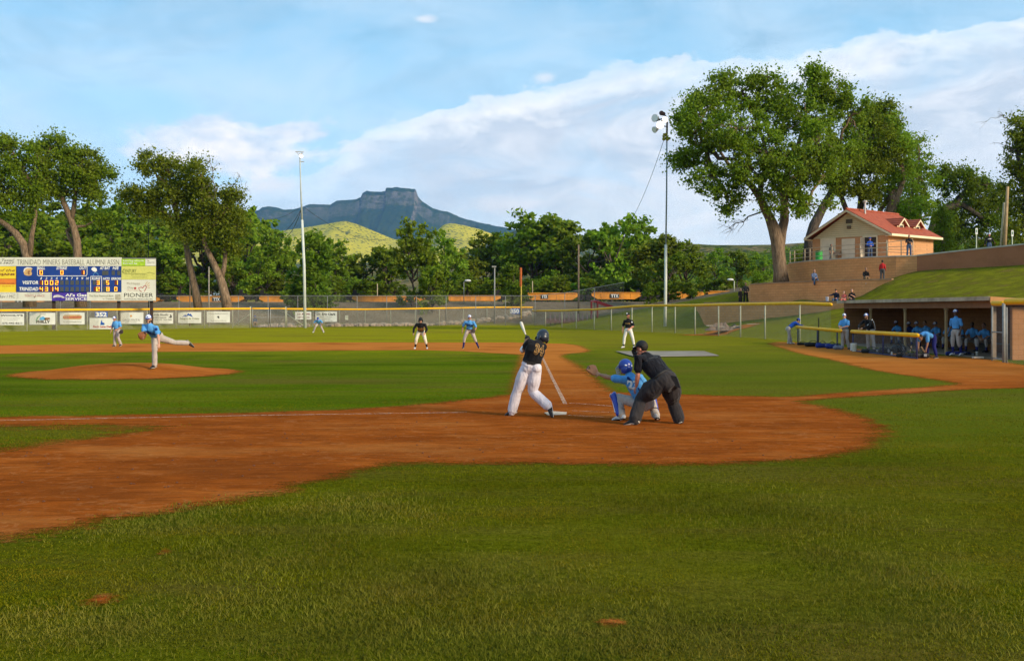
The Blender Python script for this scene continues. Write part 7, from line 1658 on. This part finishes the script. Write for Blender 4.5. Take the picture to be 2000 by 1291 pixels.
person('girl in a coral top sitting in the middle of three on the lowest terrace', put(tq_(1649,80.6,2.60), -.6, SIT, .78), facing(-.8), top=PINK, bottom=PINK, sleeve=.5, hair='long', skin_m=SK, vox=.018, detail=False, belt=False)
person('woman in black with dark hair sitting at the right of three on the lowest terrace', put(tq_(1664,80.3,2.60), -.3, mod(SIT, wrR=(.02,-.2,.4)), .96), facing(-.4), top=JBLK, bottom=JBLK, sleeve=.8, hair='long', skin_m=SK, vox=.018, detail=False, belt=False)
cu_ = tq_(1615.5,81.6,2.60); t = MB(); t.tube([cu_, cu_+UP*.30], [.09,.12], seg=12, cap=False); o = t.build('drink_cup', M('cup_blue', (.55,.58,.68), .4), None, cu_); tag(o, 'large white and blue drink cup on the lowest terrace beside the seated man', 'cup')
person('boy in dark clothes standing before the left door of the tiled-roof building', put(tq_(1623.5,94,6.13), .5, STAND, .78), facing(.5), top=cloth('grey_tee', (.06,.055,.05)), bottom=cloth('grey_jeans', (.07,.07,.07)), sleeve=.8, hair=HAIRB, skin_m=SKT, vox=.018, detail=False, belt=False)
person('man in royal blue hoodie standing in the open doorway of the tiled-roof building', put(tq_(1699,90.8,6.13), 0, mod(STAND, elL=(-.27,-.02,1.14), elR=(.27,-.02,1.14), wrL=(-.08,-.22,1.08), wrR=(.08,-.22,1.08))), facing(0), top=HOOD, bottom=DEN, sleeve=1.5, cap=('cap', CAPB, CAPB), skin_m=SKR, vox=.018, detail=False, belt=False)
person('person in black tee shirt and jeans standing at the end of the ramp railing', put(tq_(1775.5,87.6,6.13), -.2, mod(STAND, elL=(-.24,-.02,1.14), wrL=(-.18,-.24,1.22), elR=(.24,-.02,1.14), wrR=(.02,-.24,1.16))), facing(-.4), top=JBLK, bottom=DEN, sleeve=.8, hair=HAIRN, skin_m=SKT, shoe=SHOEW, vox=.018, detail=False, belt=False)
bh = onG(1932, 86); zt = P(1932,455,86).z; bh.z = zt-1.80
hm_ = person('man in black hoodie with white chest lettering behind the rising wall', put(bh, .1, mod(STAND, elL=(-.30,.02,1.12), wrL=(-.36,.0,.88), elR=(.34,.04,1.18), wrR=(.44,.02,1.02))), facing(-.5), top=JBLK, bottom=DEN, sleeve=1.5, cap=('cap', CAPK, CAPK, CAPW), skin_m=SKR, vox=.018, detail=False, belt=False)
back_text(hm_, 'COLORADO', bh+Vector((0,-.15,1.32)), Vector((.14,0,.01)), Vector((0,0,.035)), Vector((0,-1,0)), WHT, nm='lettering')
person('tall man in dark grey standing at the left end of the terraces', put(tq_(1456.5,98.5,2.50), 0, mod(STAND, elL=(-.27,.02,1.14), wrL=(-.12,-.2,1.0), elR=(.27,.02,1.14), wrR=(.12,-.2,1.0)), 1.06), facing(0), top=cloth('dark_grey', (.03,.03,.03)), bottom=JBLK, sleeve=1.5, hair=HAIRB, skin_m=SKT, vox=.018, detail=False, belt=False)
person('smaller person in black beside the tall man at the left end of the terraces', put(tq_(1446,98.5,2.50), .3, STAND, .74), facing(.3), top=JBLK, bottom=JBLK, sleeve=1.5, hair=HAIRB, skin_m=SKT, vox=.018, detail=False, belt=False)
# strips of bench clutter: helmets on the far bench end
for x in (1745, 1752):
    c = Vector((DX+2.3, (DX+2.3)*F/(x-1000), .52)); t = MB(); t.ball(c, (.12,.14,.13), seg=14, rings=8, zmin=-.1); o = t.build('batting_helmet', M('helmet_grey', (.25,.25,.27), .3), None, c, smooth=True); tag(o, 'grey helmet on the dugout bench, %s of two side by side' % ('left' if x == 1745 else 'right'), 'helmet')
# ------------------------------------------------------------------ grass blades in the foreground
def blades(name, label, mat, n, dlo, dhi, hlo, hhi, wd, seed, center=None, keep=.1):
    rs = np.random.RandomState(seed)
    if center is None:
        u = rs.uniform(0, 1, n); D = dlo*(dhi/dlo)**u; X = rs.uniform(-.56, .56, n)*D
        dens = fbm(X*1.3, D*1.3, 5, 4) if False else fbm(X*1.3, D*1.3, 5, 4); q = (rs.uniform(0, 1, n) < np.clip((dens-.22)*2.4, .12, 1)) & (rs.uniform(0, 1, n) < np.clip((dhi*.9-D)/(dhi*.55), 0, 1)); X = X[q]; D = D[q]
    else:
        px, py, rx, ry = center; g0 = gpoly([(px, py)])[0]; sxx = rx*g0[1]/F; syy = ry*g0[1]**2/(F*HC)
        X = g0[0]+rs.normal(size=n)*sxx*.5; D = g0[1]+rs.normal(size=n)*syy*.5
    s = sdirt(X, D); j = rs.normal(size=len(X))*.22+(fbm(X*2.2, D*2.2, 9, 3)-.5)*1.0; q = (s+j < -.02); X = X[q]; D = D[q]
    n = len(X); sc_ = (D/8)**.55
    h = rs.uniform(hlo, hhi, n)*(.55+.9*fbm(X*2.1, D*2.1, 3, 3))*sc_**.6; w_ = wd*sc_*rs.uniform(.7, 1.3, n); a = rs.uniform(0, 2*np.pi, n); b_ = rs.uniform(0, 2*np.pi, n); ln = rs.uniform(.2, 1.1, n)*h
    base = np.stack([X, D, H(X, D)-.004], 1); sd_ = np.stack([np.cos(a)*w_, np.sin(a)*w_, 0*a], 1); tip = base+np.stack([np.cos(b_)*ln, np.sin(b_)*ln, h], 1); md = base+np.stack([np.cos(b_)*ln*.35, np.sin(b_)*ln*.35, h*.6], 1)
    V = np.stack([base-sd_, base+sd_, md+sd_*.7, tip, md-sd_*.7], 1).reshape(-1, 3)
    o = mesh_np(name, V, np.arange(5*n), np.full(n, 5), mat, None); tag(o, label, 'grass', kind='stuff'); return o
def blade_mat(name, a, b_, dry):
    m, nt, b, out = newmat(name); g = N(nt, 'ShaderNodeNewGeometry')
    c = mix(nt, g.outputs['Random Per Island'], a, b_)
    n = noise(nt, g.outputs['Position'], .9, 4, .6); c = mix(nt, ramp(nt, n, [(.42, 0.0), (.68, .65)]), c, dry)
    n = noise(nt, g.outputs['Position'], .35, 4, .6); c = mix(nt, ramp(nt, n, [(.40, .5), (.6, 0.0)]), c, (.035,.045,.003))
    nt.links.new(c, b.inputs['Base Color']); b.inputs['Roughness'].default_value = 1; b.inputs['Specular IOR Level'].default_value = 0
    t = N(nt, 'ShaderNodeBsdfTranslucent'); nt.links.new(c, t.inputs[0]); mx_ = N(nt, 'ShaderNodeMixShader'); mx_.inputs[0].default_value = .3
    nt.links.new(b.outputs[0], mx_.inputs[1]); nt.links.new(t.outputs[0], mx_.inputs[2]); nt.links.new(mx_.outputs[0], out.inputs[0]); return m
BL = blade_mat('blade', (.096,.105,.002), (.19,.198,.005), (.23,.165,.014)); BLL = blade_mat('blade_light', (.14,.155,.012), (.25,.245,.035), (.24,.19,.04))
blades('grass', 'short mown grass blades over the foreground', BL, 820000, 5.2, 32, .006, .020, .0034, 1)
for i, c in enumerate([(690,1000,260,50),(1060,1265,330,60),(720,1250,300,70),(1260,1225,330,60),(1850,1210,260,80),(1700,1110,200,60),(300,1010,160,40),(500,1090,240,60),(1550,1000,300,60),(620,1190,300,50),(930,1130,260,50),(150,1230,300,60)]):
    blades('grass_tuft', 'patches of longer pale grass in the foreground turf', BLL, 3500, 5, 16, .015, .042, .003, 50+i, center=c)
# small clods and pebbles on the clay
t = MB(); rs = np.random.RandomState(4)
for i in range(240):
    x, y = rs.uniform(-300, 1650), rs.uniform(800, 1010); g_ = gpoly([(x, y)])[0]
    if sdirt(np.array([g_[0]]), np.array([g_[1]]))[0] < .2: continue
    s_ = rs.uniform(.006, .018); t.ball((g_[0], g_[1], .012), (s_, s_*1.2, s_*.6), seg=6, rings=4)
o = t.build('clods', M('clod', (.12,.045,.02), .95), None, None); tag(o, 'small dark clods scattered over the clay', 'clods', kind='stuff')
# bare spots in the foreground turf
for i, (px, py, rx, ry) in enumerate([(198,1172,24,9),(322,1076,16,5),(1192,1217,20,6)]):
    g_ = gpoly([(px, py)])[0]; ex, ey = rx*g_[1]/F, ry*g_[1]**2/(F*HC); xs = np.linspace(g_[0]-ex*2, g_[0]+ex*2, 14); ys = np.linspace(g_[1]-ey*2, g_[1]+ey*2, 14)
    sf = lambda X_, Y_: (1-np.hypot((X_-g_[0])/ex, (Y_-g_[1])/ey)+(fbm(X_*9, Y_*9, 3, 3)-.5)*1.2)*.22-.12
    clay_sheet('bare_patch', 'small bare clay spot worn into the foreground turf', xs, ys, sf, .012+.001*i)
# air: even pale haze over the whole scene
hz = MB(); hz.box((0, 4600, 560), (18000, 9800, 1124)); ho = hz.build('haze', None, None, None); tag(ho, 'pale blue evening haze', 'haze', kind='stuff')
m = bpy.data.materials.new('haze'); m.use_nodes = True; nt = m.node_tree; nt.nodes.clear(); out = nt.nodes.new('ShaderNodeOutputMaterial'); pv = nt.nodes.new('ShaderNodeVolumePrincipled')
pv.inputs['Color'].default_value = (.30,.56,1.0,1); pv.inputs['Density'].default_value = 4.6e-5; pv.inputs['Anisotropy'].default_value = .2; nt.links.new(pv.outputs[0], out.inputs['Volume']); ho.data.materials.append(m)
sc.cycles.use_denoising = True; sc.cycles.max_bounces = 8; sc.cycles.transparent_max_bounces = 24; sc.cycles.volume_bounces = 1
